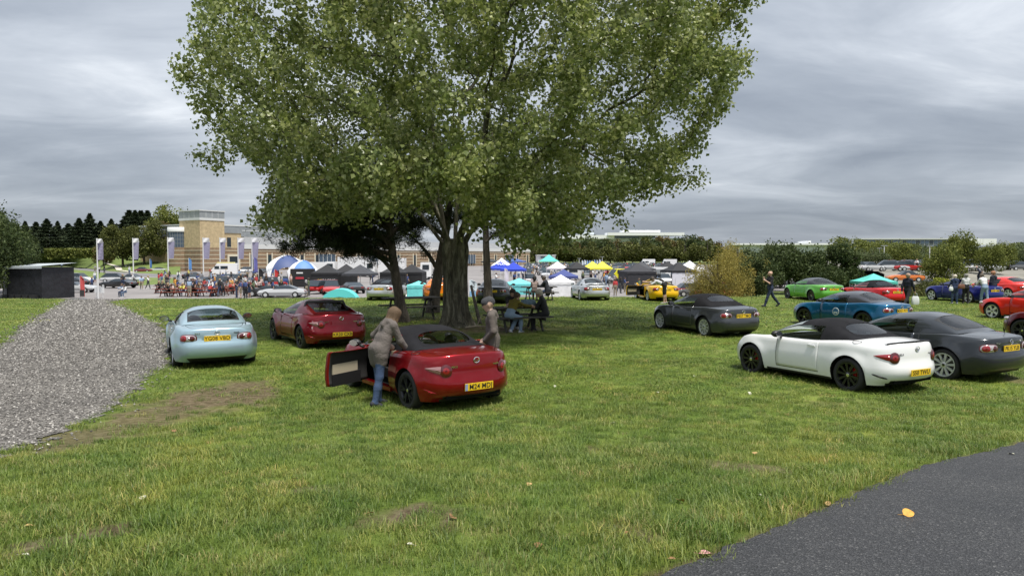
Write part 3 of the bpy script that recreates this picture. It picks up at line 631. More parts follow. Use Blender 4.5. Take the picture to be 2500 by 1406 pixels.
def car(gen, name, label, rl_px, depth, theta, body_mat, roof='soft', roof_mat=None, wheel='ten', plate='', open_doors=(), interior=M_SEAT, group=None, front=False, roof_rear_dark=False, spoiler=False, hoops=False, fl=False, lamp_smoke=False, lettering=True, windows=True, anchor_z=None, badge=None):
    g = GEN[gen]; B = Body(g); G = B.grid(); nc = len(G); nt_ = len(TR); nr = nt_ + len(RR_)
    th = R(theta); hx, hy = -math.sin(th), math.cos(th); lx, ly = -hy, hx
    p = at(rl_px, 800, depth); k = g['fx'] if fl else g['fx'] - g['wb']
    cx = p.x - hx * k - lx * (g['W'] / 2 - .02); cy = p.y - hy * k - ly * (g['W'] / 2 - .02)
    zs = [float(terr(cx + hx * a + lx * b, cy + hy * a + ly * b)) for a in (g['fx'], g['fx'] - g['wb']) for b in (.75, -.75)]
    root = empty(name, (cx, cy, sum(zs) / 4 - .015), math.atan2(hy, hx), label, 'car', group)
    root.rotation_euler[1] = -math.atan2((zs[0] + zs[1] - zs[2] - zs[3]) / 2, g['wb']); root.rotation_euler[0] = math.atan2((zs[0] + zs[2] - zs[1] - zs[3]) / 2, 1.5)
    ci = lambda x: min(range(nc), key=lambda i: abs(B.xs[i] - x))
    d0, d1, cw, dk = ci(g['doorx'][0]), ci(g['doorx'][1]), ci(g['cowl']), ci(g['deck'])
    dk = ci(-.80) if roof == 'rf' else dk; r_cut = nt_ + 1; dr0 = 2; b0, b1 = ci(1.62), cw - 1; t0, t1 = ci(g['deck']) + 2, nc - 1
    V = []; idx = {}
    def vid(sd, c, r):
        key = (sd if G[c][r].y > 1e-5 else 0, c, r)
        if key not in idx: q = G[c][r]; idx[key] = len(V); V.append((q.x, q.y * sd, q.z))
        return idx[key]
    body = []; bm_ = []; parts = {'door': [], 'bonnet': [], 'boot_lid': []}
    for sd in (1, -1):
        for c in range(nc - 1):
            for r in range(nr - 1):
                if d0 <= c < d1 and dr0 <= r < nt_ - 1: continue
                if cw <= c < dk and r >= r_cut: continue
                if b0 <= c < b1 and r >= nt_ + 2: continue
                if t0 <= c < t1 and r >= nt_ + 2: continue
                q = [vid(sd, c, r), vid(sd, c + 1, r), vid(sd, c + 1, r + 1), vid(sd, c, r + 1)]
                q = [q[0]] + [q[i] for i in range(1, 4) if q[i] != q[i - 1]]
                if q[-1] == q[0]: q.pop()
                if len(q) < 3: continue
                m_ = 0; zc = (G[c][r].z + G[c + 1][r + 1].z) / 2; yy = G[c][r].y
                if r < 3 and zc < .262 and B.xs[c] < -1.5 and yy < .56: m_ = 1
                if r < 2 and abs(B.xs[c]) < .78: m_ = 1 if r == 0 else 0
                if B.xs[c] > 1.7 and yy < .45 and .26 < zc < .44: m_ = 1
                body.append(q if sd < 0 else q[::-1]); bm_.append(m_)
    mo('body', mesh('body', V, body, [body_mat, M_BLACK], bm_, True), root)
    def block(c0, c1, r0, r1, sides, gap=.010, thick=0, dx=None):
        V = []; F = []
        for sd in sides:
            n0 = len(V); w = r1 - r0 + 1
            for c in range(c0, c1 + 1):
                for r in range(r0, r1 + 1):
                    q = G[c][r].copy()
                    if c == c0: q = q.lerp(G[c + 1][r], min(.4, gap / max(1e-4, (G[c + 1][r] - q).length)))
                    elif c == c1 and c1 < nc - 1: q = q.lerp(G[c - 1][r], min(.4, gap / max(1e-4, (G[c - 1][r] - q).length)))
                    if r == r0: q = q.lerp(G[c][r + 1], min(.4, gap / max(1e-4, (G[c][r + 1] - q).length)))
                    V.append((q.x, q.y * sd, q.z))
            for c in range(c1 - c0):
                for r in range(w - 1):
                    q = (n0 + c * w + r, n0 + (c + 1) * w + r, n0 + (c + 1) * w + r + 1, n0 + c * w + r + 1); F.append(q if sd < 0 else q[::-1])
        return V, F
    for nm, a, b_ in (('bonnet', b0, b1), ('boot_lid', t0, t1)):
        v, f = block(a, b_, nt_ + 2, nr - 1, (1, -1)); mo(nm, mesh(nm, v, f, body_mat, None, True), root)
    hxp = G[d0][6]
    for sd in (1, -1):
        v, f = block(d0, d1, dr0, nt_ - 1, (sd,)); sdn = 'left' if sd > 0 else 'right'
        w = nt_ - dr0; n = len(v); iv = [(q[0] * .985, q[1] - sd * .075, q[2]) for q in v]; nf = [tuple(i + n for i in q[::-1]) for q in f]; fm = [0] * len(f) + [1] * len(f)
        rim = []
        nc_ = d1 - d0 + 1
        loop = [c * w for c in range(nc_)] + [(nc_ - 1) * w + r for r in range(1, w)] + [c * w + w - 1 for c in range(nc_ - 2, -1, -1)] + [r for r in range(w - 2, 0, -1)]
        for i in range(len(loop)): a, b_ = loop[i], loop[(i + 1) % len(loop)]; rim.append((a, b_, b_ + n, a + n))
        ang = 0
        if sdn in open_doors: ang = -sd * R(64)
        piv = Vector((hxp.x - .02, hxp.y * sd, 0)); vv = [Vector(q) - piv for q in v + iv]
        d = mo('door', mesh('door', vv, f + nf + rim, [body_mat, M_SEAT], fm + [0] * len(rim), True), root, piv, (0, 0, ang))
        q = G[d1 - 1][nt_ - 5]; hb = MB(); hb.bar((q.x + .02, (q.y + .012) * sd, q.z), (q.x + .19, (G[d1 - 3][nt_ - 5].y + .012) * sd, q.z + .012), .022, .026); hb.v = [tuple(Vector(p_) - piv) for p_ in hb.v]; hb.build('handle', body_mat, d)
        if sdn in open_doors:      # pale card and black pocket on the inner face
            t_ = MB(); t_.box((-.58, -sd * .085, .54), (.62, .02, .17)); t_.build('door_card', M_TAN, d); t_ = MB(); t_.box((-.55, -sd * .092, .36), (.7, .025, .2)); t_.build('door_pocket', M_BLACK, d)
        m_ = MB(); M3 = Matrix.Rotation(-sd * .12, 3, 'Z'); base = Vector((hxp.x - .10, sd * (hxp.y + .095), G[d0][nt_ - 1].z + .075)); m_.ell(base, (.075, .105, .068), 12, 8, M3); m_.bar(base - Vector((.0, sd * .07, .03)), base - Vector((-.02, sd * .16, .07)), .05, .04)
        m_.v = [tuple(Vector(p_) - piv) for p_ in m_.v]; mr = m_.build('mirror', M_BLACK if gen != 'NB' or roof == 'soft' else body_mat, d, smooth_=True)
        gm = MB(); gm.lathe([(0, 0), (.06, 0)], 14, axis='X'); gm.v = [tuple(base - piv + Vector((-.078, p_[1] * 1.45, p_[2] * .9))) for p_ in gm.v]; gm.build('mirror_glass', M_CHROME, mr)
    # underside
    u = MB(); rows = [[], []]
    for sd in (1, -1):
        rows = [[(G[c][0].x, G[c][0].y * sd, G[c][0].z) for c in range(nc)], [(G[c][0].x * (.9 if abs(B.xs[c]) > 1.6 else 1), max(0, G[c][0].y - .24) * sd, G[c][0].z + .002) for c in range(nc)]]; u.grid(rows)
    u.box((0, 0, .30), (3.0, 1.12, .26)); u.box((1.6, 0, .36), (.5, 1.0, .3)); u.box((-1.62, 0, .38), (.42, 1.0, .34)); u.build('underbody', M_VOID, root)
    # wheels
    ty, ri, di, ca, cap = wheel_me(wheel)
    sc = g['wr'] / .308
    for w in B.xw:
        for sd in (1, -1):
            e = empty('wheel', (w, sd * (g['W'] / 2 - .122), g['wr'] - .012), 0, parent=root); e.scale = (sc, sc * sd, sc); a = RNG.uniform(0, 1.2)
            for nm, me_ in (('tyre', ty), ('rim', ri), ('brake_disc', di), ('caliper', ca), ('hub_cap', cap)): mo(nm, me_, e, rot=(0, a if nm in ('rim',) else 0, 0))
    # lamps and plate
    zl = g['lampz']; smk = M_LDARK
    for sd in (1, -1):
        e = empty('tail_light', (0, 0, 0), 0, parent=root)
        if gen == 'ND':
            for nm, a, m_ in (('lamp_tail', (.62, zl + .005, tear(.10, .10, .30), 24, .012, .010), pmat('lamp_smoked', (.30, .15, .15), .12, .2, coat=1.0) if not lamp_smoke else M_LRED), ('lamp_ring', (.545, zl, sup(.105, .098, 2), 24, .016, .018), M_LDARK), ('lamp_bulb', (.545, zl, sup(.064, .060, 2), 18, .008, .030), M_LRED)):
                v, f = lens(B, a[0], a[1], a[2], a[3], a[4], a[5], flip=sd); mo(nm, mesh(nm, v, f, m_, None, True), e)
        else:
            w = .20 if gen == 'NC' else .185; h_ = .078 if gen == 'NC' else .082
            for nm, a, m_ in (('lamp_rim', (.615, zl, sup(w * 1.06, h_ * 1.1, 3.0), 24, .010, .008), M_LDARK), ('lamp_lens', (.615, zl, sup(w * .95, h_ * .92, 3.0), 24, .02, .014), M_LCLR if gen == 'NC' else M_LRED),
                              ('lamp_bulb', (.70, zl, sup(.085, .062, 2), 16, .012, .030), M_LRED), ('lamp_bulb', (.515, zl, sup(.068, .056, 2), 16, .012, .029), M_LDARK if gen == 'NC' else M_LCLR)):
                v, f = lens(B, a[0], a[1], a[2], a[3], a[4], a[5], flip=sd); mo(nm, mesh(nm, v, f, m_, None, True), e)
    zp = g['platez']; pr = B.P(B.S, zp); tl = math.atan2(B.P(B.S, zp - .05).x - B.P(B.S, zp + .05).x, .10) * -1
    if plate:
        b = MB(); b.box((0, 0, 0), (.014, .52, .111)); pl = b.build('number_plate', M_PLATE, root, (pr.x - .014, 0, zp), (0, tl, 0))
        text_part(plate, .112, M_INK, pl, (-.0085, -.028 if plate.startswith('M24') else 0, -.002), 0, .0004)
        if plate.startswith('M24'): b = MB(); b.box((-.0085, .235, 0), (.002, .045, .105)); b.build('plate_band', M_EUBLUE, pl)
        if gen != 'ND':   # recess frame round the plate
            b = MB()
            v, f = lens(B, 0, zp, sup(.315, .085, 5), 28, .004, .004); b.add(v, f); b.build('plate_recess', body_mat, root, smooth_=True)
    # badge and script
    zb_ = (.80 if gen == 'ND' else .785 if gen == 'NC' else .765); q = B.P(B.S, zb_)
    b = MB(); n = 20
    for i in range(n): pass
    ring = [(q.x - .012, .052 * math.cos(2 * math.pi * i / n), .042 * math.sin(2 * math.pi * i / n)) for i in range(n + 1)]; b.tube(ring, .006, 5, False)
    b.bar((q.x - .012, -.045, .012), (q.x - .012, 0, -.018), .009, .009); b.bar((q.x - .012, .045, .012), (q.x - .012, 0, -.018), .009, .009); b.build('badge', M_CHROME, root, (0, 0, zb_))
    if lettering:
        for tx, s0, zz in (('MX-5' if gen == 'ND' else 'MX-5', .40, zb_ - (.085 if gen == 'ND' else .015)), ('mazda', -.40, zb_ - (.085 if gen == 'ND' else .015))):
            pp = B.P(B.S - abs(s0), zz); o = text_part(tx, .045, M_CHROME, root, (pp.x - .008, pp.y * (1 if s0 > 0 else -1), zz), 0, .001); o.rotation_euler[2] += math.atan2(pp.x - B.P(B.S, zz).x, .40) * (-1 if s0 > 0 else 1) * 1.3
    # exhausts, aerial, filler cap, bumper slots
    for yy in ((-.52, -.44) if gen == 'ND' else (.46, -.46) if gen == 'NC' else (-.42,)):
        b = MB(); b.lathe([(.022, .2), (.038, .2), (.038, 0), (.030, 0), (.028, .15), (0, .15)], 14, axis='X'); b.build('exhaust', M_CHROME, root, (G[-1][0].x + .06, yy, .235), smooth_=True)
    q = G[ci(-1.50)][nt_ + 1]; b = MB(); b.tube([(q.x, -q.y, q.z - .01), (q.x - .02, -q.y, q.z + .04), (q.x - .12 if gen != 'ND' else q.x - .05, -q.y, q.z + (.42 if gen != 'ND' else .20))], [.012, .006, .003], 6); b.build('aerial', M_BLACK, root)
    # ND bumper side slots
    if gen == 'ND':
        for sd in (1, -1):
            v, f = lens(B, .80, .335, sup(.13, .018, 2.5, .28), 18, .004, .003, flip=sd); mo('bumper_slot', mesh('bumper_slot', v, f, M_BLACK if body_mat is PAINT['white'] else body_mat, None, True), root)
        q = G[ci(-1.28)][nt_]; b = MB(); n = 22; rg = []
        for i in range(n + 1):
            a = 2 * math.pi * i / n; xx = -1.27 + .085 * math.cos(a); yy = .735 + .06 * math.sin(a); rg.append((xx, yy, B.H(xx, yy) - .003 - .35 * max(0, yy - .75) ** 2 * 8))
        b.tube(rg, .004, 4, False); b.build('filler_cap', M_BLACK, root)
    if spoiler:
        up_ = .004 if gen == 'ND' else .075; b = MB(); ysp = np.linspace(-.58, .58, 15); xr = -1.785 if gen == 'ND' else -1.74; sw_ = .55 if gen == 'ND' else 1.0
        sp = lambda dx, dz: [(xr + dx + .13 * abs(yy / .6) ** 2.2, yy, B.H(xr + dx + .13 * abs(yy / .6) ** 2.2, yy) + dz * (1 if gen == 'ND' else (1 - .9 * abs(yy / .58) ** 6))) for yy in ysp]
        b.grid([sp(0, .004), sp(-.05 * sw_, up_ * .9), sp(-.13 * sw_, up_ + .012), sp(-.135 * sw_, up_ - .012), sp(-.04 * sw_, up_ * .9 - .02)]); b.build('spoiler', M_BLACK if gen == 'ND' else body_mat, root, smooth_=True)
    if front or fl:
        for sd in (1, -1):
            b = MB(); q = B.P(B.sx(1.72), .60); b.ell((q.x - .02, q.y * sd - .03 * sd, .60), (.14, .10, .055), 12, 8, Matrix.Rotation(-sd * .7, 3, 'Z')); b.build('headlight', M_LCLR, root, smooth_=True)
    # glasshouse
    if roof != 'open':
        Hr = cr(g['roof'][roof]); wb_ = cr(g['wbelt']); x0, x1 = g['roof'][roof][0][0], g['roof'][roof][-1][0]
    else:
        rk = 'soft'; Hr = cr(g['roof'][rk]); wb_ = cr(g['wbelt']); x0, x1 = g['roof'][rk][0][0], g['roof'][rk][-1][0]
    zbelt = lambda x: B.He(x) + .008
    hdr = .13; bp = -.46 if roof != 'rf' else -.42; nS = 3.0
    def Gs(x, a):
        zb0 = zbelt(x); h = max(.004, Hr(x) - zb0); w = wb_(x); c, s_ = max(0, math.cos(a)), max(0, math.sin(a))
        zz = h * s_ ** (2 / nS); y = w * c ** (2 / nS) * (1 - .235 * min(1, zz / .37)); fw = float(smooth(-.05, .75, x)); rw = float(smooth(-.75, -1.2, x)) if x < -.7 else 0
        return Vector((x + (.13 * fw - .07 * rw) * (1 - (y / w) ** 2), y, zb0 + zz))
    us = sorted(set([x0, .62, .52, .42, .32, .22, hdr, .05, -.06, -.18, -.30, -.40, bp, bp - .05] + list(np.linspace(bp - .12, x1, 13))), reverse=True)
    rw0, rw1 = {'soft': (-.72, -1.04), 'hard': (-.76, -1.20), 'rf': (-.50, -1.44), 'open': (0, 0)}[roof if roof != 'open' else 'open']
    if gen == 'NB' and roof == 'hard': rw0, rw1 = -.66, -1.10
    us = sorted(set([u_ for u_ in us if all(abs(u_ - w_) > .03 for w_ in (rw0, rw1))] + [rw0, rw1]), reverse=True) if roof != 'open' else us
    A_lo, A_s, A_r, A_w = R(1.5), R(33), R(41), R({'soft': 50, 'hard': 43, 'rf': 42, 'open': 45}[roof])
    av = sorted(set([0, A_lo, R(8), R(16), R(25), A_s, A_r, A_w, R(58), R(66), R(74), R(82), R(90)])); av = [a for a in av if abs(a - A_r) > R(1.6) or a in (A_r, A_w)]
    shell = []; sm = []; wins = {'windscreen': [], 'window': [], 'rear_window': []}; SV = []; sid = {}
    def sv(sd, i, j):
        key = (i, j, sd if av[j] < R(89.9) else 0)
        if key not in sid: q = Gs(us[i], av[j]); sid[key] = len(SV); SV.append((q.x, q.y * sd, q.z))
        return sid[key]
    acc = {'shell': [], 'pillar': [], 'windscreen': [], 'rear_window': [], 'wl': [], 'wr': []}
    for sd in (1, -1):
        for i in range(len(us) - 1):
            for j in range(len(av) - 1):
                q = (sv(sd, i, j), sv(sd, i, j + 1), sv(sd, i + 1, j + 1), sv(sd, i + 1, j)); q = q if sd < 0 else q[::-1]
                xm = (us[i] + us[i + 1]) / 2; am = (av[j] + av[j + 1]) / 2
                if xm > hdr:
                    k_ = 'windscreen' if am > A_r else ('pillar' if am > A_s or xm > .60 else ('wl' if sd > 0 else 'wr'))
                    if k_ == 'windscreen' and xm < hdr + .06: k_ = 'windscreen'
                elif xm > bp and am < A_s: k_ = 'wl' if sd > 0 else 'wr'
                elif roof != 'open' and rw1 < xm < rw0 and am > A_w: k_ = 'rear_window'
                elif roof == 'open': k_ = 'pillar' if (xm > .05 and am > A_s) else None
                else: k_ = 'shell'
                if k_: acc[k_].append(q)
    def sub(faces):
        u_ = sorted(set(i for q in faces for i in q)); mp = {o_: n_ for n_, o_ in enumerate(u_)}; return [SV[i] for i in u_], [tuple(mp[i] for i in q) for q in faces]
    rm = roof_mat or (M_FAB if roof == 'soft' else body_mat)
    if acc['shell']: v, f = sub(acc['shell']); ro = mo('roof', mesh('roof', v, f, rm, None, True), root)
    for sd_ in (1, -1):
        fs = [q for q in acc['pillar'] if sum(SV[i][1] for i in q) * sd_ > 0]
        if fs: v, f = sub(fs); mo('screen_pillar', mesh('screen_pillar', v, f, M_BLACK, None, True), root)
    v, f = sub(acc['windscreen']); mo('windscreen', mesh('windscreen', v, f, M_CGLASS, None, True), root)
    if roof == 'rf':
        b = MB(); zt_ = Hr(-.66) - .035; wl_, wh_ = .64, .50
        b.grid([[(-.70 - .06 * (1 - (yy / wl_) ** 2) - .10 * (1 - q), yy * (wl_ + (wh_ - wl_) * q) / wl_, .90 + (zt_ - .90) * q) for yy in np.linspace(-wl_, wl_, 9)] for q in (0, .5, 1)]); b.build('rear_window', M_RGLASS, root, smooth_=True)
        b = MB(); b.bar((-.80, -.62, .92), (-.80, .62, .92), .06, .05); b.bar((-.74, -.5, zt_), (-.74, .5, zt_), .12, .05); b.bar((-.78, .62, .92), (-.72, .5, zt_), .05, .05); b.bar((-.78, -.62, .92), (-.72, -.5, zt_), .05, .05); b.build('rear_window_frame', M_BLACK, root)
    elif acc['rear_window']:
        v, f = sub(acc['rear_window']); mo('rear_window', mesh('rear_window', v, f, M_RGLASS if roof != 'rf' else pmat('dark_glass', (0.01, .01, .012), .04, coat=1.0), None, True), root)
        # rounded surround
        b = MB(); n = 48; uc, ul = (rw0 + rw1) / 2, (rw0 - rw1) / 2; rows = [[], [], []]
        for i in range(n + 1):
            a = 2 * math.pi * i / n; c, s_ = math.cos(a), math.sin(a); e = 2 / (3.0 if roof != 'rf' else 6); cx_, sx_ = math.copysign(abs(c) ** e, c), math.copysign(abs(s_) ** e, s_)
            m_ = max(abs(c), abs(s_)); rx, ry = c / m_, s_ / m_
            for k_, (X_, Y_, of) in enumerate(((cx_ * .97, sx_ * .97, .004), (cx_ * .5 + rx * .5, sx_ * .5 + ry * .5, .005), (rx * 1.04, ry * 1.03, .002))):
                aa = R(90) - (R(90) - A_w) * abs(X_); q = Gs(uc - ul * -Y_, min(aa, R(90))); rows[k_].append(Vector((q.x - of * .5, q.y * (1 if X_ > 0 else -1), q.z + of)))
        b.grid(rows); b.build('window_surround', M_BLACK if roof == 'hard' else rm, root, smooth_=True)
    if windows:
        for k_, sdn in (('wl', 'left'), ('wr', 'right')):
            if sdn in open_doors or roof == 'open' or not acc[k_]: continue
            v, f = sub(acc[k_]); mo('window', mesh('window', v, f, M_CGLASS, None, True), root)
    # cabin
    for sd in (1, -1):
        s_ = MB(); M3 = Matrix.Rotation(-.32, 3, 'Y'); s_.box((-.42, .36 * sd, .62), (.14, .46, .62), M=M3, taper=.8); s_.ell((-.53, .36 * sd, .97), (.06, .13, .09), 10, 6); s_.box((-.08, .36 * sd, .40), (.52, .46, .16)); s_.build('seat', M_SEATL if hoops else interior, root)
        if hoops or roof == 'open':
            h_ = MB(); h_.tube([(-.70, (.36 + .17 * math.cos(a)) * sd, .88 + .17 * math.sin(a)) for a in np.linspace(0, math.pi, 9)], .022, 6); h_.build('roll_hoop', M_SEATL, root)
    d_ = MB(); d_.box((.50, 0, .72), (.36, 1.28, .24), taper=.85); d_.build('dashboard', M_SEAT, root)
    w_ = MB(); n = 18; w_.tube([(.24 + .05 * math.sin(2 * math.pi * i / n), -.36 + .18 * math.cos(2 * math.pi * i / n), .80 + .175 * math.sin(2 * math.pi * i / n)) for i in range(n + 1)], .014, 5, False); w_.bar((.24, -.52, .80), (.24, -.20, .80), .02, .04); w_.build('steering_wheel', M_BLACK, root)
    c_ = MB(); c_.box((-.2, 0, .2), (1.6, 1.45, .04)); c_.box((-.2, .74, .42), (1.3, .02, .3)) if not open_doors else None; c_.box((-.95, 0, .62), (.06, 1.4, .55)); c_.build('cabin_tub', M_VOID, root)
    if open_doors:
        b = MB(); b.box((0, .76, .215), (1.1, .13, .06)); b.box((0, -.76, .215), (1.1, .13, .06)); b.build('door_sill', body_mat, root); b = MB(); b.box((-.57, .70, .52), (.02, .2, .5)); b.box((-.57, -.70, .52), (.02, .2, .5)); b.build('door_shut_panel', body_mat, root)
        b = MB(); b.box((-.56, .72, .80), (.03, .16, .12)); b.build('trim_panel', M_TAN, root)
    if badge:  # round sticker on the door
        q = B.P(B.sx(-.12), .56); b = MB(); b.lathe([(0, .006), (.125, .006), (.13, 0)], 24, axis='Y'); st = b.build('door_roundel', pmat('roundel_white', (.75, .78, .8), .4), root, (q.x, q.y + .006, q.z)); b = MB(); b.lathe([(0, .008), (.108, .008), (.108, .004)], 24, axis='Y'); b.build('roundel_disc', pmat('roundel_blue', (.05, .17, .38), .4), st); b = MB()
        b.v = []; b.box((0, .011, -.03), (.15, .003, .035)); b.box((-.04, .011, -.05), (.05, .003, .03)); b.box((.04, .011, -.05), (.05, .003, .03)); b.build('roundel_emblem', MATS['roundel_white'], st)
    return root
PAINT = dict(white=paint('paint_white', (0.78, 0.78, 0.77), 0.0), red=paint('paint_soul_red', (0.23, 0.0025, 0.006), .5), rfred=paint('paint_wine_red', (0.19, 0.004, 0.010), .5), ice=paint('paint_ice_blue', (0.36, 0.49, 0.55), .5),
    grey=paint('paint_graphite', (0.060, 0.064, 0.070), .5), dgrey=paint('paint_dark_grey', (0.036, 0.040, 0.045), .5), blue=paint('paint_teal_blue', (0.008, 0.10, 0.21), .45), green=paint('paint_spring_green', (0.13, 0.42, 0.06), .3),
    nred=paint('paint_bright_red', (0.55, 0.012, 0.015), 0.0), navy=paint('paint_deep_blue', (0.012, 0.018, 0.16), .35), silver=paint('paint_silver', (0.52, 0.54, 0.55), .6), orange=paint('paint_orange', (0.75, 0.20, 0.01), 0.05), yellow=paint('paint_yellow', (0.80, 0.45, 0.005), 0.0),
    scarlet=paint('paint_scarlet', (0.62, 0.022, 0.012), 0.0), maroon=paint('paint_maroon', (0.10, 0.008, 0.015), .4), black=paint('paint_black', (0.02, 0.02, 0.022), .4), sroof=paint('paint_roof_graphite', (0.06, 0.062, 0.07), .5))
GK = 'roadsters parked on the grass knoll'
car('NC', 'roadster', 'pale ice-blue roadster with matching hard top parked beside the gravel path', 419, 15.35, 28, PAINT['ice'], 'hard', None, 'ten', 'YG08 VBD', hoops=True, group=GK)
car('ND', 'roadster', 'wine-red fastback roadster with black rear window between flying buttresses', 730, 18.3, 35, PAINT['rfred'], 'rf', None, 'dark', 'KR20 CXB', group=GK, lamp_smoke=False)
car('ND', 'roadster', 'deep red roadster with black fabric roof and both doors standing open', 990, 11.2, 36, PAINT['red'], 'soft', None, 'dark', 'M24 MDJ', open_doors=('left', 'right'), group=GK)
car('NC', 'roadster', 'graphite grey roadster with black fabric roof on silver ten-spoke wheels', 1717, 21.5, 22.3, PAINT['grey'], 'soft', None, 'ten', 'PE57 TMO', group=GK)
car('NC', 'roadster', 'teal blue roadster with dark hard top and round sticker on its door', 2106, 23.2, 27.6, PAINT['blue'], 'hard', PAINT['sroof'], 'star', 'MX51 PCY', group=GK, badge=True)
car('ND', 'roadster', 'white roadster with black fabric roof, black wheels and red brake callipers', 2070, 12.67, 26.8, PAINT['white'], 'soft', None, 'black', 'S50 TWU', group=GK, spoiler=True, lamp_smoke=True)
car('NC', 'roadster', 'dark grey roadster with painted hard top parked alongside the white roadster', 2304, 13.87, 27.5, PAINT['dgrey'], 'hard', None, 'twin', 'PK15 YLB', group=GK)
car('NC', 'roadster', 'bright green roadster with dark roof and black wheels by the bushes', 1978, 38.3, 9.6, PAINT['green'], 'hard', PAINT['black'], 'black', 'S7 PVN', group=GK)
car('NB', 'roadster', 'red older roadster with black fabric roof parked between green and blue ones', 2127, 35.6, 8, PAINT['nred'], 'soft', None, 'five', 'N252 JUJ', group=GK)
car('NC', 'roadster', 'deep blue open roadster with bright wheels, people gathered around it', 2361, 36.8, 14.2, PAINT['navy'], 'open', None, 'five', 'GX07 LMB', group=GK)
car('NC', 'roadster', 'red coupe-roofed roadster parked just behind the deep blue one', 2458, 40.2, 13, PAINT['scarlet'], 'hard', None, 'five', '', group=GK)
car('NC', 'roadster', 'scarlet roadster showing its nose and silver five-spoke front wheel', 2420, 27.5, 22, PAINT['scarlet'], 'soft', None, 'five', '', group=GK, fl=True)
car('ND', 'roadster', 'maroon roadster of which only the nose shows, dark wheel', 2494, 20.0, 25, PAINT['maroon'], 'soft', None, 'dark', '', group=GK, fl=True)
car('NB', 'roadster', 'silver roadster with black fabric roof at the knoll edge behind the picnic table', 899, 39.2, -4, PAINT['silver'], 'soft', None, 'five', 'FD03 WVX', group=GK)
car('ND', 'roadster', 'orange roadster at the knoll edge, half hidden by the tree trunk', 1036, 38.6, 9, PAINT['orange'], 'soft', PAINT['orange'], 'dark', 'OK22 EUL', group=GK)
car('NC', 'roadster', 'dark grey hard-top roadster at the knoll edge beside the thin trunk', 1165, 36.6, -4, PAINT['dgrey'], 'hard', None, 'ten', 'PJ08 NTG', group=GK)
car('NB', 'roadster', 'silver hard-top roadster with boot spoiler at the knoll edge', 1414, 39.0, 6, PAINT['silver'], 'hard', None, 'five', 'Y478 XDJ', group=GK, spoiler=True)
car('NB', 'roadster', 'yellow open-topped roadster with its left door open', 1579, 38.5, 6, PAINT['yellow'], 'open', None, 'five', 'YN02 CBT', open_doors=('left',), group=GK)
# ================================================================== trees
def bark(name, a, b_, c):
    m, nt, b, N, L = node_mat(name); tc = N('ShaderNodeTexCoord'); mp = N('ShaderNodeMapping'); L(tc.outputs['Object'], mp.inputs[0]); mp.inputs['Scale'].default_value = (1, 1, .22)
    f = tex(N, L, 7, 9, .7, dist=.8, vec=mp.outputs[0]); L(ramp(N, L, f, [(.34, a), (.52, b_), (.70, c)]), b.inputs['Base Color']); b.inputs['Roughness'].default_value = .95; bumpn(N, L, b, f, 1.0, .12); return m
def leafmat(name, dark, mid, lite, trans=.35, rough=.42, spec=.45):
    m, nt, b, N, L = node_mat(name); geo = N('ShaderNodeNewGeometry')
    c = ramp(N, L, geo.outputs['Random Per Island'], [(0, dark), (.45, mid), (.85, lite), (1.0, tuple(min(1, v * 1.35) for v in lite))])
    tc = N('ShaderNodeTexCoord'); f = tex(N, L, .9, 3, .6); c = mixc(N, L, 1.0, c, ramp(N, L, f, [(.35, (.82, .86, .85)), (.65, (1.18, 1.12, 1.0))]), 'MULTIPLY')
    L(c, b.inputs['Base Color']); b.inputs['Roughness'].default_value = rough; b.inputs['Specular IOR Level'].default_value = spec
    tr = N('ShaderNodeBsdfTranslucent'); L(c, tr.inputs[0]); mx = N('ShaderNodeMixShader'); mx.inputs[0].default_value = trans
    L(b.outputs[0], mx.inputs[1]); L(tr.outputs[0], mx.inputs[2]); L(mx.outputs[0], nt.nodes['Material Output'].inputs[0]); return m
M_BARK = bark('poplar_bark', (0.022, 0.019, 0.014), (0.11, 0.10, 0.07), (0.34, 0.32, 0.24)); M_PBARK = bark('pine_bark', (0.030, 0.024, 0.019), (0.085, 0.070, 0.055), (0.17, 0.145, 0.115))
M_POP = leafmat('poplar_leaf', (0.125, 0.165, 0.040), (0.205, 0.25, 0.075), (0.34, 0.375, 0.165), .45, .34, .5); M_PINE = leafmat('pine_needle', (0.012, 0.020, 0.010), (0.022, 0.036, 0.016), (0.04, 0.055, 0.024), .12, .6, .2)
def rnd_unit(n):
    v = RNG.normal(size=(n, 3)); return v / np.linalg.norm(v, axis=1)[:, None]
def leaf_quads(C, size, aspect=.85, droop=.3, up=None, fold=.18):
    """leaf blades (two triangles folded along the midrib) around the points C"""
    n = len(C); a = rnd_unit(n); a[:, 2] -= droop; a /= np.linalg.norm(a, axis=1)[:, None]
    b = np.cross(a, rnd_unit(n)); b /= np.linalg.norm(b, axis=1)[:, None]; nrm = np.cross(a, b); s = (size * RNG.uniform(.5, 1.35, n))[:, None]
    base = C - a * s * .45; tip = C + a * s * .55; l = C - a * s * .08 + b * s * aspect * .5 + nrm * s * fold; r = C - a * s * .08 - b * s * aspect * .5 + nrm * s * fold
    V = np.stack([base, l, tip, r], 1).reshape(-1, 3); i = np.arange(n)[:, None] * 4
    return V, np.concatenate([i + np.array([0, 1, 2]), i + np.array([0, 2, 3])], 1).reshape(-1, 3)
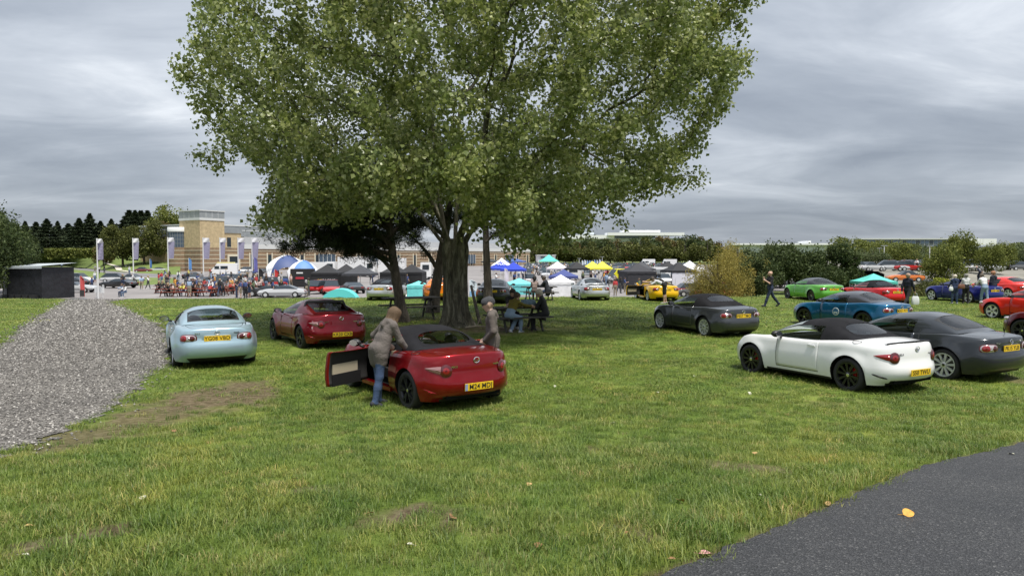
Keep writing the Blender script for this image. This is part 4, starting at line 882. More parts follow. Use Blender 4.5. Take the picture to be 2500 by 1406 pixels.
def colonize(att, start, step=.32, infl=2.2, kill=.55, iters=120, pull=None):
    """space colonisation: nodes, parents"""
    P = [np.array(p, float) for p in start[0]]; par = list(start[1]); alive = np.ones(len(att), bool)
    near_d = np.full(len(att), 1e9); near_i = np.zeros(len(att), int)
    for k_, p in enumerate(P):
        d = np.linalg.norm(att - p, axis=1); u = d < near_d; near_d[u] = d[u]; near_i[u] = k_
    for it in range(iters):
        act = np.where(alive & (near_d < infl))[0]
        if len(act) == 0:
            act = np.where(alive)[0]
            if len(act) == 0: break
            act = act[np.argsort(near_d[act])[:8]]
        acc = {}
        for a in act:
            v = att[a] - P[near_i[a]]; v = v / (np.linalg.norm(v) + 1e-9); acc.setdefault(near_i[a], []).append(v)
        n0 = len(P)
        for k_, vs in acc.items():
            v = np.mean(vs, 0) + RNG.normal(0, .12, 3)
            l = np.linalg.norm(v)
            if l < 1e-3: continue
            P.append(P[k_] + v / l * step); par.append(k_)
        for k_ in range(n0, len(P)):
            d = np.linalg.norm(att - P[k_], axis=1); u = d < near_d; near_d[u] = d[u]; near_i[u] = k_
        alive &= near_d > kill
        if len(P) > 9000: break
    return np.array(P), np.array(par)
def branch_mesh(P, par, rmin, pw=2.3, rmax=None, min_seg=.0, sides=6):
    n = len(P); ch = np.zeros(n, int); r = np.zeros(n)
    for i in range(n):
        if par[i] >= 0: ch[par[i]] += 1
    acc = np.zeros(n)
    for i in range(n - 1, -1, -1):
        r[i] = rmin if ch[i] == 0 else acc[i] ** (1 / pw)
        if rmax is not None: r[i] = min(r[i], rmax)
        if par[i] >= 0: acc[par[i]] += r[i] ** pw
    best = {}
    for i in range(n):
        if par[i] >= 0 and (par[i] not in best or r[i] > r[best[par[i]]]): best[par[i]] = i
    b = MB(); done = np.zeros(n, bool)
    for i in range(n):
        if done[i] or (par[i] >= 0 and best.get(par[i]) == i): continue
        chain = [par[i]] if par[i] >= 0 else []; k_ = i; chain.append(i); done[i] = True
        while k_ in best: k_ = best[k_]; chain.append(k_); done[k_] = True
        if len(chain) < 2: continue
        rr = [r[c] for c in chain]
        if par[i] >= 0: rr[0] = min(r[chain[0]], r[i] * 1.25)
        pts = [P[c] for c in chain]; ns = 12 if max(rr) > .15 else 6 if max(rr) > .03 else 3
        b.tube(pts, rr, ns, False)
    return b, r, ch
# ------------------------------------------------------------------ the poplar in the middle of the knoll
def poplar():
    D = 24.5; o = gp(1108, 797); base = Vector((o.x, o.y, 0))
    poly = [(905, 560), (700, 560), (640, 545), (632, 500), (690, 468), (735, 425), (700, 395), (565, 385), (495, 358), (575, 335), (520, 265), (505, 240), (482, 180), (520, 150), (515, 80), (610, 75), (640, 0), (690, -120), (820, -230), (1000, -320), (1200, -350), (1400, -310), (1600, -220), (1780, -110), (1880, 0), (1850, 70), (1885, 112), (1835, 180), (1790, 240), (1750, 345), (1715, 410), (1700, 455), (1560, 495), (1435, 520), (1425, 560), (1345, 592), (1230, 560), (1120, 480), (1000, 500)]
    poly = [((px - 1250) / F_PX * D, (626 - py) / F_PX * D + 2.4) for px, py in poly]
    n = 60000; x = RNG.uniform(-11, 9.5, n); z = RNG.uniform(2.5, 16.5, n); y = RNG.uniform(-8.5, 8.5, n)
    xc = base.x + .6; rad = np.sqrt(np.clip(1 - ((z - 8.6) / 8.4) ** 2, 0, 1)) * 8.2; y = y / 8.5 * rad
    # the outline narrows towards front and back
    f = np.sqrt(np.clip(1 - (y / np.maximum(rad, .1)) ** 2, 0.0, 1)) * .9 + .1
    k = in_poly(xc + (x - xc) / np.maximum(f, .25) * 1.0, z, poly); x, y, z = x[k], y[k], z[k]
    w = np.sin(x * 1.3 + 2 * np.sin(z * .9)) + np.sin(z * 1.9 + y * 1.1) + np.sin(y * 1.7 - x * .8) + np.where(x > 2.5, -.35, .15)
    core = ((x - xc) / 9) ** 2 + (y / 7.5) ** 2 + ((z - 8.5) / 8) ** 2
    k = (w + RNG.normal(0, .6, len(x)) > -.9) & (RNG.uniform(size=len(x)) < np.clip(core * 1.3 + .15, 0, 1)); A = np.stack([x[k], base.y + y[k], z[k]], 1)
    A = A[RNG.permutation(len(A))[:2700]]
    # boughs that hang low in front and on the left
    low = []
    for (px_, py_, rx, ry, dep, cnt) in ((1290, 500, 130, 90, 20.5, 150), (1180, 420, 160, 80, 19, 120), (1370, 540, 60, 50, 21.5, 50), (760, 470, 90, 60, 22, 90), (690, 535, 60, 45, 22.5, 40), (980, 400, 190, 80, 18.5, 150), (620, 360, 110, 40, 24, 60), (860, 430, 120, 60, 20, 100), (1560, 430, 130, 50, 23, 90)):
        for _ in range(cnt):
            q = at(px_ + RNG.normal(0, .5) * rx, py_ + RNG.normal(0, .5) * ry, dep + RNG.normal(0, .9)); low.append((q.x, q.y, q.z))
    A = np.concatenate([A, np.array(low)])
    # trunk and the fan of main limbs
    P = []; par = []
    def chain(p0, pts):
        i = p0
        for q in pts: P.append(np.array(q, float)); par.append(i); i = len(P) - 1
        return i
    bx, by = base.x, base.y
    t = chain(-1, [(bx + .02, by, -.15), (bx + .0, by, .4), (bx + .0, by, 1.0), (bx + .03, by, 1.7), (bx + .06, by, 2.4)]); fork = t
    limb = [((-.5, .2, 3.0), (-1.2, .3, 3.9), (-2.3, .4, 4.8), (-3.4, .5, 5.6)), ((-.25, -.4, 3.2), (-.7, -.9, 4.3), (-1.2, -1.6, 5.6)), ((.05, .25, 3.3), (.1, .5, 4.6), (.1, .7, 6.2), (.2, .8, 7.8)), ((.35, -.2, 3.3), (.7, -.4, 4.4), (1.0, -.5, 5.8), (1.2, -.6, 7.4)),
            ((.55, .2, 3.2), (1.3, .4, 4.1), (2.4, .7, 5.2), (3.6, 1.0, 6.4)), ((-.35, .5, 3.2), (-.8, 1.3, 4.4), (-1.4, 2.2, 5.8)), ((.3, .6, 3.2), (.9, 1.7, 4.3), (1.5, 2.8, 5.6)), ((.2, -.5, 3.1), (.7, -1.5, 4.0), (1.4, -2.7, 5.0)), ((-.3, -.1, 3.3), (-.5, -.1, 4.6), (-.6, -.1, 6.3), (-.9, 0, 8.0))]
    for l in limb: chain(fork, [(bx + q[0], by + q[1], q[2]) for q in l])
    P, par = colonize(A, (P, par), step=.34, infl=2.6, kill=.6, iters=110)
    b, r, ch = branch_mesh(P, par, .0105, 2.35, .37)
    root = empty('poplar_tree', (0, 0, 0), 0, 'big spreading poplar with thick ridged trunk shading the picnic tables', 'tree')
    # ridged flare of the trunk
    tr = MB(); nseg = 44; rows = []
    for zz, rad_ in ((-.15, .68), (.05, .56), (.25, .46), (.6, .41), (1.1, .39), (1.6, .385), (2.1, .40), (2.6, .44), (3.0, .40)):
        rows.append([(bx + .05 + (rad_ * (1 + .10 * math.sin(5 * a + .6) + .055 * math.sin(9 * a + zz) + .03 * math.sin(17 * a + 2 * zz) + (.16 * math.sin(6 * a + 1) if zz < .3 else 0))) * math.cos(a), by + (rad_ * .85 * (1 + .10 * math.sin(5 * a + .6) + .055 * math.sin(9 * a + zz))) * math.sin(a), zz) for a in np.linspace(0, 2 * math.pi, nseg + 1)])
    tr.grid([q[::-1] for q in rows]); mo('trunk', tr.me('trunk', M_BARK, True), root); mo('branches', b.me('branches', M_BARK, True), root)
    # leaves hang on short twigs round every thin node
    tips = P[(r < .03)]; w = RNG.uniform(size=len(tips)) < .97; tips = tips[w]; per = int(200000 / len(tips)) + 1
    off = rnd_unit(len(tips) * per) * (RNG.uniform(0, 1, len(tips) * per) ** .55 * .50)[:, None]; off[:, 2] -= .06; C = np.repeat(tips, per, 0) + off
    # sprays that end in loose single leaves at the rim
    V, Q = leaf_quads(C, .122, .95, .5); mo('crown', fastmesh('crown', V, Q, M_POP), root)
    tw = MB()
    for p_ in tips[::3]:
        d = Vector(RNG.normal(0, 1, 3)).normalized() * .4; tw.tube([p_, Vector(p_) + d * .5 + Vector((0, 0, .04)), Vector(p_) + d], [.008, .006, .003], 3, False)
    mo('twigs', tw.me('twigs', M_BARK, False), root)
    return root
poplar()
# ------------------------------------------------------------------ dark pines behind and beside it
def pine(px, py, H, lean, label, crown, n_tuft, r0, seed, sweep=None):
    o = gp(px, py); rg = np.random.default_rng(seed); root = empty('pine_tree', (o.x, o.y, o.z), 0, label, 'tree', 'dark pines beside the poplar')
    b = MB(); pts = []; n = 9
    for i in range(n):
        u = i / (n - 1); pts.append((lean[0] * u ** 1.3 + .12 * math.sin(u * 5 + seed), lean[1] * u + .1 * math.sin(u * 4), -.1 + H * u))
    b.tube(pts, [r0 * (1.35 if i == 0 else (1 - .72 * i / n)) for i in range(n)], 10, False); tips = []
    for z0, x1, y1, z1, sp in crown:
        u = min(1, max(0, z0 / H)); s = Vector((lean[0] * u ** 1.3 + .12 * math.sin(u * 5 + seed), lean[1] * u, -.1 + H * u)); e = Vector((x1, y1, z1)); m = s.lerp(e, .5) + Vector((0, 0, -.25 if z1 < z0 else .2))
        q = [s, s.lerp(m, .5) + Vector((0, 0, .08)), m, m.lerp(e, .6), e]; b.tube(q, [r0 * .42, r0 * .33, r0 * .24, .025, .008], 6, False)
        L_ = (e - s).length
        for k_ in range(int(8 + sp * 20)):
            t = rg.uniform(.35, 1.02); c = s.lerp(m, t * 2) if t < .5 else m.lerp(e, t * 2 - 1); d = Vector((rg.normal(0, .5), rg.normal(0, .5), rg.normal(.05, .22))) * sp; tips.append((c, c + d)); b.tube([c, c + d * .6 + Vector((0, 0, -.03)), c + d], [.012, .008, .003], 3, False)
    mo('trunk', b.me('trunk', M_PBARK, True), root)
    T = np.array([np.array(a.lerp(e, q)) for a, e in tips for q in (.45, .7, .9, 1.05)]); C = np.repeat(T, n_tuft, 0) + RNG.normal(0, .10, (len(T) * n_tuft, 3))
    V, Q = leaf_quads(C, .20, .10, -.25, fold=.02); mo('crown', fastmesh('crown', V, Q, M_PINE), root); return root
pine(985, 787, 6.6, (-1.0, .2), 'slim leaning pine trunk growing through the picnic table', [(1.9, -2.0, .4, 2.9, .9), (2.3, -3.2, .3, 2.9, 1.1), (2.9, -2.2, -.6, 3.9, 1.1), (2.8, -4.0, .6, 3.1, 1.2), (3.2, -4.6, .2, 3.6, 1.2), (3.3, .6, .8, 3.6, .9), (3.5, -3.6, 1.0, 4.2, 1.3), (3.6, -2.6, 1.4, 4.5, 1.2), (3.8, -4.6, .8, 4.3, 1.2), (4.0, .8, .6, 4.4, 1.0), (4.4, -1.0, -.5, 5.0, 1.1), (4.6, -3.2, .6, 5.2, 1.2), (5.0, .2, .8, 5.4, 1.0), (5.6, -1.8, .5, 6.2, 1.0), (2.6, -1.0, 1.2, 3.3, 1.0), (4.3, -4.2, 1.0, 4.9, 1.2), (3.0, -2.8, -.2, 3.4, 1.2), (3.6, -1.6, .2, 4.2, 1.1), (2.6, -4.4, .0, 2.7, .8), (4.2, -2.0, .3, 4.8, 1.2)], 34, .21, 3)
pine(1062, 764, 7.5, (.9, .3), 'dark curving pine trunk standing just behind the poplar', [(1.9, -1.4, .3, 3.6, .6), (3.4, -2.0, .6, 4.2, 1.0), (3.8, 1.6, .6, 4.0, .9), (4.2, -1.5, .5, 5.2, 1.1), (4.6, 2.0, .9, 5.0, 1.0), (5.2, -.8, .9, 6.0, 1.0), (5.6, 1.2, .6, 6.4, 1.0)], 18, .26, 5)
pine(1186, 745, 7.8, (.25, .1), 'straight thin pine trunk to the right of the poplar', [(4.0, 2.2, .2, 4.1, .9), (4.3, 3.4, .5, 4.5, 1.1), (4.6, -1.4, .5, 4.6, .9), (5.0, 2.6, -.3, 5.3, 1.1), (5.2, 4.2, .6, 5.2, 1.0), (5.6, 1.4, .7, 6.0, 1.0), (6.0, -1.0, .4, 6.3, .9), (4.9, 1.2, -.6, 4.7, .9), (6.6, 2.2, .5, 7.0, 1.0), (3.2, 1.2, .1, 3.6, .5)], 18, .22, 8)
# ------------------------------------------------------------------ picnic tables
M_WOOD = pmat('weathered_dark_wood', (0.055, 0.05, 0.044), .85, noise=(9, .45), bump=(60, .4, .01)); M_RWOOD = pmat('red_stained_wood', (0.20, 0.045, 0.025), .8, noise=(9, .35))
PT = {}
def picnic_parts(mat):
    if mat.name in PT: return PT[mat.name]
    d = {}
    def bx(c, s, M=None): b = MB(); b.box((0, 0, 0), s, M=M); return b.me('plank', mat)
    d['table_plank'] = bx(0, (1.9, .135, .042)); d['seat_plank'] = bx(0, (1.9, .125, .042))
    b = MB(); b.bar((0, -.22, .70), (0, -.68, .0), .09, .045, up=(1, 0, 0)); d['leg_a'] = b.me('leg', mat); b = MB(); b.bar((0, .22, .70), (0, .68, .0), .09, .045, up=(1, 0, 0)); d['leg_b'] = b.me('leg', mat)
    b = MB(); b.bar((0, -.74, .40), (0, .74, .40), .045, .09); d['cross_beam'] = b.me('cross_beam', mat); b = MB(); b.bar((0, -.36, .69), (0, .36, .69), .045, .08); d['top_batten'] = b.me('top_batten', mat)
    PT[mat.name] = d; return d
def picnic(loc, rz, label, mat=M_WOOD, group=None, sc=1.0):
    d = picnic_parts(mat); root = empty('picnic_table', loc, rz, label, 'picnic table', group); root.scale = (sc, sc, sc)
    for i in range(5): mo('table_plank', d['table_plank'], root, (0, (i - 2) * .145, .745), (RNG.normal(0, .006), 0, RNG.normal(0, .003)))
    for sd in (1, -1):
        for i in range(2): mo('seat_plank', d['seat_plank'], root, (0, sd * (.58 + i * .14), .465), (RNG.normal(0, .008), 0, RNG.normal(0, .003)))
    for x in (-.62, .62):
        for k_ in ('leg_a', 'leg_b', 'cross_beam', 'top_batten'): mo(k_[:3] if k_.startswith('leg') else k_, d[k_], root, (x + (.02 if k_ in ('cross_beam', 'top_batten') else 0) + (.047 if k_ in ('cross_beam', 'top_batten') else 0), 0, 0))
    return root
p = gp(983, 788); picnic((p.x + .1, p.y + 1.4, p.z), R(24), 'weathered dark picnic table with a leaning trunk in front of it', group='picnic tables on the knoll', sc=1.12)
T2 = gp(1268, 812); TBL2 = picnic((T2.x - .05, T2.y + .75, T2.z), R(20), 'dark picnic table where three people sit round a blue-grey rucksack', group='picnic tables on the knoll')
T3 = gp(1318, 737); TBL3 = picnic((T3.x, T3.y + 1.2, T3.z), R(8), 'dark picnic table at the knoll edge with two people perched on it', group='picnic tables on the knoll')
# fallen prop leaning on the trunk
b = MB(); a, c = gp(1165, 792), gp(1128, 780); b.tube([(c.x + .35, c.y, 1.28), (a.x + .1, a.y, .02)], [.05, .07], 7); tag(b.build('broken_branch', M_PBARK), 'broken dark branch propped against the poplar trunk', 'branch')
b = MB(); q = gp(1130, 800); b.tube([(q.x + .1, q.y - .2, .03), (q.x + .5, q.y - .3, .09), (q.x + .9, q.y - .1, .05), (q.x + 1.5, q.y - .5, .04)], [.03, .035, .025, .01], 5); b.tube([(q.x + .5, q.y - .3, .09), (q.x + .62, q.y - .2, .42)], [.02, .006], 5); tag(b.build('fallen_twig', pmat('pale_twig', (.32, .27, .2), .9)), 'pale fallen twig lying at the foot of the poplar', 'branch')
# ================================================================== people
def surfnets(F, o, h):
    s = F < 0; nx, ny, nz = F.shape; c = (nx - 1, ny - 1, nz - 1); acc = np.zeros(c + (3,)); cnt = np.zeros(c)
    sl = lambda a, b: tuple(slice(q, q + m) for q, m in zip((a), b))
    offs = [(i, j, k) for i in (0, 1) for j in (0, 1) for k in (0, 1)]
    for a in offs:
        for ax in range(3):
            if a[ax]: continue
            b = list(a); b[ax] = 1; Fa, Fb = F[sl(a, c)], F[sl(b, c)]; m = (Fa < 0) != (Fb < 0); t = np.where(m, Fa / np.where(m, Fa - Fb, 1), 0)
            for d in range(3): acc[..., d] += np.where(m, a[d] + (t if d == ax else 0), 0)
            cnt += m
    act = cnt > 0; idm = -np.ones(c, int); idm[act] = np.arange(act.sum()); I = np.argwhere(act)
    V = (I + acc[act] / cnt[act][:, None]) * h + np.array(o); Q = []
    for ax in range(3):
        u, w = (ax + 1) % 3, (ax + 2) % 3; n = [nx, ny, nz]; n[ax] -= 1
        a = [slice(None)] * 3; b = [slice(None)] * 3; a[ax] = slice(0, -1); b[ax] = slice(1, None); m = s[tuple(a)] != s[tuple(b)]; E = np.argwhere(m)
        E = E[(E[:, u] > 0) & (E[:, w] > 0) & (E[:, u] < F.shape[u] - 1) & (E[:, w] < F.shape[w] - 1)]
        if not len(E): continue
        def cell(du, dw): q = E.copy(); q[:, u] += du; q[:, w] += dw; return idm[tuple(q.T)]
        q = np.stack([cell(-1, -1), cell(0, -1), cell(0, 0), cell(-1, 0)], 1); fl = s[tuple(E.T)]; q[~fl] = q[~fl][:, ::-1]; Q.append(q)
    return V, np.concatenate(Q)
def capd(P, a, b, ra, rb):
    a, b = np.array(a, float), np.array(b, float); d = b - a; l2 = d @ d + 1e-12; t = np.clip(((P - a) @ d) / l2, 0, 1)
    return np.linalg.norm(P - a - t[..., None] * d, axis=-1) - (ra + (rb - ra) * t)
def blob(prims, h=.02, k=.014):
    """one continuous skin over tapered capsules (a, b, ra, rb, material)"""
    lo = np.min([np.minimum(p[0], p[1]) - max(p[2], p[3]) for p in prims], 0) - 3 * h; hi = np.max([np.maximum(p[0], p[1]) + max(p[2], p[3]) for p in prims], 0) + 3 * h
    n = np.ceil((hi - lo) / h).astype(int) + 1; ax = [lo[i] + h * np.arange(n[i]) for i in range(3)]
    acc = np.zeros(n); 
    for p in prims:
        m = max(p[2], p[3]) + 6 * k + h; l = np.minimum(p[0], p[1]) - m; u = np.maximum(p[0], p[1]) + m
        i0 = [max(0, int((l[i] - lo[i]) / h)) for i in range(3)]; i1 = [min(n[i], int((u[i] - lo[i]) / h) + 2) for i in range(3)]
        X = np.stack(np.meshgrid(*[ax[i][i0[i]:i1[i]] for i in range(3)], indexing='ij'), -1)
        acc[i0[0]:i1[0], i0[1]:i1[1], i0[2]:i1[2]] += np.exp(np.minimum(-capd(X, *p[:4]) / k, 30))
    F = -k * np.log(acc + 1e-12); V, Q = surfnets(F, lo, h); C = V[Q].mean(1)
    D = np.stack([capd(C, *p[:4]) for p in prims], 1); mt = np.array([p[4] for p in prims])[D.argmin(1)]; return V, Q, mt
M_CLOTH = attr_mat('cloth_top', 'top_colour', .9); M_LEGS = attr_mat('cloth_legs', 'leg_colour', .9); M_SKIN = attr_mat('skin', 'skin_colour', .55); M_HAIR = attr_mat('hair', 'hair_colour', .7); M_SHOE = attr_mat('shoe', 'shoe_colour', .7)
def fold(m, sc, d):
    nt = m.node_tree; b = nt.nodes['Principled BSDF']; f = tex(nt.nodes.new, nt.links.new, sc, 4, .6, dist=1.2); bumpn(nt.nodes.new, nt.links.new, b, f, .8, d)
fold(M_CLOTH, 16, .022); fold(M_LEGS, 16, .02); fold(M_HAIR, 40, .02)
PM = [M_CLOTH, M_LEGS, M_SKIN, M_HAIR, M_SHOE]
def skeleton(H=1.75, lean=0, hp=(0, 0), kn=(0, 0), sh=(5, -5), ab=(8, 8), el=(15, 15), head=0, yaw=0, hipz=None, sleeve='short', shorts=False, jacket=False, hair='short', fem=False, fingers=True, cap=False, tw=0, wide=1.0, elin=(0, 0)):
    s = H / 1.75; pr = []; v = lambda *a: np.array(a, float)
    def A(a, b, ra, rb, m): pr.append((np.array(a, float) * s, np.array(b, float) * s, ra * s, rb * s, m))
    legs = []
    for i, sd in ((0, 1), (1, -1)):
        p, k = R(hp[i]), R(kn[i]); th = v(math.sin(p), .03 * sd, -math.cos(p)) * .43; shk = v(math.sin(p - k), 0, -math.cos(p - k)) * .43; legs.append((th, shk, p - k))
    hz = hipz / s if hipz is not None else max(-(l[0] + l[1])[2] for l in legs) + .085
    pel = v(0, 0, hz); up = v(math.sin(R(lean)), 0, math.cos(R(lean))); fw = v(math.cos(R(lean)), 0, -math.sin(R(lean))); L_ = v(-math.sin(R(tw)), math.cos(R(tw)), 0)
    waist = pel + up * .20; chest = pel + up * .36; shc = pel + up * .47; hw = .085 if not fem else .09; sw = (.175 if not fem else .155) * wide; tr = (.105 if not fem else .098) * wide
    for sd in (1, -1):
        A(pel + v(0, hw * sd * .7, 0), waist + L_ * .055 * sd, .112 if fem else .105, tr * .92, 1 if not jacket else 0); A(waist + L_ * .055 * sd, chest + L_ * .075 * sd + fw * .01, tr * .95, tr * 1.02, 0); A(chest + L_ * .07 * sd, shc + L_ * sw * .75 * sd, tr, .066, 0); A(shc + L_ * .05 * sd + up * .02, shc + L_ * sw * sd - up * .01, .062, .058, 0)
    A(pel + v(0, hw * .7, -.02), pel + v(0, -hw * .7, -.02), .112, .112, 1); A(shc, shc + up * .06, .07, .06, 0)
    if jacket:
        for sd in (1, -1): A(waist + L_ * .07 * sd, pel + v(0, .10 * sd, -.10), .112, .112, 0); A(pel + v(-.03, .07 * sd, .02), pel + v(-.0, .085 * sd, -.20), .112, .105, 0)
        A(shc - fw * .06 + up * .03, shc - fw * .10 - up * .05, .065, .05, 0); A(shc - fw * .05 + L_ * .07 + up * .03, shc - fw * .05 - L_ * .07 + up * .03, .05, .05, 0)
    nk = shc + up * .055; hd = R(lean * .55 + head); hu = v(math.sin(hd), 0, math.cos(hd)); hfw = v(math.cos(hd) * math.cos(R(yaw)), math.cos(hd) * math.sin(R(yaw)), -math.sin(hd)); hl = np.cross(hu, hfw); hl /= np.linalg.norm(hl)
    hc = nk + hu * .135 + hfw * .015; A(nk - up * .02, hc - hu * .05, .052, .05, 2)
    A(hc + hu * .035 - hfw * .022, hc + hu * .03 + hfw * .018, .088, .080, 2); A(hc - hu * .045 + hfw * .03, hc + hu * .03 + hfw * .025, .056, .07, 2); A(hc - hu * .075 + hfw * .055, hc - hu * .03 + hfw * .045, .034, .05, 2); A(hc + hu * .012 + hfw * .092, hc - hu * .018 + hfw * .108, .010, .017, 2)
    for sd in (1, -1): A(hc + hl * .082 * sd - hfw * .005 + hu * .012, hc + hl * .084 * sd - hfw * .008 - hu * .025, .018, .013, 2)
    if hair in ('short', 'long', 'curly'):
        A(hc + hu * .058 - hfw * .03, hc + hu * .065 + hfw * .035, .084, .070, 3); A(hc + hu * .03 - hfw * .05, hc - hu * .03 - hfw * .045, .075, .058, 3)
        for sd in (1, -1): A(hc + hu * .05 + hl * .045 * sd + hfw * .02, hc + hu * .01 + hl * .06 * sd - hfw * .03, .055, .045, 3)
    if hair == 'curly': A(hc + hu * .07 - hfw * .03, hc - hu * .02 - hfw * .06, .115, .09, 3); A(hc + hu * .08, hc + hu * .08 + hfw * .03, .09, .08, 3)
    if hair == 'long':
        for sd in (1, -1): A(hc + hu * .05 + hl * .06 * sd - hfw * .02, hc - hu * .20 + hl * .085 * sd - hfw * .0, .06, .036, 3); A(hc + hu * .03 + hl * .078 * sd + hfw * .03, hc - hu * .19 + hl * .09 * sd + hfw * .06, .036, .02, 3)
        A(hc - hfw * .055, hc - hu * .20 - hfw * .055, .078, .055, 3)
    if hair == 'beard': A(hc - hu * .075 + hfw * .055, hc - hu * .05 + hfw * .06, .042, .045, 3)
    if cap: A(hc + hu * .085 - hfw * .035, hc + hu * .082 + hfw * .055, .088, .070, 3); A(hc + hu * .05 - hfw * .06, hc + hu * .06 + hfw * .02, .075, .085, 3); A(hc + hu * .06 + hfw * .085 + hl * .03, hc + hu * .06 + hfw * .085 - hl * .03, .035, .035, 3)
    hands = []
    for i, sd in ((0, 1), (1, -1)):
        a, b_, e = R(sh[i]), R(ab[i]), R(el[i]); s0 = shc + L_ * sw * sd - up * .015; ad = v(math.sin(a) * math.cos(b_), sd * math.sin(b_), -math.cos(a) * math.cos(b_)); eb = s0 + ad * .29
        inn = R(elin[i]); fd = v(math.sin(a + e) * math.cos(inn), -sd * math.sin(inn), -math.cos(a + e) * math.cos(inn)); wr = eb + fd * .25; lm = 0 if sleeve == 'long' else 2; x = .012 if jacket else 0
        A(s0, eb, .058 + x, .045 + x, 0); 
        if sleeve == 'short': A(s0.copy() + ad * .15, eb, .045, .042, 2)
        A(eb, wr, .043 + (.014 if sleeve == 'long' else 0) + x * .5, .030 + (.012 if sleeve == 'long' else 0) + x * .5, lm)
        hand = wr + fd * .055; sdv = np.cross(fd, v(0, sd, 0)); sdv = sdv / (np.linalg.norm(sdv) + 1e-9); A(wr, hand + fd * .02, .028, .034, 2); curl = v(0, -sd * .5, 0)
        if fingers:
            for q, ln in ((-.027, .055), (-.009, .065), (.009, .062), (.026, .05)):
                f0 = hand + fd * .035 + sdv * q; f1 = f0 + (fd + curl * .3) * ln * .6; f2 = f1 + (fd * .5 + curl) * ln * .5; A(f0, f1, .0095, .009, 2); A(f1, f2, .009, .008, 2)
            t0 = hand - fd * .01 + sdv * -.03; A(t0, t0 + sdv * -.025 + fd * .035 + curl * .03, .011, .009, 2)
        hands.append((hand + fd * .06) * s)
    for i, sd in ((0, 1), (1, -1)):
        th, shk, pa = legs[i]; h0 = pel + v(0, hw * sd, -.02); kn_ = h0 + th; an = kn_ + shk; A(h0, kn_, .095, .066, 1)
        if shorts: A(h0.copy(), h0 + th * .78, .10, .085, 1); A(kn_ - th * .1, kn_ + shk * .35, .056, .056, 2); A(kn_ + shk * .3, an, .055, .036, 2)
        else: A(kn_, kn_ + shk * .45, .064, .062, 1); A(kn_ + shk * .4, an - shk * .02, .062, .050, 1)
        t = R(0) if abs(math.degrees(pa)) < 12 else min(.7, max(-.9, pa)); fd = v(math.cos(t), .12 * sd, math.sin(t)); A(an + v(0, 0, -.03) - fd * .05, an + v(0, 0, -.045) + fd * .09, .044, .044, 4); A(an + v(0, 0, -.05) + fd * .09, an + v(0, 0, -.055) + fd * .155, .042, .032, 4)
    return pr, hc * s, (hu, hfw, hl), hands
SKIN = [(0.48, 0.30, 0.22), (0.42, 0.25, 0.18), (0.52, 0.35, 0.27), (0.22, 0.12, 0.08)]
def person(loc, face, label, top, legs, hcol=(.05, .035, .02), skin=0, shoe=(.02, .02, .02), vox=.0165, group=None, name='person', eyes=False, **kw):
    pr, hc, (hu, hfw, hl), hands = skeleton(**kw); V, Q, m = blob(pr, vox, .012); o = mo(name, fastmesh(name, V, Q, PM, m, True), None, loc, (0, 0, face))
    o['top_colour'] = top; o['leg_colour'] = legs; o['skin_colour'] = SKIN[skin]; o['hair_colour'] = hcol; o['shoe_colour'] = shoe; tag(o, label, 'person', group)
    if eyes:
        for sd in (1, -1): b = MB(); b.ell(hc + hl * .034 * sd + hu * .018 + hfw * .082, (.012, .014, .009), 8, 6); b.build('eye', pmat('eye_dark', (.03, .02, .015), .3), o)
        b = MB(); c = hc - hu * .052 + hfw * .082; b.bar(c + hl * .024, c - hl * .024, .01, .008); b.build('mouth', pmat('lip', (.30, .12, .10), .5), o)
    return o, hands, hc
def fa(dx, dy): return math.atan2(dy, dx)
JEAN = (.045, .075, .15); LJEAN = (.20, .27, .36); BLK = (.012, .012, .014); TAUPE = (.115, .098, .088); WHITE = (.62, .62, .63)
q = gp(925, 988); wm, _, _ = person((q.x, q.y, q.z), fa(.75, .66), 'person in taupe hooded jacket and jeans leaning towards the open red roadster', TAUPE, JEAN, (.10, .06, .03), 0, (.02, .022, .03), .011, eyes=True, H=1.66, lean=27, head=14, hp=(8, -6), kn=(8, 6), sh=(-22, 22), ab=(44, 8), el=(70, 20), elin=(30, 0), sleeve='long', jacket=True, hair='long', fem=True)
# loose strands of the leaning person's long hair
hb = MB(); pr_, hc_, (hu_, hf_, hl_), _ = skeleton(H=1.66, lean=27, head=14, hp=(8, -6), kn=(8, 6), jacket=True, hair='long', fem=True)
for i in range(150):
    a = RNG.uniform(0, 6.283); rr = RNG.uniform(.2, 1); d_ = math.cos(a) * hl_ * .088 - abs(math.sin(a)) * hf_ * .085 + hf_ * .02; s0 = hc_ + hu_ * .085 + d_ * .45; s1 = hc_ + hu_ * .03 + d_ * (1.06 + .1 * rr); s2 = hc_ - hu_ * .10 + d_ * (1.1 + .15 * rr) + RNG.normal(0, .006, 3); s3 = s2 + np.array([.02, 0, -.13 - .08 * RNG.uniform()]) + RNG.normal(0, .014, 3)
    hb.cur = int(RNG.integers(0, 3)); hb.tube([s0, s1, s2, s3], [.005, .008, .007, .003], 4, False)
hb.build('hair', [pmat('hair_fair', (.20, .125, .06), .5), pmat('hair_mid', (.115, .07, .033), .5), pmat('hair_shade', (.05, .03, .015), .5)], wm)
q = at(1203, 900, 12.9); mn, _, hc = person((q.x, q.y, float(terr(q.x, q.y))), fa(-.96, -.05), 'person in flat cap and taupe hooded top, hands in pockets behind the red roadster', (.105, .088, .076), LJEAN, (.04, .04, .045), 2, BLK, .011, eyes=True, H=1.66, lean=4, head=10, sh=(-8, -8), ab=(14, 14), el=(48, 48), elin=(25, 25), sleeve='long', jacket=True, hair='none', cap=True)
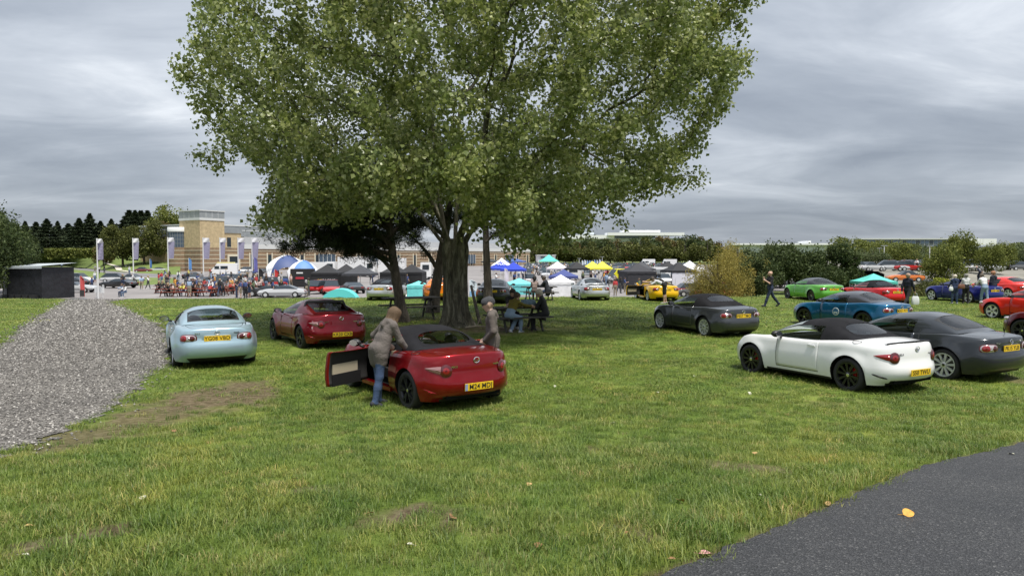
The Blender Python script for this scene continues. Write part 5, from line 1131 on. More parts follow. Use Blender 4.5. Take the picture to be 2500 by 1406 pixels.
q = gp(1880, 749); person((q.x, q.y, q.z), fa(-1, -.1), 'person in black t-shirt and dark jeans striding past, hand raised to mouth', BLK, (.018, .028, .06), (.16, .08, .05), 0, BLK, eyes=True, H=1.78, hp=(24, -26), kn=(6, 14), sh=(20, 48), ab=(12, 10), el=(110, 100), elin=(30, 45), hair='beard')
q = gp(2215, 752); o, hd, _ = person((q.x, q.y, q.z), fa(.8, .55), 'person in navy jumper and black trousers walking with a white carrier bag', (.012, .014, .028), BLK, (.36, .25, .18), 0, BLK, H=1.68, hp=(22, -28), kn=(4, 20), sh=(-20, 14), ab=(8, 10), el=(15, 12), sleeve='long', hair='short')
def sack(loc, w, d, h, mat, name, label, cat, rz=0, strap=True):
    b = MB(); n = 14; rows = []
    for z, k in ((0, .82), (.12, 1.0), (.5, 1.0), (.85, .85), (1.0, .55)):
        rows.append([(w / 2 * k * math.copysign(abs(math.cos(a)) ** .6, math.cos(a)), d / 2 * k * math.copysign(abs(math.sin(a)) ** .6, math.sin(a)) * (1 + .08 * math.sin(5 * a)), h * z) for a in np.linspace(0, 2 * math.pi, n + 1)])
    b.grid(rows); b.add([r for r in rows[0][:-1]], [tuple(range(n - 1, -1, -1))])
    root = empty(name, loc, rz, label, cat); b.build('bag_body', mat, root, smooth_=True); t = MB(); t.tube([(-w * .22, 0, h * .93), (-w * .2, 0, h * 1.25), (0, 0, h * 1.38), (w * .2, 0, h * 1.25), (w * .22, 0, h * .93)], .010, 5); t.build('bag_handle', mat, root); return root
M_BAGW = pmat('carrier_white', (.66, .68, .68), .5); hw_ = o.matrix_basis @ Vector(hd[1]); sack((hw_.x + .03, hw_.y, hw_.z - .55), .36, .14, .40, M_BAGW, 'carrier_bag', 'white carrier bag held by the walking person in navy', 'bag')
q = gp(1622, 741); person((q.x, q.y, q.z), fa(-1, .12), 'person in pale t-shirt and dark shorts bending into the yellow roadster', (.52, .52, .53), BLK, (.05, .04, .03), 0, (.25, .25, .25), H=1.76, lean=66, head=15, hp=(4, -4), kn=(4, 4), sh=(60, 75), ab=(10, 8), el=(15, 20), shorts=True)
GB = 'people gathered round the deep blue roadster'
for px, py, hh, f, lb, tp, lg, hr, kw in (
    (2330, 742, 1.50, (.15, .98), 'person in navy coat with pale hair and small white bag by the deep blue roadster', (.02, .035, .085), (.05, .08, .15), (.62, .55, .45), dict(sleeve='long', jacket=True, fem=True, hair='short', hp=(5, -5), sh=(20, 15), el=(50, 20))),
    (2357, 742, 1.54, (.2, .97), 'person in white blouse with brown shoulder bag by the deep blue roadster', WHITE, BLK, (.22, .21, .20), dict(sleeve='long', fem=True, hair='short', hp=(4, -4), sh=(20, 20), el=(60, 60))),
    (2403, 743, 1.60, (-.1, .99), 'person in white t-shirt and blue jeans bending over the deep blue roadster', WHITE, LJEAN, (.10, .08, .06), dict(lean=18, head=15, hp=(14, -8), kn=(10, 6), sh=(30, 25), el=(30, 40), ab=(14, 25), hair='short')),
    (2424, 739, 1.66, (-.4, .9), 'person in dark jacket and reddish hair behind the deep blue roadster', (.015, .018, .03), BLK, (.34, .16, .08), dict(sleeve='long', jacket=True, hair='short', head=8)),
    (2392, 735, 1.68, (.3, -.9), 'person with arm raised holding a pale cap beside the deep blue roadster', (.03, .035, .06), BLK, (.06, .05, .04), dict(sleeve='long', hair='short', sh=(20, 150), el=(20, 70)))):
    q = gp(px, py); person((q.x, q.y, float(terr(q.x, q.y))), fa(*f), lb, tp, lg, hr, int(RNG.integers(0, 3)), (.5, .5, .5) if 'coat' in lb else BLK, .02, GB, H=hh, **kw)
M_BROWN = pmat('brown_leather', (.16, .07, .04), .5)
q = gp(2346, 742); sack((q.x * .992, q.y * .992, .78), .34, .14, .24, M_BROWN, 'shoulder_bag', 'brown leather shoulder bag carried by the person in white blouse', 'bag'); q = gp(2321, 742); sack((q.x * .992, q.y * .992, .68), .20, .10, .20, M_BAGW, 'handbag', 'small white handbag carried by the person in navy coat', 'bag')
def seat_at(tbl, x, y, dz=0): return tbl.matrix_basis @ Vector((x, y, dz))
rz = TBL2.rotation_euler[2]
def sit(tbl, x, y, f, label, tp, lg, **kw):
    p = seat_at(tbl, x, y); a = tbl.rotation_euler[2] + f
    kw.setdefault('hp', (86, 84)); kw.setdefault('kn', (88, 84)); return person((p.x, p.y, tbl.location.z), a, label, tp, lg, H=kw.pop('H', 1.74), hipz=kw.pop('hipz', .57), **kw)
sit(TBL2, -.52, -.66, R(25), 'person in olive jumper and light jeans leaning over the picnic table', (.13, .10, .012), LJEAN, hcol=(.06, .035, .02), lean=30, head=8, sh=(58, 66), ab=(8, 8), el=(25, 18), sleeve='long', shoe=(.6, .6, .6), hp=(70, 78), kn=(105, 80), group='people at the picnic table', vox=.014, eyes=True)
o, _, _ = person(tuple(seat_at(TBL2, .02, .66)), rz + R(-95), 'young dark-haired person in black t-shirt on the far bench', BLK, BLK, (.02, .015, .012), 0, (.6, .6, .6), .014, 'people at the picnic table', eyes=True, H=1.74, hipz=.57, lean=14, head=10, sh=(45, 40), ab=(6, 6), el=(65, 70), hp=(86, 84), kn=(88, 84), hair='short')
person(tuple(seat_at(TBL2, .78, -.52)), rz + R(150), 'grey-haired person in black t-shirt at the end of the picnic table', BLK, BLK, (.40, .36, .30), 1, BLK, .014, 'people at the picnic table', eyes=True, H=1.78, hipz=.58, lean=16, head=16, sh=(34, 30), ab=(10, 10), el=(60, 66), hp=(74, 80), kn=(76, 84), hair='short')
M_RUCK = pmat('rucksack_blue_grey', (.14, .21, .26), .7, noise=(8, .3)); sack(tuple(seat_at(TBL2, .35, -.05, .767)), .52, .36, .24, M_RUCK, 'rucksack', 'blue-grey rucksack lying on the picnic table', 'rucksack', R(20))
b = MB(); b.lathe([(0, 0), (.033, 0), (.038, .10), (.034, .10), (0, .02)], 12); tag(b.build('paper_cup', pmat('paper_white', (.7, .7, .68), .6), None, tuple(seat_at(TBL2, -.12, .1, .768))), 'white paper cup standing on the picnic table', 'cup')
b = MB(); b.box((0, 0, .02), (.26, .18, .04)); tag(b.build('food_tray', pmat('tray_card', (.45, .36, .24), .8), None, tuple(seat_at(TBL2, -.35, -.1, .768)), (0, 0, .4)), 'card food tray on the picnic table beside the cup', 'tray')
person(tuple(seat_at(TBL3, -.35, -.55)), TBL3.rotation_euler[2] + R(75), 'person with dark curly hair and pinkish top on the edge table', (.32, .24, .22), (.12, .09, .08), (.012, .01, .01), 1, BLK, .02, 'people at the knoll edge table', H=1.66, hipz=.57, lean=10, sh=(40, 35), el=(60, 60), hp=(84, 86), kn=(84, 88), hair='curly', fem=True)
person(tuple(seat_at(TBL3, .38, -.58)), TBL3.rotation_euler[2] + R(150), 'person in dark coat with hood on the edge table', (.016, .018, .025), JEAN, (.05, .04, .03), 0, BLK, .02, 'people at the knoll edge table', H=1.78, hipz=.58, lean=18, head=12, sh=(40, 35), el=(60, 60), hp=(80, 70), kn=(84, 88), sleeve='long', jacket=True)
# ================================================================== the show ground below the knoll
def sheet(name, px_poly, z, mat, plane=None):
    v = [sg(*p, ZS) for p in px_poly]; v = [(p.x, p.y, z) for p in v]; m = mesh(name, v, [tuple(range(len(v)))], mat)
    if m.polygons[0].normal.z < 0: m.flip_normals()
    return tag(mo(name, m), kind='structure')
def pave():
    m, nt, b, N, L = node_mat('show_tarmac'); c = ramp(N, L, tex(N, L, .12, 8, .65), [(.3, (.15, .138, .135)), (.5, (.21, .195, .19)), (.7, (.27, .25, .245))]); L(c, b.inputs['Base Color']); b.inputs['Roughness'].default_value = .85; return m
M_PAVE = pave(); M_ROAD = pmat('road_grey', (.16, .155, .155), .85, noise=(.4, .15)); M_VERGE = pmat('verge_grass', (.12, .165, .035), .95, noise=(.6, .3)); M_PATH = pmat('pale_path', (.55, .50, .42), .9)
v = [(-90, 47), (120, 47), (150, 200), (90, 330), (-60, 330), (-110, 150)]; tag(mo('showground', mesh('showground', [(x, y, ZS) for x, y in v], [tuple(range(6))], M_PAVE)), kind='structure')
sheet('verge', [(150, 676), (215, 676), (300, 692), (345, 697), (440, 690), (425, 679), (330, 677), (270, 668), (200, 660), (150, 655)], ZS + .012, M_VERGE)
sheet('verge', [(1650, 731), (1790, 716), (1930, 709), (2050, 700), (2600, 690), (2600, 735)], ZS + .012, M_VERGE)
def bank():
    rows = []
    for u in np.linspace(0, 1, 7):
        r = []
        for px, yb in ((-150, 651), (60, 651), (160, 650), (215, 655), (270, 662), (340, 667), (440, 671)):
            a = sg(px, yb); b_ = at(px, 619, 262); q = a.lerp(b_, u); q.z = ZS + .02 + (b_.z - ZS) * float(smooth(0, 1, u)); r.append(q)
        rows.append(r)
    b = MB(); b.grid(rows); tag(b.build('lawn_bank', M_VERGE, smooth_=True), kind='structure')
    def on(px, u):
        yb = np.interp(px, [-150, 60, 160, 215, 270, 340, 440], [651, 651, 650, 655, 662, 667, 671]); a = sg(px, yb); b_ = at(px, 619, 262); q = a.lerp(b_, u); q.z = ZS + .02 + (b_.z - ZS) * float(smooth(0, 1, u)); return q
    b = MB(); L_ = [on(238, .75), on(258, .62), on(262, .40), on(285, .30), on(292, .12), on(330, .02)]; b.grid([[q + Vector((-.9, 0, .06)) for q in L_], [q + Vector((.9, 0, .06)) for q in L_]]); tag(b.build('footpath', M_PATH), kind='structure'); return on
ON_BANK = bank()
sheet('road', [(60, 700), (190, 700), (170, 672), (215, 664), (330, 674), (440, 678), (440, 672), (330, 668), (215, 656), (60, 652)], ZS + .008, M_ROAD)
b = MB(); g_ = [[(sx, y, z) for sx in (-700, -60, 250, 700)] for y, z in ((335, ZS - .02), (480, ZS + .6), (700, 2.2), (1500, 2.5), (3500, 2.2))]; b.grid(g_); tag(b.build('far_field', M_FIELD), kind='structure')
# ------------------------------------------------------------------ museum building
M_BUFF = pmat('buff_brick', (.50, .39, .23), .9, noise=(1.2, .22)); M_BRN = pmat('brown_brick', (.27, .185, .115), .9, noise=(1.0, .2)); M_CREAM = pmat('cream_stone', (.66, .60, .46), .85); M_METAL = pmat('grey_cladding', (.30, .32, .33), .5, .2, noise=(.8, .12)); M_COP = pmat('pale_coping', (.62, .63, .62), .6); M_DGLASS = pmat('dark_window_glass', (.03, .04, .05), .08); M_SLATE = pmat('slate_roof', (.20, .205, .21), .7, noise=(.5, .15)); M_BLUEGL = pmat('blue_glass', (.07, .10, .14), .08)
def museum():
    C0 = Vector(((490 - CX) / F_PX * 185, 185, ZS)); e1 = Vector((.53, .85, 0)).normalized(); e2 = Vector((-e1.y, e1.x, 0)); rz = math.atan2(e1.y, e1.x); root = empty('museum', C0, rz, 'long brick museum hall with buff tower, brown striped base and pale coping', 'building')
    def box(nm, mat, a0, a1, b0, b1, z0, z1, parent=None): b = MB(); b.box(((a0 + a1) / 2, (b0 + b1) / 2, (z0 + z1) / 2), (a1 - a0, b1 - b0, z1 - z0)); return b.build(nm, mat, parent or root)
    tw = box('tower_wall', M_BUFF, 0, 7.3, 0, 8.8, 6.2, 13.3); box('tower_base', M_BRN, -.02, 7.32, -.02, 8.82, 0, 6.2); box('tower_band', M_COP, -.12, 7.42, -.12, 8.92, 13.3, 13.9); box('tower_cladding', M_METAL, -.05, 7.35, -.05, 8.85, 13.9, 15.7); box('tower_coping', M_COP, -.2, 7.5, -.2, 9.0, 15.7, 15.95)
    for i in range(5): box('stone_band', M_CREAM, -.07, 7.37, -.07, 8.87, .9 + i * 1.12, 1.05 + i * 1.12)
    for i in range(1, 4): box('cladding_rib', M_COP, -.08, -.05, i * 2.2 - .04, i * 2.2 + .04, 13.95, 15.65); box('cladding_rib', M_COP, i * 1.8 - .04, i * 1.8 + .04, -.08, -.05, 13.95, 15.65)
    c = Vector((.6, 9.6, 0)); b = MB(); b.lathe([(2.9, 0), (2.9, 6.3)], 20, c); b.build('stair_drum', M_BRN, root, smooth_=True); b = MB(); b.lathe([(2.8, 6.3), (2.8, 10.4)], 20, c); b.build('stair_glazing', M_BLUEGL, root, smooth_=True); b = MB(); b.lathe([(3.0, 10.4), (3.0, 11.6), (0, 11.7)], 20, c); b.build('stair_cornice', M_COP, root, smooth_=True)
    for i in range(10):
        a = math.pi + .1 + i * .23; b = MB(); b.box((c.x + 2.82 * math.cos(a), c.y + 2.82 * math.sin(a), 8.35), (.06, .06, 4.1)); b.build('mullion', M_METAL, root)
    for z in (7.3, 8.35, 9.4): b = MB(); b.lathe([(2.84, z - .04), (2.84, z + .04)], 20, c); b.build('transom', M_METAL, root)
    for i in range(5): b = MB(); b.lathe([(2.96, .9 + i * 1.12), (2.96, 1.05 + i * 1.12)], 20, c); b.build('stone_band', M_CREAM, root)
    # link block
    box('link_wall', M_BUFF, 7.3, 13.2, .9, 9, 6.2, 10.2); box('link_base', M_BRN, 7.3, 13.2, .88, 9, 0, 6.2); box('link_coping', M_METAL, 7.35, 13.35, .75, 9.1, 10.2, 11.6)
    for i in range(5): box('stone_band', M_CREAM, 7.34, 13.2, .80, .88, .9 + i * 1.12, 1.05 + i * 1.12)
    wn = box('window', M_DGLASS, 8.7, 9.9, .82, .9, 6.4, 9.0); box('window_sill', M_CREAM, 8.5, 10.1, .78, .82, 6.25, 6.4, None)
    dr = box('door', M_DGLASS, 9.2, 12.0, .70, .78, 0, 3.9); box('door_surround', M_CREAM, 8.6, 9.2, .66, .84, 0, 4.4); box('door_surround', M_CREAM, 12.0, 12.6, .66, .84, 0, 4.4); box('door_lintel', M_CREAM, 8.6, 12.6, .64, .84, 3.9, 4.5)
    # rear hall
    box('hall_wall', M_BUFF, 7.6, 95, 11, 40, 0, 9.6); box('hall_cladding', M_METAL, 7.5, 95.2, 10.9, 40.2, 9.6, 12.6); box('hall_coping', M_COP, 7.4, 95.4, 10.8, 40.3, 12.6, 12.95); box('hall_band', M_COP, 7.45, 95.3, 10.85, 40.2, 11.3, 11.5)
    # long front range
    box('range_wall', M_BRN, 13.2, 172, 2.2, 11, 0, 6.0); box('range_coping', M_COP, 13.1, 172.3, 2.0, 11.2, 6.0, 7.3)
    for i in range(5): box('stone_band', M_CREAM, 13.2, 172.1, 2.12, 2.2, .9 + i * 1.12, 1.05 + i * 1.12)
    b = MB(); b.add([(16, 2.6, 7.3), (170, 2.6, 7.3), (165, 10.9, 9.6), (22, 10.9, 9.6), (170, 10.95, 7.3), (16, 10.95, 7.3)], [(0, 1, 2, 3), (1, 4, 2), (0, 3, 5)]); b.build('pitched_roof', M_SLATE, root)
    for i, a in enumerate(list(range(17, 60, 6)) + list(range(70, 170, 9))):
        w = box('window', M_DGLASS, a, a + 1.3, 2.0, 2.1, .6, 4.4); box('window_surround', M_CREAM, a - .4, a, 1.98, 2.14, .3, 4.9); box('window_surround', M_CREAM, a + 1.3, a + 1.7, 1.98, 2.14, .3, 4.9)
    for a in (42, 62, 120, 150):
        box('glazed_bay', M_BLUEGL, a, a + 7, 1.7, 1.95, 1.0, 4.6)
        for k_ in range(5): box('bay_mullion', M_COP, a + k_ * 1.72, a + .12 + k_ * 1.72, 1.6, 1.7, 1.0, 4.6)
    b = MB(); b.tube([(30, 20, 12.9), (30, 20, 15.4)], .12, 6); b.box((30.4, 20, 15.0), (1.1, .3, .9)); b.build('roof_aerial', M_METAL, root)
    return root
museum()
# ------------------------------------------------------------------ far buildings
M_WROOF = pmat('white_roof', (.82, .83, .84), .6); M_SHED = pmat('pale_shed', (.55, .60, .62), .7)
def slab(nm, label, boxes, d):
    o = at(boxes[0][1], 640, d); root = empty(nm, (o.x, o.y, 0), 0, label, 'building')
    for part, p0, p1, y0, y1, dep, m in boxes:
        a, b_ = at(p0, y0, d + dep), at(p1, y1, d + dep); b = MB(); zb = b_.z; b.box(((a.x + b_.x) / 2 - o.x, dep + 12, (a.z + zb) / 2), (b_.x - a.x, 24, a.z - zb)); b.build(part, m, root)
    return root
slab('distribution_centre', 'long white flat-roofed building above the far tree belt', [('wall', 1280, 1672, 582, 640, 6, M_SHED), ('lower_roof', 1290, 1500, 574, 583, 0, M_WROOF), ('roof', 1484, 1671, 568, 575, -4, M_WROOF), ('upper_roof', 1520, 1612, 562, 567, 2, M_WROOF), ('ribbon_window', 1500, 1600, 576, 581, 2, M_BLUEGL), ('plant_room', 1425, 1450, 567, 573, 8, M_SHED)], 700)
slab('warehouse', 'pale grey flat warehouse behind the right-hand bushes', [('wall', 1800, 2110, 598, 640, 4, M_SHED), ('roof', 1790, 2120, 594, 598, 0, M_WROOF), ('vent', 1974, 1980, 588, 594, 3, M_WROOF)], 620)
def office():
    d = 460; o = at(2110, 640, d); root = empty('office_block', (o.x, o.y, 0), 0, 'two-storey grey office block with rows of windows and white end panels', 'building')
    def bx(nm, p0, p1, y0, y1, dep, m, th=10):
        a, b_ = at(p0, y0, d), at(p1, y1, d); b = MB(); b.box(((a.x + b_.x) / 2 - o.x, dep + th / 2, (a.z + b_.z) / 2), (b_.x - a.x, th, a.z - b_.z)); return b.build(nm, m, root)
    bx('wall', 2102, 2368, 584, 640, 0, M_METAL); bx('roof', 2098, 2370, 582, 584.5, -.6, M_COP, 12); bx('end_panel', 2367, 2391, 582.5, 600, -.5, M_WROOF, 9); bx('end_panel', 2392, 2398, 583, 599, -.5, M_WROOF, 9); bx('end_panel', 2399, 2432, 583, 598, -.5, M_WROOF, 9)
    for i in range(24):
        for r_, (y0, y1) in enumerate(((587, 595.5), (598.5, 606))): bx('window', 2106 + i * 10.9, 2114.5 + i * 10.9, y0, y1, -.25, M_BLUEGL if (i * 7 + r_) % 3 else M_DGLASS, .2)
office()
slab('site_cabin', 'white two-storey portable cabin at the end of the museum', [('wall', 1313, 1356, 624, 640, 0, M_WROOF), ('roof', 1311, 1358, 622, 624, -.5, M_COP), ('window', 1320, 1330, 626.5, 630, -.3, M_BLUEGL), ('window', 1338, 1348, 626.5, 630, -.3, M_BLUEGL)], 290)
# ------------------------------------------------------------------ background trees
LM = dict(dark=leafmat('leaf_dark_green', (.030, .048, .014), (.048, .072, .022), (.075, .10, .035), .25, .6, .2), olive=leafmat('leaf_olive', (.055, .066, .018), (.085, .098, .027), (.125, .135, .04), .25, .6, .2), autumn=leafmat('leaf_rust', (.075, .060, .018), (.11, .085, .026), (.15, .12, .04), .25, .6, .2),
    fresh=leafmat('leaf_fresh', (.085, .11, .022), (.13, .155, .035), (.19, .21, .055), .3, .6, .2), willow=leafmat('leaf_willow', (.19, .165, .03), (.27, .23, .055), (.36, .31, .10), .35, .6, .2), conifer=leafmat('leaf_conifer', (.013, .021, .010), (.022, .034, .016), (.036, .05, .024), .1, .7, .15), lime=leafmat('leaf_lime', (.19, .22, .02), (.27, .30, .03), (.36, .38, .06), .3, .6, .2), sage=leafmat('leaf_sage', (.058, .080, .030), (.085, .112, .045), (.12, .148, .065), .25, .6, .2))
def crown_pts(n, seed, kind='broad', lumps=26):
    r = np.random.default_rng(seed)
    if kind == 'conifer':
        z = r.uniform(0, 1, n) ** .8; k = np.floor(z * 11) / 11; rad = (1 - z) * (.75 + .5 * (z * 11 - np.floor(z * 11) < .55)) * r.uniform(.25, 1, n) ** .5; a = r.uniform(0, 6.283, n)
        return np.stack([rad * np.cos(a) * (1 + .2 * np.sin(3 * a + z * 20)), rad * np.sin(a), z], 1)
    C = []; 
    while len(C) < lumps:
        p = r.uniform(-1, 1, 3)
        if .35 < np.linalg.norm(p) < .95: C.append(p)
    C = np.array(C); C[:, 2] = C[:, 2] * .5 + .5; s = r.uniform(.22, .42, lumps); i = r.integers(0, lumps, n); d = r.normal(size=(n, 3)); d /= np.linalg.norm(d, axis=1)[:, None]; q = C[i] + d * (s[i] * r.uniform(.35, 1, n) ** .35)[:, None] * np.array([1, 1, .62]) + r.normal(0, .03, (n, 3))
    if kind == 'willow': q[:, 2] -= .28 * np.abs(d[:, 0]) * r.uniform(0, 1, n)
    if kind == 'spiky': q[:, 2] += .22 * (r.uniform(size=n) < .12) * r.uniform(0, 1, n)
    q[:, 2] = np.maximum(q[:, 2], .0); return q
TV = {}
def tree_var(key, mat, n, leaf, kind, seed, asp=1.0, trunk=.22, dims=(5, 10)):
    """unit tree made at its real size: dims = (crown radius, height)"""
    rad, H = dims; q = crown_pts(n, seed, kind); zc = 0 if trunk == 0 else trunk; C = q * np.array([rad, rad, H * (1 - zc) * .92]) + np.array([0, 0, H * zc * .8]); V, Q = leaf_quads(C, leaf, asp, .1 if kind != 'willow' else .7, fold=.12)
    cm = fastmesh('crown', V, Q, mat); b = MB(); rg = random.Random(seed)
    b.tube([(0, 0, -.3), (rg.uniform(-.1, .1), 0, H * .25), (rg.uniform(-.3, .3), rg.uniform(-.2, .2), H * .6), (0, 0, H * .88)], [H * .028, H * .022, H * .014, .03], 7, False)
    if kind != 'conifer':
        for i in range(7): a = rg.uniform(0, 6.28); z0 = H * rg.uniform(.15, .45); b.tube([(0, 0, z0), (rad * .35 * math.cos(a), rad * .35 * math.sin(a), z0 + H * .16), (rad * .72 * math.cos(a), rad * .72 * math.sin(a), z0 + H * .26)], [H * .012, H * .008, .02], 5, False)
    TV[key] = (cm, b.me('trunk', M_PBARK, True)); return TV[key]
def plant(name, key, loc, label, sc=1.0, group=None, cat='tree', sz=None, wid=None):
    cm, tm = TV[key]; root = empty(name, loc, RNG.uniform(0, 6.28), label, cat, group); s = sc; root.scale = (s, s, s * (sz or 1)); mo('trunk', tm, root); mo('crown', cm, root); root.scale = (s * (wid or 1), s * (wid or 1), s * (sz or 1)); return root
for i in range(3): tree_var('con%d' % i, LM['conifer'], 5200, .75, 'conifer', 40 + i, .35, .04, (4.6, 15))
for i in range(3): tree_var('far%d' % i, LM[('olive', 'autumn', 'dark')[i]], 4200, .95, 'broad', 50 + i, .9, .12, (8.5, 15.5))
tree_var('mid0', LM['olive'], 7000, .42, 'broad', 60, .9, .18, (5.5, 11)); tree_var('mid1', LM['fresh'], 7000, .42, 'broad', 61, .9, .14, (5.5, 12)); tree_var('mid2', LM['autumn'], 6000, .42, 'broad', 62, .9, .2, (4.5, 9))
for i in range(3): tree_var('bush%d' % i, LM[('dark', 'sage', 'dark')[i]], 11000, .27, 'spiky', 70 + i, .6, .12, (3.0, 5.6))
tree_var('willow', LM['willow'], 16000, .19, 'willow', 81, .32, .10, (2.7, 5.4)); tree_var('left', LM['dark'], 17000, .26, 'spiky', 82, .6, .14, (4.2, 9.0))
for i in range(3): tree_var('right%d' % i, LM[('sage', 'fresh', 'sage')[i]], 5500, .5, 'broad', 90 + i, .7, .06, (6.0, 10))
tree_var('lime', LM['lime'], 7000, .22, 'broad', 95, .8, .06, (2.2, 3.0)); tree_var('yel', LM['fresh'], 8000, .30, 'spiky', 96, .7, .05, (3.0, 7)); tree_var('scrub', LM['olive'], 5000, .16, 'broad', 97, .5, 0, (1.8, 1.6)); tree_var('rough', LM['autumn'], 4500, .16, 'spiky', 98, .3, 0, (1.9, 1.3))
CN = 'conifers in the dark belt beyond the bank'
for i, px in enumerate(list(np.linspace(-120, 300, 17)) + [318, 332, 346, 362]):
    d = 262 + (i % 3) * 7; top = 533 - (10 if i % 4 == 1 else 0) - (22 if px > 310 else 0) + RNG.uniform(-12, 14) + (10 if px < 130 else 0); q = at(px, 619, d); zt = at(px, top, d).z; q.z = 2.6
    plant('conifer_tree', 'con%d' % (i % 3), q, 'tall dark conifer in the belt beyond the lawn bank', (zt - q.z) / 15, CN, wid=RNG.uniform(1.3, 2.2))
for px, u, key, hpx, lb in ((300, .30, 'mid0', 105, 'round olive tree on the lawn bank beside the pale footpath'), (352, .40, 'mid0', 112, 'large olive tree on the lawn bank behind the flagpole'), (252, .30, 'mid2', 50, 'small dark tree on the lawn bank by the path'), (392, .75, 'mid2', 85, 'rust-tinged tree between the olive trees and the museum tower'), (412, .95, 'mid1', 120, 'fresh green tree rising behind the museum drum')):
    q = ON_BANK(px, u); H = TV[key][0].vertices[0].co.z; plant('broadleaf_tree', key, q, lb, hpx / F_PX * q.y / {'mid0': 11, 'mid1': 12, 'mid2': 9}[key], 'broadleaf trees on the lawn bank')
for px, d, s in ((425, 290, 1.5), (445, 300, 1.4)): q = at(px, 640, d); q.z = 1; plant('broadleaf_tree', 'mid1', q, 'tall fresh green tree beyond the museum tower', s, 'trees beyond the museum tower')
# clipped hedge on the bank
b = MB(); q0, q1 = at(112, 622, 240), at(243, 622, 236); n = 2600; t = RNG.uniform(size=n); C = np.stack([q0.x + (q1.x - q0.x) * t, q0.y + (q1.y - q0.y) * t + RNG.uniform(-1, 1, n), 1.6 + RNG.uniform(0, 1, n) ** .6 * 3.3], 1); V, Q = leaf_quads(C, .9, .8, 0); tag(mo('hedge', fastmesh('hedge', V, Q, LM['fresh'])), 'long clipped green hedge at the top of the lawn bank', 'hedge')
FN = 'trees in the belt behind the far car park'
for i, px in enumerate(np.linspace(1290, 1745, 26)):
    d = 372 + (i % 3) * 14; top = 580 + RNG.uniform(-9, 9) - (6 if 1560 < px < 1690 else 0); q = at(px, 641, d); q.z = ZS; zt = at(px, top, d).z
    plant('belt_tree', 'far%d' % (0, 1, 2, 0, 2, 1)[i % 6], q, ('olive tree in the belt behind the far car park', 'rust-tinted tree in the belt behind the far car park', 'dark green tree in the belt behind the far car park')[(0, 1, 2, 0, 2, 1)[i % 6]], (zt - q.z) / 15.5, FN)
for px, d, s, lb in ((-75, 64, 1.0, 'tall dark green tree farthest from the stage tent'), (12, 69, .84, 'smaller dark green tree overhanging the stage tent'), (-25, 75, 1.05, 'dark green tree behind the one overhanging the stage tent')):
    q = at(px, 720, d); q.z = ZS; plant('leafy_tree', 'left', q, lb, s, 'dark trees beside the stage tent')
q = at(1752, 720, 62); q.z = float(terr(q.x, q.y)) - .1; plant('willow_tree', 'willow', q, 'yellow-leaved willow at the edge of the knoll', 1.0)
q = at(1800, 712, 70); q.z = ZS; plant('willow_tree', 'willow', q, 'smaller yellow willow showing behind the first', .95, sz=1.12)
BN = 'dark bushes behind the green and red roadsters'
for i, (px, d, s) in enumerate(((1846, 66, .80), (1862, 80, 1.1), (1940, 74, 1.15), (2042, 76, 1.12), (1905, 88, 1.1), (2010, 70, .7))):
    q = at(px, 710, d); q.z = ZS; plant('bushy_tree', 'bush%d' % (i % 3), q, ('small dark bush beside the willow, behind the striding person', 'grey-green bush just behind the small one by the willow', 'broad dark bush right behind the green roadster', 'dark bush between the green and red roadsters', 'grey-green bush farther back behind the green roadster', 'low dark bush in front of the broad ones')[i % 6], s * .86, BN)
TZ = .35
b = MB(); b.grid([[(x0 + (d_ - 78) * .15 + k_ * (120 + d_ * .4) / 6, d_, z_ + .1 * math.sin(k_ * 2 + d_)) for k_ in range(7)] for d_, z_, x0 in ((74, ZS - .1, 40), (82, ZS + .2, 42), (92, TZ - .15, 46), (100, TZ, 48), (180, TZ, 60), (300, TZ, 80))]); tag(b.build('car_park_terrace', pmat('terrace_ground', (.20, .19, .16), .9, noise=(.15, .3)), smooth_=True), kind='structure')
RN = 'trees round the right-hand car park'
for i, (px, d, s) in enumerate(((2110, 160, .9), (2180, 175, 1.25), (2215, 180, 1.0), (2250, 190, .95), (2300, 200, 1.0), (2345, 185, .85), (2390, 190, .95), (2430, 175, .9), (2470, 160, .95), (2505, 150, 1.0), (2150, 210, 1.2), (2275, 230, 1.2), (2360, 230, 1.2), (2460, 220, 1.25), (2540, 170, 1.1), (2130, 130, .6), (2075, 190, 1.3))):
    q = at(px, 680, d); q.z = TZ; plant('car_park_tree', 'right%d' % (i % 3), q, ('grey-green tree by the right-hand car park', 'fresh green tree by the right-hand car park')[i % 3 == 1], s * RNG.uniform(.42, .62), RN, wid=1.35)
for px, d, s, lb in ((2305, 85, .75, 'tallest yellow-green young tree above the lime-yellow bush'), (2345, 95, .78, 'yellow-green young tree next to the tallest one'), (2420, 92, .55, 'short yellow-green bush behind the red coupe-roofed roadster'), (2450, 105, .6, 'yellow-green bush on the car park terrace')): q = at(px, 700, d); q.z = ZS if d < 90 else TZ - .2; plant('yellow_green_bush', 'yel', q, lb, s, 'yellow-green young trees', 'bush')
q = at(2298, 690, 66); q.z = ZS; plant('lime_bush', 'lime', q, 'bright lime-yellow bush behind the deep blue roadster', .62, cat='bush')
for i, px in enumerate(np.linspace(2105, 2520, 24)):
    d = 54 + (i % 4) * 5; q = at(px, 710, d); q.z = max(ZS, float(terr(q.x, q.y))) - .1; plant('scrub_bush', 'scrub' if i % 3 else 'rough', q, ('low olive scrub along the knoll edge behind the cars' if i % 3 else 'low brown rough scrub along the knoll edge'), RNG.uniform(.7, 1.15), 'low scrub along the knoll edge', 'bush')
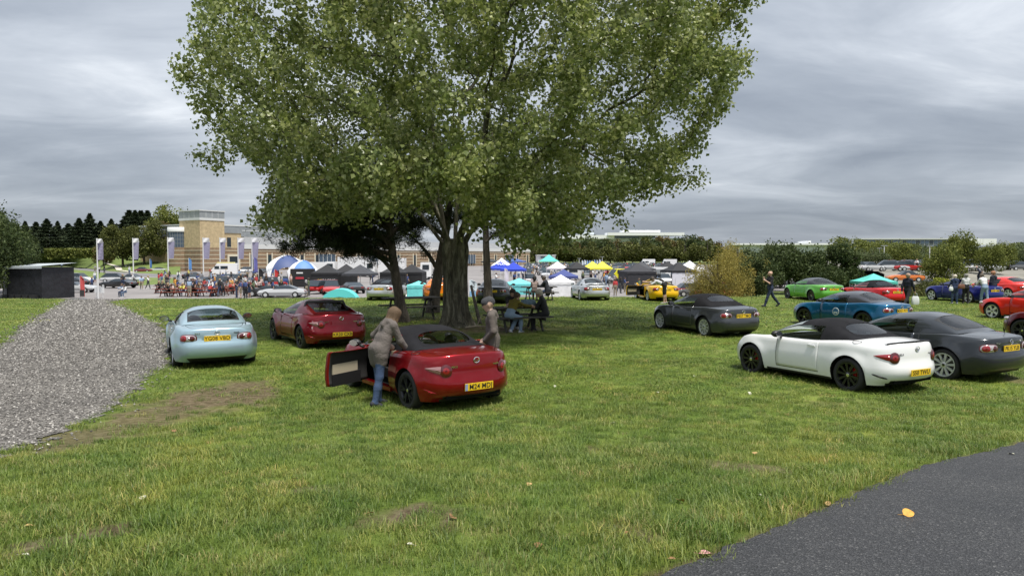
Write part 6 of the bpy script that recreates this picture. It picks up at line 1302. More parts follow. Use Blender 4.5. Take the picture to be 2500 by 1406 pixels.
for px, d in ((1690, 58), (1715, 55), (1740, 57), (1800, 60), (1835, 56), (2065, 58)): q = at(px, 720, d); q.z = float(terr(q.x, q.y)) - .1; plant('scrub_bush', 'scrub', q, 'low leafy scrub at the foot of the willow', .55, 'scrub at the foot of the willow', 'bush')
# ================================================================== show: flags, tents, vans, cars, crowd
M_WHT = pmat('white_paint', (.78, .78, .78), .4); M_POLE = pmat('pole_white', (.7, .7, .7), .4); M_FLAG = pmat('flag_lilac', (.30, .28, .40), .8); M_FLW = pmat('flag_white', (.72, .71, .74), .8)
def flagpole(px, y0, y1, d, label):
    p = at(px, y1, d); p.z = ZS; zt = at(px, y0, d).z; H = zt - ZS; root = empty('flagpole', p, 0, label, 'flagpole', 'flagpoles along the show ground'); b = MB(); b.tube([(0, 0, 0), (0, 0, H)], [.07 * d / 100 + .03, .05 * d / 100 + .02], 7); b.build('pole', M_POLE, root)
    for q, m in ((0, M_FLW), (1, M_FLAG)):
        n = 8; w, h = .0105 * d * (.75 + .3 * RNG.uniform()), .030 * d; b = MB(); z1, z2 = (H - .02 * h, H - .22 * h) if q == 0 else (H - .22 * h, H - h); b.grid([[(w * u * (1 - .25 * (q and t)), .10 * math.sin(5 * u + 3 * t), z1 + (z2 - z1) * t) for u in np.linspace(0.05, 1, n)] for t in np.linspace(0, 1, 6)]); b.build('banner', m, root)
for px, y0, y1, d, lb in ((240, 582, 728, 66, 'flagpole with furled pale banner beside the white notice board'), (326, 581, 672, 140, 'flagpole with lilac banner in front of the olive trees'), (411, 579, 672, 147, 'flagpole just left of the museum drum'), (497, 580, 672, 147, 'flagpole with lilac banner at the museum tower corner'), (538, 580, 671, 150, 'flagpole with lilac banner beside the ice-cream van'), (582, 580, 668, 155, 'flagpole with lilac banner before the museum door'), (616, 580, 668, 158, 'flagpole with lilac banner nearest the striped dome tent')): flagpole(px, y0, y1, d, lb)
GAZ = {}
def gazebo(px, d, w, col, label, group='pop-up gazebos of the show', h=2.1, ph=1.05, walls=(), rz=None, name='gazebo', wallcol=None, py=None):
    p = at(px, 700, d); p.z = ZS; m = pmat('canvas_%02d_%02d_%02d' % tuple(int(c * 99) for c in col), col, .75, noise=(2.5, .12)); wm = m if wallcol is None else pmat('canvas_%02d_%02d_%02d' % tuple(int(c * 99) for c in wallcol), wallcol, .75)
    root = empty(name, p, RNG.uniform(-.3, .3) if rz is None else rz, label, 'gazebo', group); a = w / 2; b = MB(); n = 7; rows = []
    for k in range(n):      # sagging hip roof
        u = k / (n - 1); r = a * (1 - u); z = h + ph * (u ** 1.25); rows.append([Vector(((-1 + 2 * t) * r, -r, z)) for t in np.linspace(0, 1, 5)][:-1] + [Vector((r, (-1 + 2 * t) * r, z)) for t in np.linspace(0, 1, 5)][:-1] + [Vector(((1 - 2 * t) * r, r, z)) for t in np.linspace(0, 1, 5)][:-1] + [Vector((-r, (1 - 2 * t) * r, z)) for t in np.linspace(0, 1, 5)])
    b.grid(rows); b.build('canopy', m, root); b = MB()
    v = [Vector((x * a, y * a, 0)) for x, y in ((-1, -1), (1, -1), (1, 1), (-1, 1))]
    for i in range(4):
        p0, p1 = v[i], v[(i + 1) % 4]; q = [p0.lerp(p1, t) for t in np.linspace(0, 1, 9)]; b.grid([[k + Vector((0, 0, h + .005)) for k in q], [k + Vector((0, 0, h - .28 + (.05 if j % 2 else 0))) for j, k in enumerate(q)]])
    b.build('valance', m, root)
    for i in range(4): b = MB(); b.tube([v[i] * .985, v[i] * .985 + Vector((0, 0, h))], .03, 5); b.build('leg', M_BLACK if sum(col) < .3 else M_POLE, root)
    for i in walls: p0, p1 = v[i] * .97, v[(i + 1) % 4] * .97; b = MB(); b.grid([[p0.lerp(p1, t) + Vector((0, 0, z)) for t in np.linspace(0, 1, 5)] for z in (0, h)]); b.build('side_wall', wm, root)
    return root
BK = (.016, .016, .018); BL = (.015, .045, .42); WH = (.78, .78, .79); YL = (.80, .72, .06); GR = (.05, .052, .06)
G1 = gazebo(799, 88, 3.3, BK, 'black racing gazebo with gold lettering on its front wall', walls=(0, 3), rz=.05, h=1.9)
me = text_mesh('RACING', .42, M_WHT, .004); o = mo('lettering', me, G1, (.55, -1.68, 1.0), (R(90), 0, 0)); me = text_mesh('GO', .42, pmat('gold_letter', (.65, .48, .05), .5), .004); mo('lettering', me, G1, (-.55, -1.68, 1.0), (R(90), 0, 0))
gazebo(846, 92, 3.2, BK, 'plain black gazebo next to the racing gazebo', walls=(0,), rz=.1, h=1.9); gazebo(880, 84, 3.4, GR, 'charcoal open-fronted gazebo behind the silver roadster', rz=-.1, h=1.9)
gazebo(964, 90, 3.2, BK, 'black gazebo with pale roof logo behind the pines', walls=(0, 1), h=1.9); gazebo(1006, 92, 3.2, BK, 'black gazebo glimpsed between the trunks', walls=(0, 1), h=1.9)
g_ = gazebo(1222, 108, 3.4, BL, 'royal blue gazebo with white lettering on its roof', rz=.3); me = text_mesh('MX-5', .7, M_WHT, .004); mo('lettering', me, g_, (0, -1.12, 2.72), (R(38), 0, 0)); gazebo(1254, 100, 3.4, BL, 'royal blue gazebo behind the dark grey roadster', rz=-.1); b = MB()
gazebo(1225, 152, 4.0, WH, 'tall white gazebo near the museum end', ph=1.5); gazebo(1361, 112, 3.3, (.66, .60, .66), 'pinkish white gazebo in the middle of the show'); gazebo(1408, 108, 3.0, BK, 'black gazebo beside the yellow pair')
gazebo(1446, 112, 2.9, YL, 'yellow gazebo, the one nearer the black gazebo'); gazebo(1470, 112, 2.9, YL, 'yellow gazebo, the one nearer the yellow van'); gazebo(1565, 104, 3.4, GR, 'dark grey gazebo behind the charcoal one', rz=.1); gazebo(1555, 86, 3.6, (.03, .03, .036), 'charcoal gazebo with side walls behind the yellow roadster', walls=(0, 1, 3), rz=.15)
gazebo(1628, 108, 3.4, BK, 'black gazebo beside the white trailer'); gazebo(1683, 100, 3.2, WH, 'white gazebo beside the willow', walls=(0,), ph=1.2); gazebo(1655, 92, 3.4, BK, 'black gazebo above a white counter front', walls=(0,), wallcol=(.66, .66, .72))
gazebo(1376, 84, 3.4, (.05, .07, .22), 'navy gazebo roof just beyond the knoll edge', h=1.6, ph=.8); gazebo(1369, 71, 2.7, WH, 'white pagoda tent just below the knoll edge', h=1.4, ph=.7, walls=(0, 1))
gazebo(1340, 215, 6.0, (.10, .50, .42), 'teal marquee beside the far car park', ph=2.0, h=2.5); gazebo(2132, 69, 3.2, (.10, .50, .42), 'teal gazebo roof behind the red roadster', h=1.5, ph=.75); gazebo(1268, 74, 3.0, (.16, .58, .60), 'turquoise tent behind the picnic table', h=1.1, ph=.55, walls=(0, 1)); gazebo(1022, 70, 2.2, (.16, .62, .60), 'small turquoise tent beside the orange roadster', h=1.1, ph=.4, walls=(0, 1)); gazebo(1890, 92, 2.6, (.5, .05, .05), 'red gazebo between the bushes', h=2.0)
gazebo(1258, 190, 5, (.05, .10, .30), 'blue awning stall by the museum', h=2.6, ph=.8); gazebo(1200, 185, 5, (.04, .045, .05), 'dark catering stall by the museum', h=2.6, ph=.6)
def arch_tent(px, d, w, h, label, mats, legs=4, name='dome_tent'):
    p = at(px, 700, d); p.z = ZS; root = empty(name, p, .35, label, 'tent'); n = 4 * 6
    for s in range(4):
        rows = []
        for i in range(7):
            t = i / 6; a0 = math.pi / 4 + s * math.pi / 2; a = a0 + t * math.pi / 2; low = .62 * math.sin(math.pi * t) ** .6
            rows.append([(w / 2 * math.cos(a) * math.cos(e), w / 2 * math.sin(a) * math.cos(e), h * math.sin(e)) for e in np.linspace(low, math.pi / 2, 8)])
        b = MB(); b.grid(rows); b.build('canopy_panel', mats[s % len(mats)], root, smooth_=True)
    for s in range(4):
        a = math.pi / 4 + s * math.pi / 2; b = MB(); b.tube([(w / 2 * math.cos(a) * math.cos(e), w / 2 * math.sin(a) * math.cos(e), h * math.sin(e)) for e in np.linspace(0, math.pi / 2, 9)], .14, 6); b.build('inflated_leg', mats[(s + 1) % len(mats)], root, smooth_=True)
    return root
M_NVY = pmat('canvas_navy', (.05, .08, .20), .6); M_TEAL = pmat('canvas_turquoise', (.10, .55, .53), .6)
t_ = arch_tent(700, 108, 7.2, 4.0, 'inflatable navy and white dome tent', [M_NVY, M_WHT]); me = text_mesh('MX', .8, M_WHT, .01); o = mo('lettering', me, t_, (-2.3, -2.3, 2.5), (R(60), 0, R(-45)))
arch_tent(740, 96, 5.0, 3.3, 'smaller inflatable blue and white dome tent', [pmat('canvas_sky', (.12, .25, .55), .6), M_WHT])
def low_tent(px, d, w, h, label):
    p = at(px, 715, d); p.z = float(terr(p.x, p.y)); root = empty('shelter_tent', p, .1, label, 'tent'); a = np.linspace(0, math.pi, 13); b = MB(); b.grid([[(w / 2 * math.cos(t), y, h * math.sin(t) ** .8) for t in a] for y in (-.9, .9)]); b.build('canopy', M_TEAL, root, smooth_=True); b = MB(); b.grid([[(w / 2 * math.cos(t), -.9, h * math.sin(t) ** .8) for t in a], [(w / 2 * .72 * math.cos(t), -.95, h * .66 * math.sin(t) ** .8) for t in a]]); b.build('front_panel', M_TEAL, root, smooth_=True); b = MB(); b.add([(w / 2 * .73 * math.cos(t), -.9, h * .67 * math.sin(t) ** .8) for t in a], [tuple(range(13))]); b.build('mesh_door', pmat('tent_mesh', (.22, .24, .24), .9), root)
low_tent(832, 54, 3.0, 1.72, 'turquoise arched shelter tent just below the knoll edge')
# black booth with banners
p = at(740, 700, 92); p.z = ZS; root = empty('exhibition_booth', p, .2, 'black exhibition booth with red and white panels', 'booth'); b = MB(); b.box((0, 0, 1.15), (2.9, 2.4, 2.3)); b.build('wall', pmat('booth_black', BK, .7), root); b = MB(); b.box((-.3, -1.23, 1.15), (1.0, .02, .25)); b.build('logo_panel', pmat('booth_red', (.5, .04, .06), .5), root); b = MB(); b.box((-.3, -1.23, 1.8), (.8, .02, .18)); b.build('logo_panel', M_WHT, root)
def feather(px, y0, y1, d, col, label, text=None, col2=None):
    p = at(px, y1, d); p.z = max(ZS, p.z) if d > 60 else float(terr(p.x, p.y)); H = at(px, y0, d).z - p.z; root = empty('feather_banner', p, RNG.uniform(-.2, .2) if text is None else .0, label, 'banner', 'feather banners of the show'); m = pmat('banner_%02d_%02d_%02d' % tuple(int(c * 99) for c in col), col, .7); w = H * (.24 if text is None else .44); b = MB(); n = 10
    b.grid([[(0 + .02, 0, H * z) for z in np.linspace(.04, 1, n)], [(w * (.5 if z < .9 else .3), -.05 * math.sin(6 * z), H * z * (1 if z < .95 else .99)) for z in np.linspace(.04, 1, n)], [(w * math.sqrt(max(0.0, 1 - max(0, (z - .72) / .28) ** 2)), -.02, H * z) for z in np.linspace(.04, .995, n)]]); b.build('sail', m, root); b = MB(); b.tube([(0, 0, 0), (0, 0, H)], .018 * max(1, d / 70), 5); b.build('pole', M_POLE, root)
    if col2: b = MB(); b.box((w * .5, -.075, H * .2), (w * .92, .01, H * .3)); b.build('sail_panel', pmat('banner_%02d_%02d_%02d' % tuple(int(c * 99) for c in col2), col2, .7), root)
    if text: mo('lettering', text_mesh(text, H * .26, M_INK, .004), root, (w * .5, -.09, H * .6), (R(90), R(90), 0))
    return root
feather(1146, 683, 727, 68, (.62, .70, .74), 'pale blue feather banner lettered MX-5 beside the poplar trunk', 'MX-5', (.22, .42, .62)); feather(196, 674, 727, 68, (.62, .10, .10), 'red feather banner beside the stage tent', None, (.05, .05, .05)); feather(632, 655, 706, 90, BK, 'black feather banner in the busy show ground', None, (.6, .6, .6)); feather(671, 658, 704, 92, (.55, .04, .04), 'tall red feather banner before the dome tent'); feather(620, 628, 666, 150, (.12, .12, .35), 'indigo feather banner near the museum windows'); feather(461, 630, 660, 165, (.10, .25, .55), 'blue feather banner by the museum drum'); feather(366, 632, 655, 175, (.05, .16, .42), 'blue feather banner on the verge by the silver coupe'); feather(1232, 655, 700, 96, (.70, .66, .74), 'white and pink feather banner before the blue gazebos'); feather(766, 668, 706, 91, (.06, .06, .07), 'dark feather banner beside the exhibition booth')
for i in range(8): feather(1421 + i * 6, 634 + RNG.uniform(-1.5, 2), 650, 255, (.16, .34, .62) if i in (2, 3, 4, 5) else (.62, .70, .80), 'blue or white feather banner in the far car park')
# stage tent, notice board
p = at(100, 725, 67); p.z = ZS; root = empty('stage_tent', p, R(-16), 'black box-shaped stage tent with pale sloping roof', 'tent'); b = MB(); b.box((0, 0, 1.45), (4.3, 3.4, 2.9)); b.build('side_wall', pmat('stage_black', (.013, .014, .018), .6, noise=(1.5, .4), bump=(1.2, .5, .2)), root); b = MB(); b.add([(-2.4, -1.9, 2.9), (2.4, -1.9, 3.05), (2.4, 1.9, 3.3), (-2.4, 1.9, 3.2), (-2.4, -1.9, 2.75), (2.4, -1.9, 2.8)], [(0, 1, 2, 3), (4, 5, 1, 0)]); b.build('roof_sheet', pmat('stage_roof', (.42, .46, .48), .6), root)
b = MB(); b.box((-2.2, -1.75, 1.4), (.28, .12, 2.8)); b.build('drape', pmat('stage_drape', (.2, .21, .23), .8), root)
for i in range(5): b = MB(); b.box((-1.7 + i * .8, -2.0, .2), (.6, .45, .4)); b.build('flight_case', M_BLACK, root)
p = at(243, 718, 67); p.z = ZS; root = empty('notice_board', p, 0, 'blank white notice board at the foot of the flagpole', 'sign'); b = MB(); b.box((0, 0, .75), (.9, .05, .56)); b.build('board', M_WHT, root); b = MB(); b.tube([(-.3, .03, 0), (-.3, .03, .75)], .025, 5); b.build('leg', M_POLE, root); b = MB(); b.tube([(.3, .03, 0), (.3, .03, .75)], .025, 5); b.build('leg', M_POLE, root)
# vans and lorries
def wheels_on(root, xs_, y, r, mat=M_TYRE):
    for x in xs_:
        for sd in (1, -1): b = MB(); b.lathe([(0, -.11), (r, -.11), (r, .11), (0, .11)], 14, axis='Y'); b.m = [0] * len(b.f); w = b.build('wheel', mat, root, (x, sd * y, r)); h = MB(); h.lathe([(0, .12 * sd), (r * .55, .12 * sd)], 10, axis='Y'); h.build('hub', M_ALLOY, w)
def van(px, d, rz, label, L=5.2, Wd=1.95, Hh=2.5, mat=M_WHT, roofm=None, name='van', cat='van'):
    p = at(px, 690, d); p.z = ZS; root = empty(name, p, rz, label, cat); h = Wd / 2; prof = [(L / 2, .45), (L / 2, .95), (L / 2 - .25, 1.15), (L / 2 - .95, 1.95), (L / 2 - 1.25, Hh - .12), (L / 2 - 1.6, Hh), (-L / 2 + .1, Hh), (-L / 2, Hh - .2), (-L / 2, .4), (-L / 2 + .3, .32), (L / 2 - .2, .32)]
    b = MB(); n = len(prof); b.add([(x, -h, z) for x, z in prof] + [(x, h, z) for x, z in prof], [tuple(range(n)), tuple(range(2 * n - 1, n - 1, -1))] + [(i, i + n, (i + 1) % n + n, (i + 1) % n) for i in range(n)]); b.build('body', mat, root)
    b = MB(); b.add([(L / 2 - .27, -h * .86, 1.2), (L / 2 - .27, h * .86, 1.2), (L / 2 - .93, h * .8, 1.92), (L / 2 - .93, -h * .8, 1.92)], [(0, 1, 2, 3)]); b.v = [(x + .02, y, z + .02) for x, y, z in b.v]; b.build('windscreen', M_DGLASS, root)
    for sd in (1, -1):
        for x0, x1 in ((L / 2 - 1.75, L / 2 - .85), (L / 2 - 3.4, L / 2 - 2.0)): b = MB(); b.box(((x0 + x1) / 2, sd * (h + .012), 1.62), (x1 - x0, .02, .62)); b.build('side_window', M_DGLASS, root)
    if roofm: b = MB(); b.box((-.4, 0, Hh + .1), (L - 1.9, Wd * .98, .2)); b.build('roof_sign', roofm, root)
    wheels_on(root, (L / 2 - .95, -L / 2 + 1.0), h - .12, .34); return root
van(548, 147, R(195), 'white ice-cream van with yellow roof board before the museum', roofm=pmat('cream_yellow', (.80, .72, .30), .5)); van(1512, 108, R(205), 'bright yellow van with dark windows beside the yellow gazebos', 3.6, 1.8, 2.0, pmat('van_yellow', (.72, .68, .03), .4)); van(1392, 118, R(170), 'small white van in the middle of the show', 4.2, 1.8, 1.9); van(1580, 290, R(180), 'white van at the back of the far car park', 6, 2, 2.8); van(1632, 280, R(180), 'second white van at the back of the far car park', 6, 2, 2.8)
def lorry(px0, px1, d, y0, label, rz=0):
    a, c = at(px0, 660, d), at(px1, 660, d); L = c.x - a.x; root = empty('lorry', ((a.x + c.x) / 2, d, ZS), rz, label, 'lorry', 'white lorries of the show'); H = at(px0, y0, d).z - ZS; b = MB(); b.box((.8, 0, (H + 1) / 2), (L - 1.6, 2.5, H - 1)); b.build('box_body', M_WHT, root); b = MB(); b.box((-L / 2 + .1, 0, 1.7), (1.9, 2.4, 2.4), taper=.92); b.build('cab', M_WHT, root); b = MB(); b.box((-L / 2 + .1, -1.21, 2.1), (1.1, .03, .8)); b.build('cab_window', M_DGLASS, root); b = MB(); b.box((.8, -1.27, .75), (L - 2.2, .04, .5)); b.build('skirt', M_METAL, root); wheels_on(root, (-L / 2 + .2, L / 2 - 2.2, L / 2 - .9), 1.05, .5)
lorry(808, 900, 138, 627, 'long white lorry box behind the black gazebos'); lorry(905, 990, 134, 630, 'white lorry parked end to end with the long one'); lorry(1040, 1092, 120, 636, 'white lorry with cab seen between the pine trunks'); lorry(735, 800, 150, 640, 'white lorry behind the dome tents')
p = at(1603, 690, 106); p.z = ZS; root = empty('trailer', p, .1, 'white box trailer behind the yellow roadster', 'trailer'); b = MB(); b.box((0, 0, 1.35), (3.6, 2.0, 1.9)); b.build('box_body', M_WHT, root); b = MB(); b.box((.3, -1.02, 1.5), (1.4, .04, 1.0)); b.build('hatch', M_METAL, root); wheels_on(root, (0,), .9, .3)
# ------------------------------------------------------------------ cars of the show
M_PC = attr_mat('show_car_paint', 'paint_colour', .3); M_PC.node_tree.nodes['Principled BSDF'].inputs['Coat Weight'].default_value = .7
def low_car(L=4.0, Wd=1.72, H=1.3, kind=0):
    h = Wd / 2; st = [(-.5, .42, .62, .80), (-.46, .28, .74, .96), (-.30, .22, .84, 1.0), (-.10, .2, .86, 1.0), (.14, .2, .84, 1.0), (.34, .22, .78, 1.0), (.46, .3, .66, .93), (.5, .4, .55, .74)]
    b = MB(); rows = []
    for u, zb, zt, w in st: x = u * L; rows.append([(x, -h * w * .92, zb), (x, -h * w, (zb + zt) / 2), (x, -h * w * .93, zt - .03), (x, -h * w * .6, zt + .02), (x, 0, zt + .04), (x, h * w * .6, zt + .02), (x, h * w * .93, zt - .03), (x, h * w, (zb + zt) / 2), (x, h * w * .92, zb)])
    b.grid(rows); n = len(b.v); b.add(rows[0], [tuple(range(9))]); b.add(rows[-1], [tuple(range(8, -1, -1))])
    gl = [(.16, 0), (.02, 1), (-.16, 1), (-.34, 0)] if kind == 0 else [(.2, 0), (.04, 1), (-.3, 1), (-.47, 0)]; rg = []
    for u, k in gl: z = .84 + (H - .84) * k; ww = h * (.86 if k == 0 else .66); rg.append([(u * L, -ww, z), (u * L, -ww * .5, z + .015 * k), (u * L, ww * .5, z + .015 * k), (u * L, ww, z)])
    b.cur = 1; b.grid(rg); b.add([rg[0][0], rg[1][0], rg[2][0], rg[3][0]], [(0, 1, 2, 3)]); b.add([rg[0][3], rg[1][3], rg[2][3], rg[3][3]], [(3, 2, 1, 0)]); b.cur = 0
    if kind == 1: b.add([Vector(q) + Vector((0, 0, .012)) for q in rg[1] + rg[2]], [(0, 1, 5, 4), (1, 2, 6, 5), (2, 3, 7, 6)])
    b.cur = 2
    for x in (.31, -.31):
        for sd in (1, -1): b.lathe([(0, sd * .1), (.30, sd * .1), (.30, -sd * .1)], 12, (x * L, sd * (h - .08), .30), 'Y')
    b.cur = 3
    for x in (.31, -.31):
        for sd in (1, -1): b.lathe([(0, sd * .115), (.17, sd * .115)], 10, (x * L, sd * (h - .08), .30), 'Y')
    b.cur = 4
    for sd in (1, -1): b.box((-L * .497, sd * h * .58, .66), (.03, .3, .12))
    return b.me('show_car', [M_PC, M_DGLASS, M_TYRE, M_ALLOY, M_LRED])
LC = [low_car(), low_car(4.2, 1.75, 1.42, 1), low_car(4.4, 1.9, 1.15)]
CC = [((.5, .51, .52), 'silver'), ((.72, .72, .72), 'white'), ((.02, .02, .022), 'black'), ((.12, .125, .13), 'grey'), ((.42, .02, .02), 'red'), ((.03, .06, .22), 'blue'), ((.62, .16, .02), 'orange'), ((.05, .22, .07), 'green'), ((.16, .02, .03), 'maroon')]
def show_car(loc, rz, c, k, label, group): o = mo('show_car', LC[k], None, loc, (0, 0, rz)); o['paint_colour'] = CC[c][0]; return tag(o, label, 'car', group)
def pa(px, py): q = sg(px, py); return (q.x, q.y, ZS)
for px, py, rz, c, k, lb in ((196, 690, -8, 1, 1, 'white classic saloon parked on the verge'), (182, 699, 170, 2, 2, 'black and white sports car beside the stage tent'), (285, 690, 10, 0, 1, 'silver classic car on the verge by the road'), (318, 690, 175, 0, 0, 'second silver classic car on the verge'), (290, 703, 172, 2, 2, 'low black open car near the notice board'), (385, 664, 185, 0, 2, 'silver coupe parked by the lawn bank'), (350, 665, 5, 8, 0, 'maroon car beside the silver coupe'), (182, 714, 10, 0, 2, 'silver sports car next to the red banner'), (168, 640, 20, 8, 1, 'dull maroon car on the upper road'), (190, 636, 20, 3, 1, 'grey car on the upper road'), (655, 723, 190, 2, 2, 'low black supercar just below the knoll edge'), (690, 726, 185, 0, 2, 'low silver supercar just below the knoll edge')): 
    q = pa(px, py); show_car(q, R(rz), c, k, lb, 'cars near the stage and verge')
for px, py, c in ((480, 690, 0), (500, 697, 3), (525, 692, 0), (560, 690, 1), (585, 694, 0), (610, 700, 4), (640, 698, 4), (600, 706, 4), (665, 704, 4), (690, 694, 5), (540, 703, 3), (470, 680, 2), (810, 718, 4), (785, 716, 4), (860, 715, 2), (445, 660, 2), (640, 668, 3), (600, 666, 1), (430, 662, 2)): show_car(pa(px, py), R(RNG.uniform(60, 120) * (1 if RNG.uniform() < .5 else -1)), c, int(RNG.integers(0, 3)), CC[c][1] + ' show car among the crowd before the museum', 'show cars before the museum')
p = at(172, 728, 50.6); show_car((p.x, p.y, float(terr(p.x, p.y))), R(186), 6, 2, 'bright orange car just showing over the end of the gravel path', 'cars near the stage and verge')
n = 0
for row in range(14):
    d = 102 + row * 15.5
    for px in np.arange(1285 + RNG.uniform(0, 10), 1705, 3.3 * F_PX / d * RNG.uniform(.9, 1.2)):
        if RNG.uniform() < .25 or n > 240: continue
        k_ = int(RNG.integers(0, 2)); c = int(RNG.choice(9, p=[.22, .2, .16, .16, .12, .06, .03, .02, .03])); p = at(px + RNG.uniform(-3, 3), 680, d + RNG.uniform(-2, 2)); show_car((p.x, p.y, ZS), R(90 * RNG.choice([1, -1]) + RNG.normal(0, 8)), c, k_, CC[c][1] + ' %s in the far car park, row %d counted from the tree belt' % (('roadster', 'hatchback')[k_], 14 - row), 'cars in the far car park'); n += 1
for px, py, c in ((1800, 716, 1), (1830, 714, 0), (1775, 722, 7), (1805, 690, 5), (1835, 690, 4), (1795, 700, 4), (1668, 724, 4), (1752, 727, 4), (1718, 722, 0), (1690, 724, 3), (1845, 706, 0), (1880, 700, 3), (1860, 672, 4), (1815, 676, 1), (1825, 664, 4)): show_car(pa(px, py), R(RNG.uniform(-25, 25) + 180 * RNG.integers(0, 2)), c, int(RNG.integers(0, 2)), CC[c][1] + ' car parked below the knoll beside the willow', 'cars parked beside the willow')
for i in range(34):
    px = RNG.uniform(2090, 2500); d = RNG.choice([100, 106, 114, 126, 140]); c = int(RNG.choice(9, p=[.25, .2, .15, .15, .1, .05, .05, .03, .02])); p = at(px, 690, d + RNG.uniform(-2, 2)); show_car((p.x, p.y, TZ), R(RNG.uniform(-30, 30)), c, int(RNG.integers(0, 2)), CC[c][1] + ' car in the right-hand car park among the trees', 'cars in the right-hand car park')
p = at(2208, 690, 84); show_car((p.x, p.y, ZS + .9), R(170), 6, 0, 'orange car seen over the scrub behind the walking person', 'cars in the right-hand car park')
# lamp posts of the right-hand car park
for px, y0, d in ((2145, 606, 170), (2157, 600, 150), (2268, 601, 150), (2348, 602, 160), (2353, 600, 150), (2400, 603, 150), (2468, 610, 190), (1470, 627, 240), (1414, 631, 260)):
    p = at(px, 680, d); p.z = TZ if px > 1900 else ZS; H = at(px, y0, d).z - p.z; root = empty('lamp_post', p, 0, 'tall pale lamp post in the %s car park' % ('right-hand' if px > 1900 else 'far'), 'lamp post', 'car park lamp posts'); b = MB(); b.tube([(0, 0, 0), (0, 0, H)], [.11, .08], 7); b.build('post', M_POLE, root); b = MB(); b.box((0, 0, H), (1.3, .3, .14)); b.build('lamp_head', M_METAL, root)
# twin floodlight by the willow
p = at(1646, 700, 95); p.z = ZS; root = empty('floodlight', p, 0, 'twin floodlight on a thin mast before the white counter', 'floodlight'); b = MB(); b.tube([(0, 0, 0), (0, 0, 2.3)], .05, 6); b.build('mast', M_POLE, root)
for sx in (-.28, .28): b = MB(); b.lathe([(0, 0), (.2, .02), (.24, .14), (.1, .3)], 12, (sx, 0, 2.4), 'Y'); b.build('lamp', M_METAL, root)
# red picnic tables before the museum
for i, (px, py) in enumerate(((415, 724), (445, 724), (475, 723), (505, 724), (535, 722), (560, 718), (430, 712), (470, 712), (510, 710), (550, 708), (590, 712), (400, 716))): q = pa(px, py); picnic(q, R(RNG.uniform(-10, 10)), 'red-stained picnic table on the show ground below the knoll', M_RWOOD, 'red picnic tables on the show ground')
# ------------------------------------------------------------------ the crowd
VAR = []
POSES = [dict(hp=(4, -4)), dict(hp=(20, -22), kn=(4, 14), sh=(-18, 18)), dict(hp=(-18, 18), kn=(12, 2), sh=(18, -18)), dict(hp=(2, -2), sh=(25, 25), el=(80, 80)), dict(hp=(5, -3), sleeve='long', fem=True, hair='long'), dict(hp=(14, -16), kn=(2, 10), fem=True, hair='long', sh=(-10, 30), el=(10, 60)), dict(hp=(3, -3), shorts=True, sh=(10, 40), el=(20, 90)), dict(lean=18, head=14, hp=(10, -6), sh=(30, 30), el=(40, 40), sleeve='long')]
SITP = [dict(hp=(85, 82), kn=(86, 84), hipz=.54, lean=14, sh=(40, 40), el=(60, 60)), dict(hp=(85, 82), kn=(86, 84), hipz=.54, lean=8, sh=(30, 50), el=(50, 70), fem=True, hair='long', sleeve='long')]
def crowd_me(kw, H=1.72):
    pr, _, _, _ = skeleton(H=H, fingers=False, **kw); V, Q, m = blob(pr, .036, .016); return fastmesh('person', V, Q, PM, m, True)
VAR = [crowd_me(k) for k in POSES]; SVAR = [crowd_me(k) for k in SITP]
TOPS = [((.02, .02, .022), 'black'), ((.66, .66, .66), 'white'), ((.05, .08, .20), 'navy'), ((.45, .05, .05), 'red'), ((.22, .22, .23), 'grey'), ((.30, .40, .55), 'pale blue'), ((.55, .42, .38), 'pink'), ((.12, .16, .08), 'green'), ((.62, .30, .05), 'orange'), ((.72, .66, .15), 'yellow')]
LEGC = [(.03, .045, .09), (.015, .015, .018), (.12, .17, .26), (.25, .21, .15), (.09, .09, .09)]; HC = [(.03, .02, .015), (.09, .055, .03), (.30, .22, .12), (.35, .34, .33)]
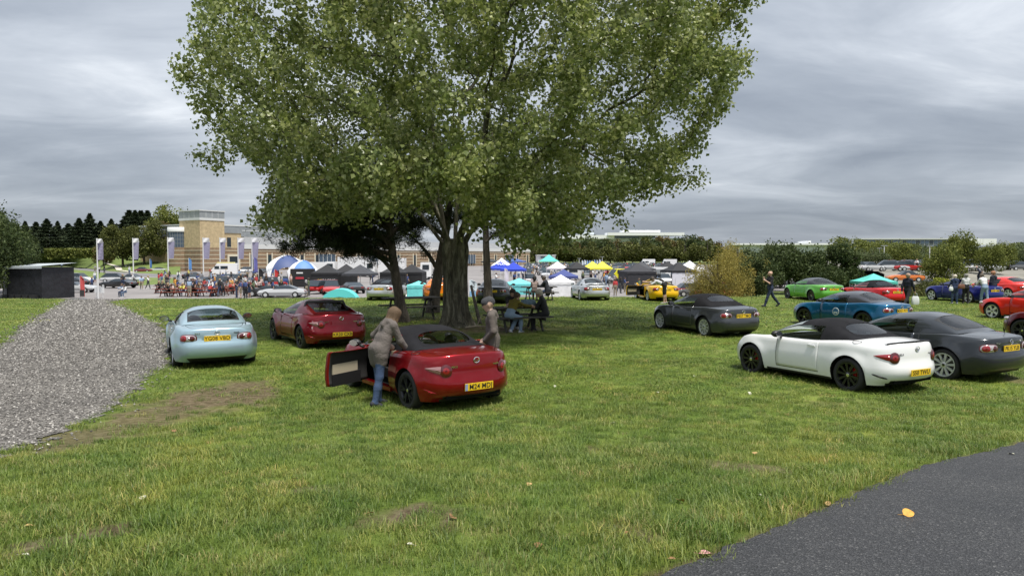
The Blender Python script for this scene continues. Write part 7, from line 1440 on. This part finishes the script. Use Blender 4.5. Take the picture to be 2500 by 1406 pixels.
def crowd(p, where, group, seated=False, rz=None):
    t = int(RNG.choice(len(TOPS), p=[.22, .2, .13, .10, .12, .07, .06, .04, .03, .03])); vi = int(RNG.integers(0, 2 if seated else len(VAR))); li, hi = int(RNG.integers(0, 5)), int(RNG.integers(0, 4)); me_ = (SVAR if seated else VAR)[vi]; o = mo('person', me_, None, (p[0], p[1], ZS), (0, 0, RNG.uniform(0, 6.28) if rz is None else rz), RNG.uniform(.94, 1.06))
    o['top_colour'] = TOPS[t][0]; o['leg_colour'] = LEGC[li]; o['skin_colour'] = SKIN[int(RNG.choice(4, p=[.4, .25, .25, .1]))]; o['hair_colour'] = HC[hi]; o['shoe_colour'] = (.05, .05, .05) if RNG.uniform() < .7 else (.5, .5, .5)
    return tag(o, '%s-haired person, %s top, %s, %s' % (('black', 'brown', 'fair', 'grey')[hi], TOPS[t][1], ('dark jeans', 'black trousers', 'pale jeans', 'tan trousers', 'grey trousers')[li], ('' if seated else ('standing ', 'striding ', 'striding ', 'reading ', 'idling ', 'strolling ', 'waiting ', 'stooping ')[vi]) + where), 'person', group)
for px, py in ((225, 712), (232, 690), (328, 700), (346, 707), (362, 706), (388, 700), (395, 695), (300, 706), (316, 672), (308, 660), (150, 655), (165, 650), (243, 668), (255, 668), (232, 665)): crowd(pa(px, py), 'between stage tent and verge', 'people near the stage tent')
for i in range(78):
    px = RNG.uniform(390, 760); py = 676 + 50 * RNG.uniform() ** .8
    if 690 < px and py > 706: continue
    crowd(pa(px, py), 'in the museum crowd', 'crowd before the museum')
for px, py in ((578, 727), (588, 728), (600, 728), (609, 726), (595, 722), (748, 724), (754, 722), (580, 720), (618, 724)): crowd(pa(px, py), 'just below the knoll edge', 'people just below the knoll edge')
for i, (px, py) in enumerate(((412, 724), (422, 723), (448, 722), (480, 722), (488, 722), (512, 724), (530, 722), (541, 722), (556, 716), (470, 710), (432, 711), (498, 708), (300, 724), (306, 725), (520, 709), (562, 718), (390, 716), (396, 717))): crowd(pa(px, py), 'seated at the red picnic tables', 'people at the red picnic tables', i not in (12, 13) or True, R(RNG.choice([80, -100])))
for i in range(40): crowd(pa(RNG.uniform(770, 1290), RNG.uniform(668, 706)), 'among gazebos behind the pines', 'people among the gazebos')
for i in range(120): d = RNG.uniform(95, 280) ; p = at(RNG.uniform(1290, 1700), 690, d); crowd((p.x, p.y), 'in the far car park', 'crowd of the far car park')
for px, py in ((1372, 704), (1480, 700), (1486, 702), (1500, 708), (1506, 712), (1515, 716), (1525, 715), (1345, 700), (1560, 720), (1820, 716), (1560, 716), (1502, 722), (2045, 722), (1925, 716), (1918, 700), (1945, 702), (2482, 716), (2474, 718), (2452, 718)): crowd(pa(px, py), 'beyond the knoll edge', 'people just beyond the knoll edge')
for i in range(14): p = at(RNG.uniform(2090, 2480), 690, RNG.uniform(100, 130)); crowd((p.x, p.y), 'in the right-hand car park', 'people in the right-hand car park').location.z = TZ
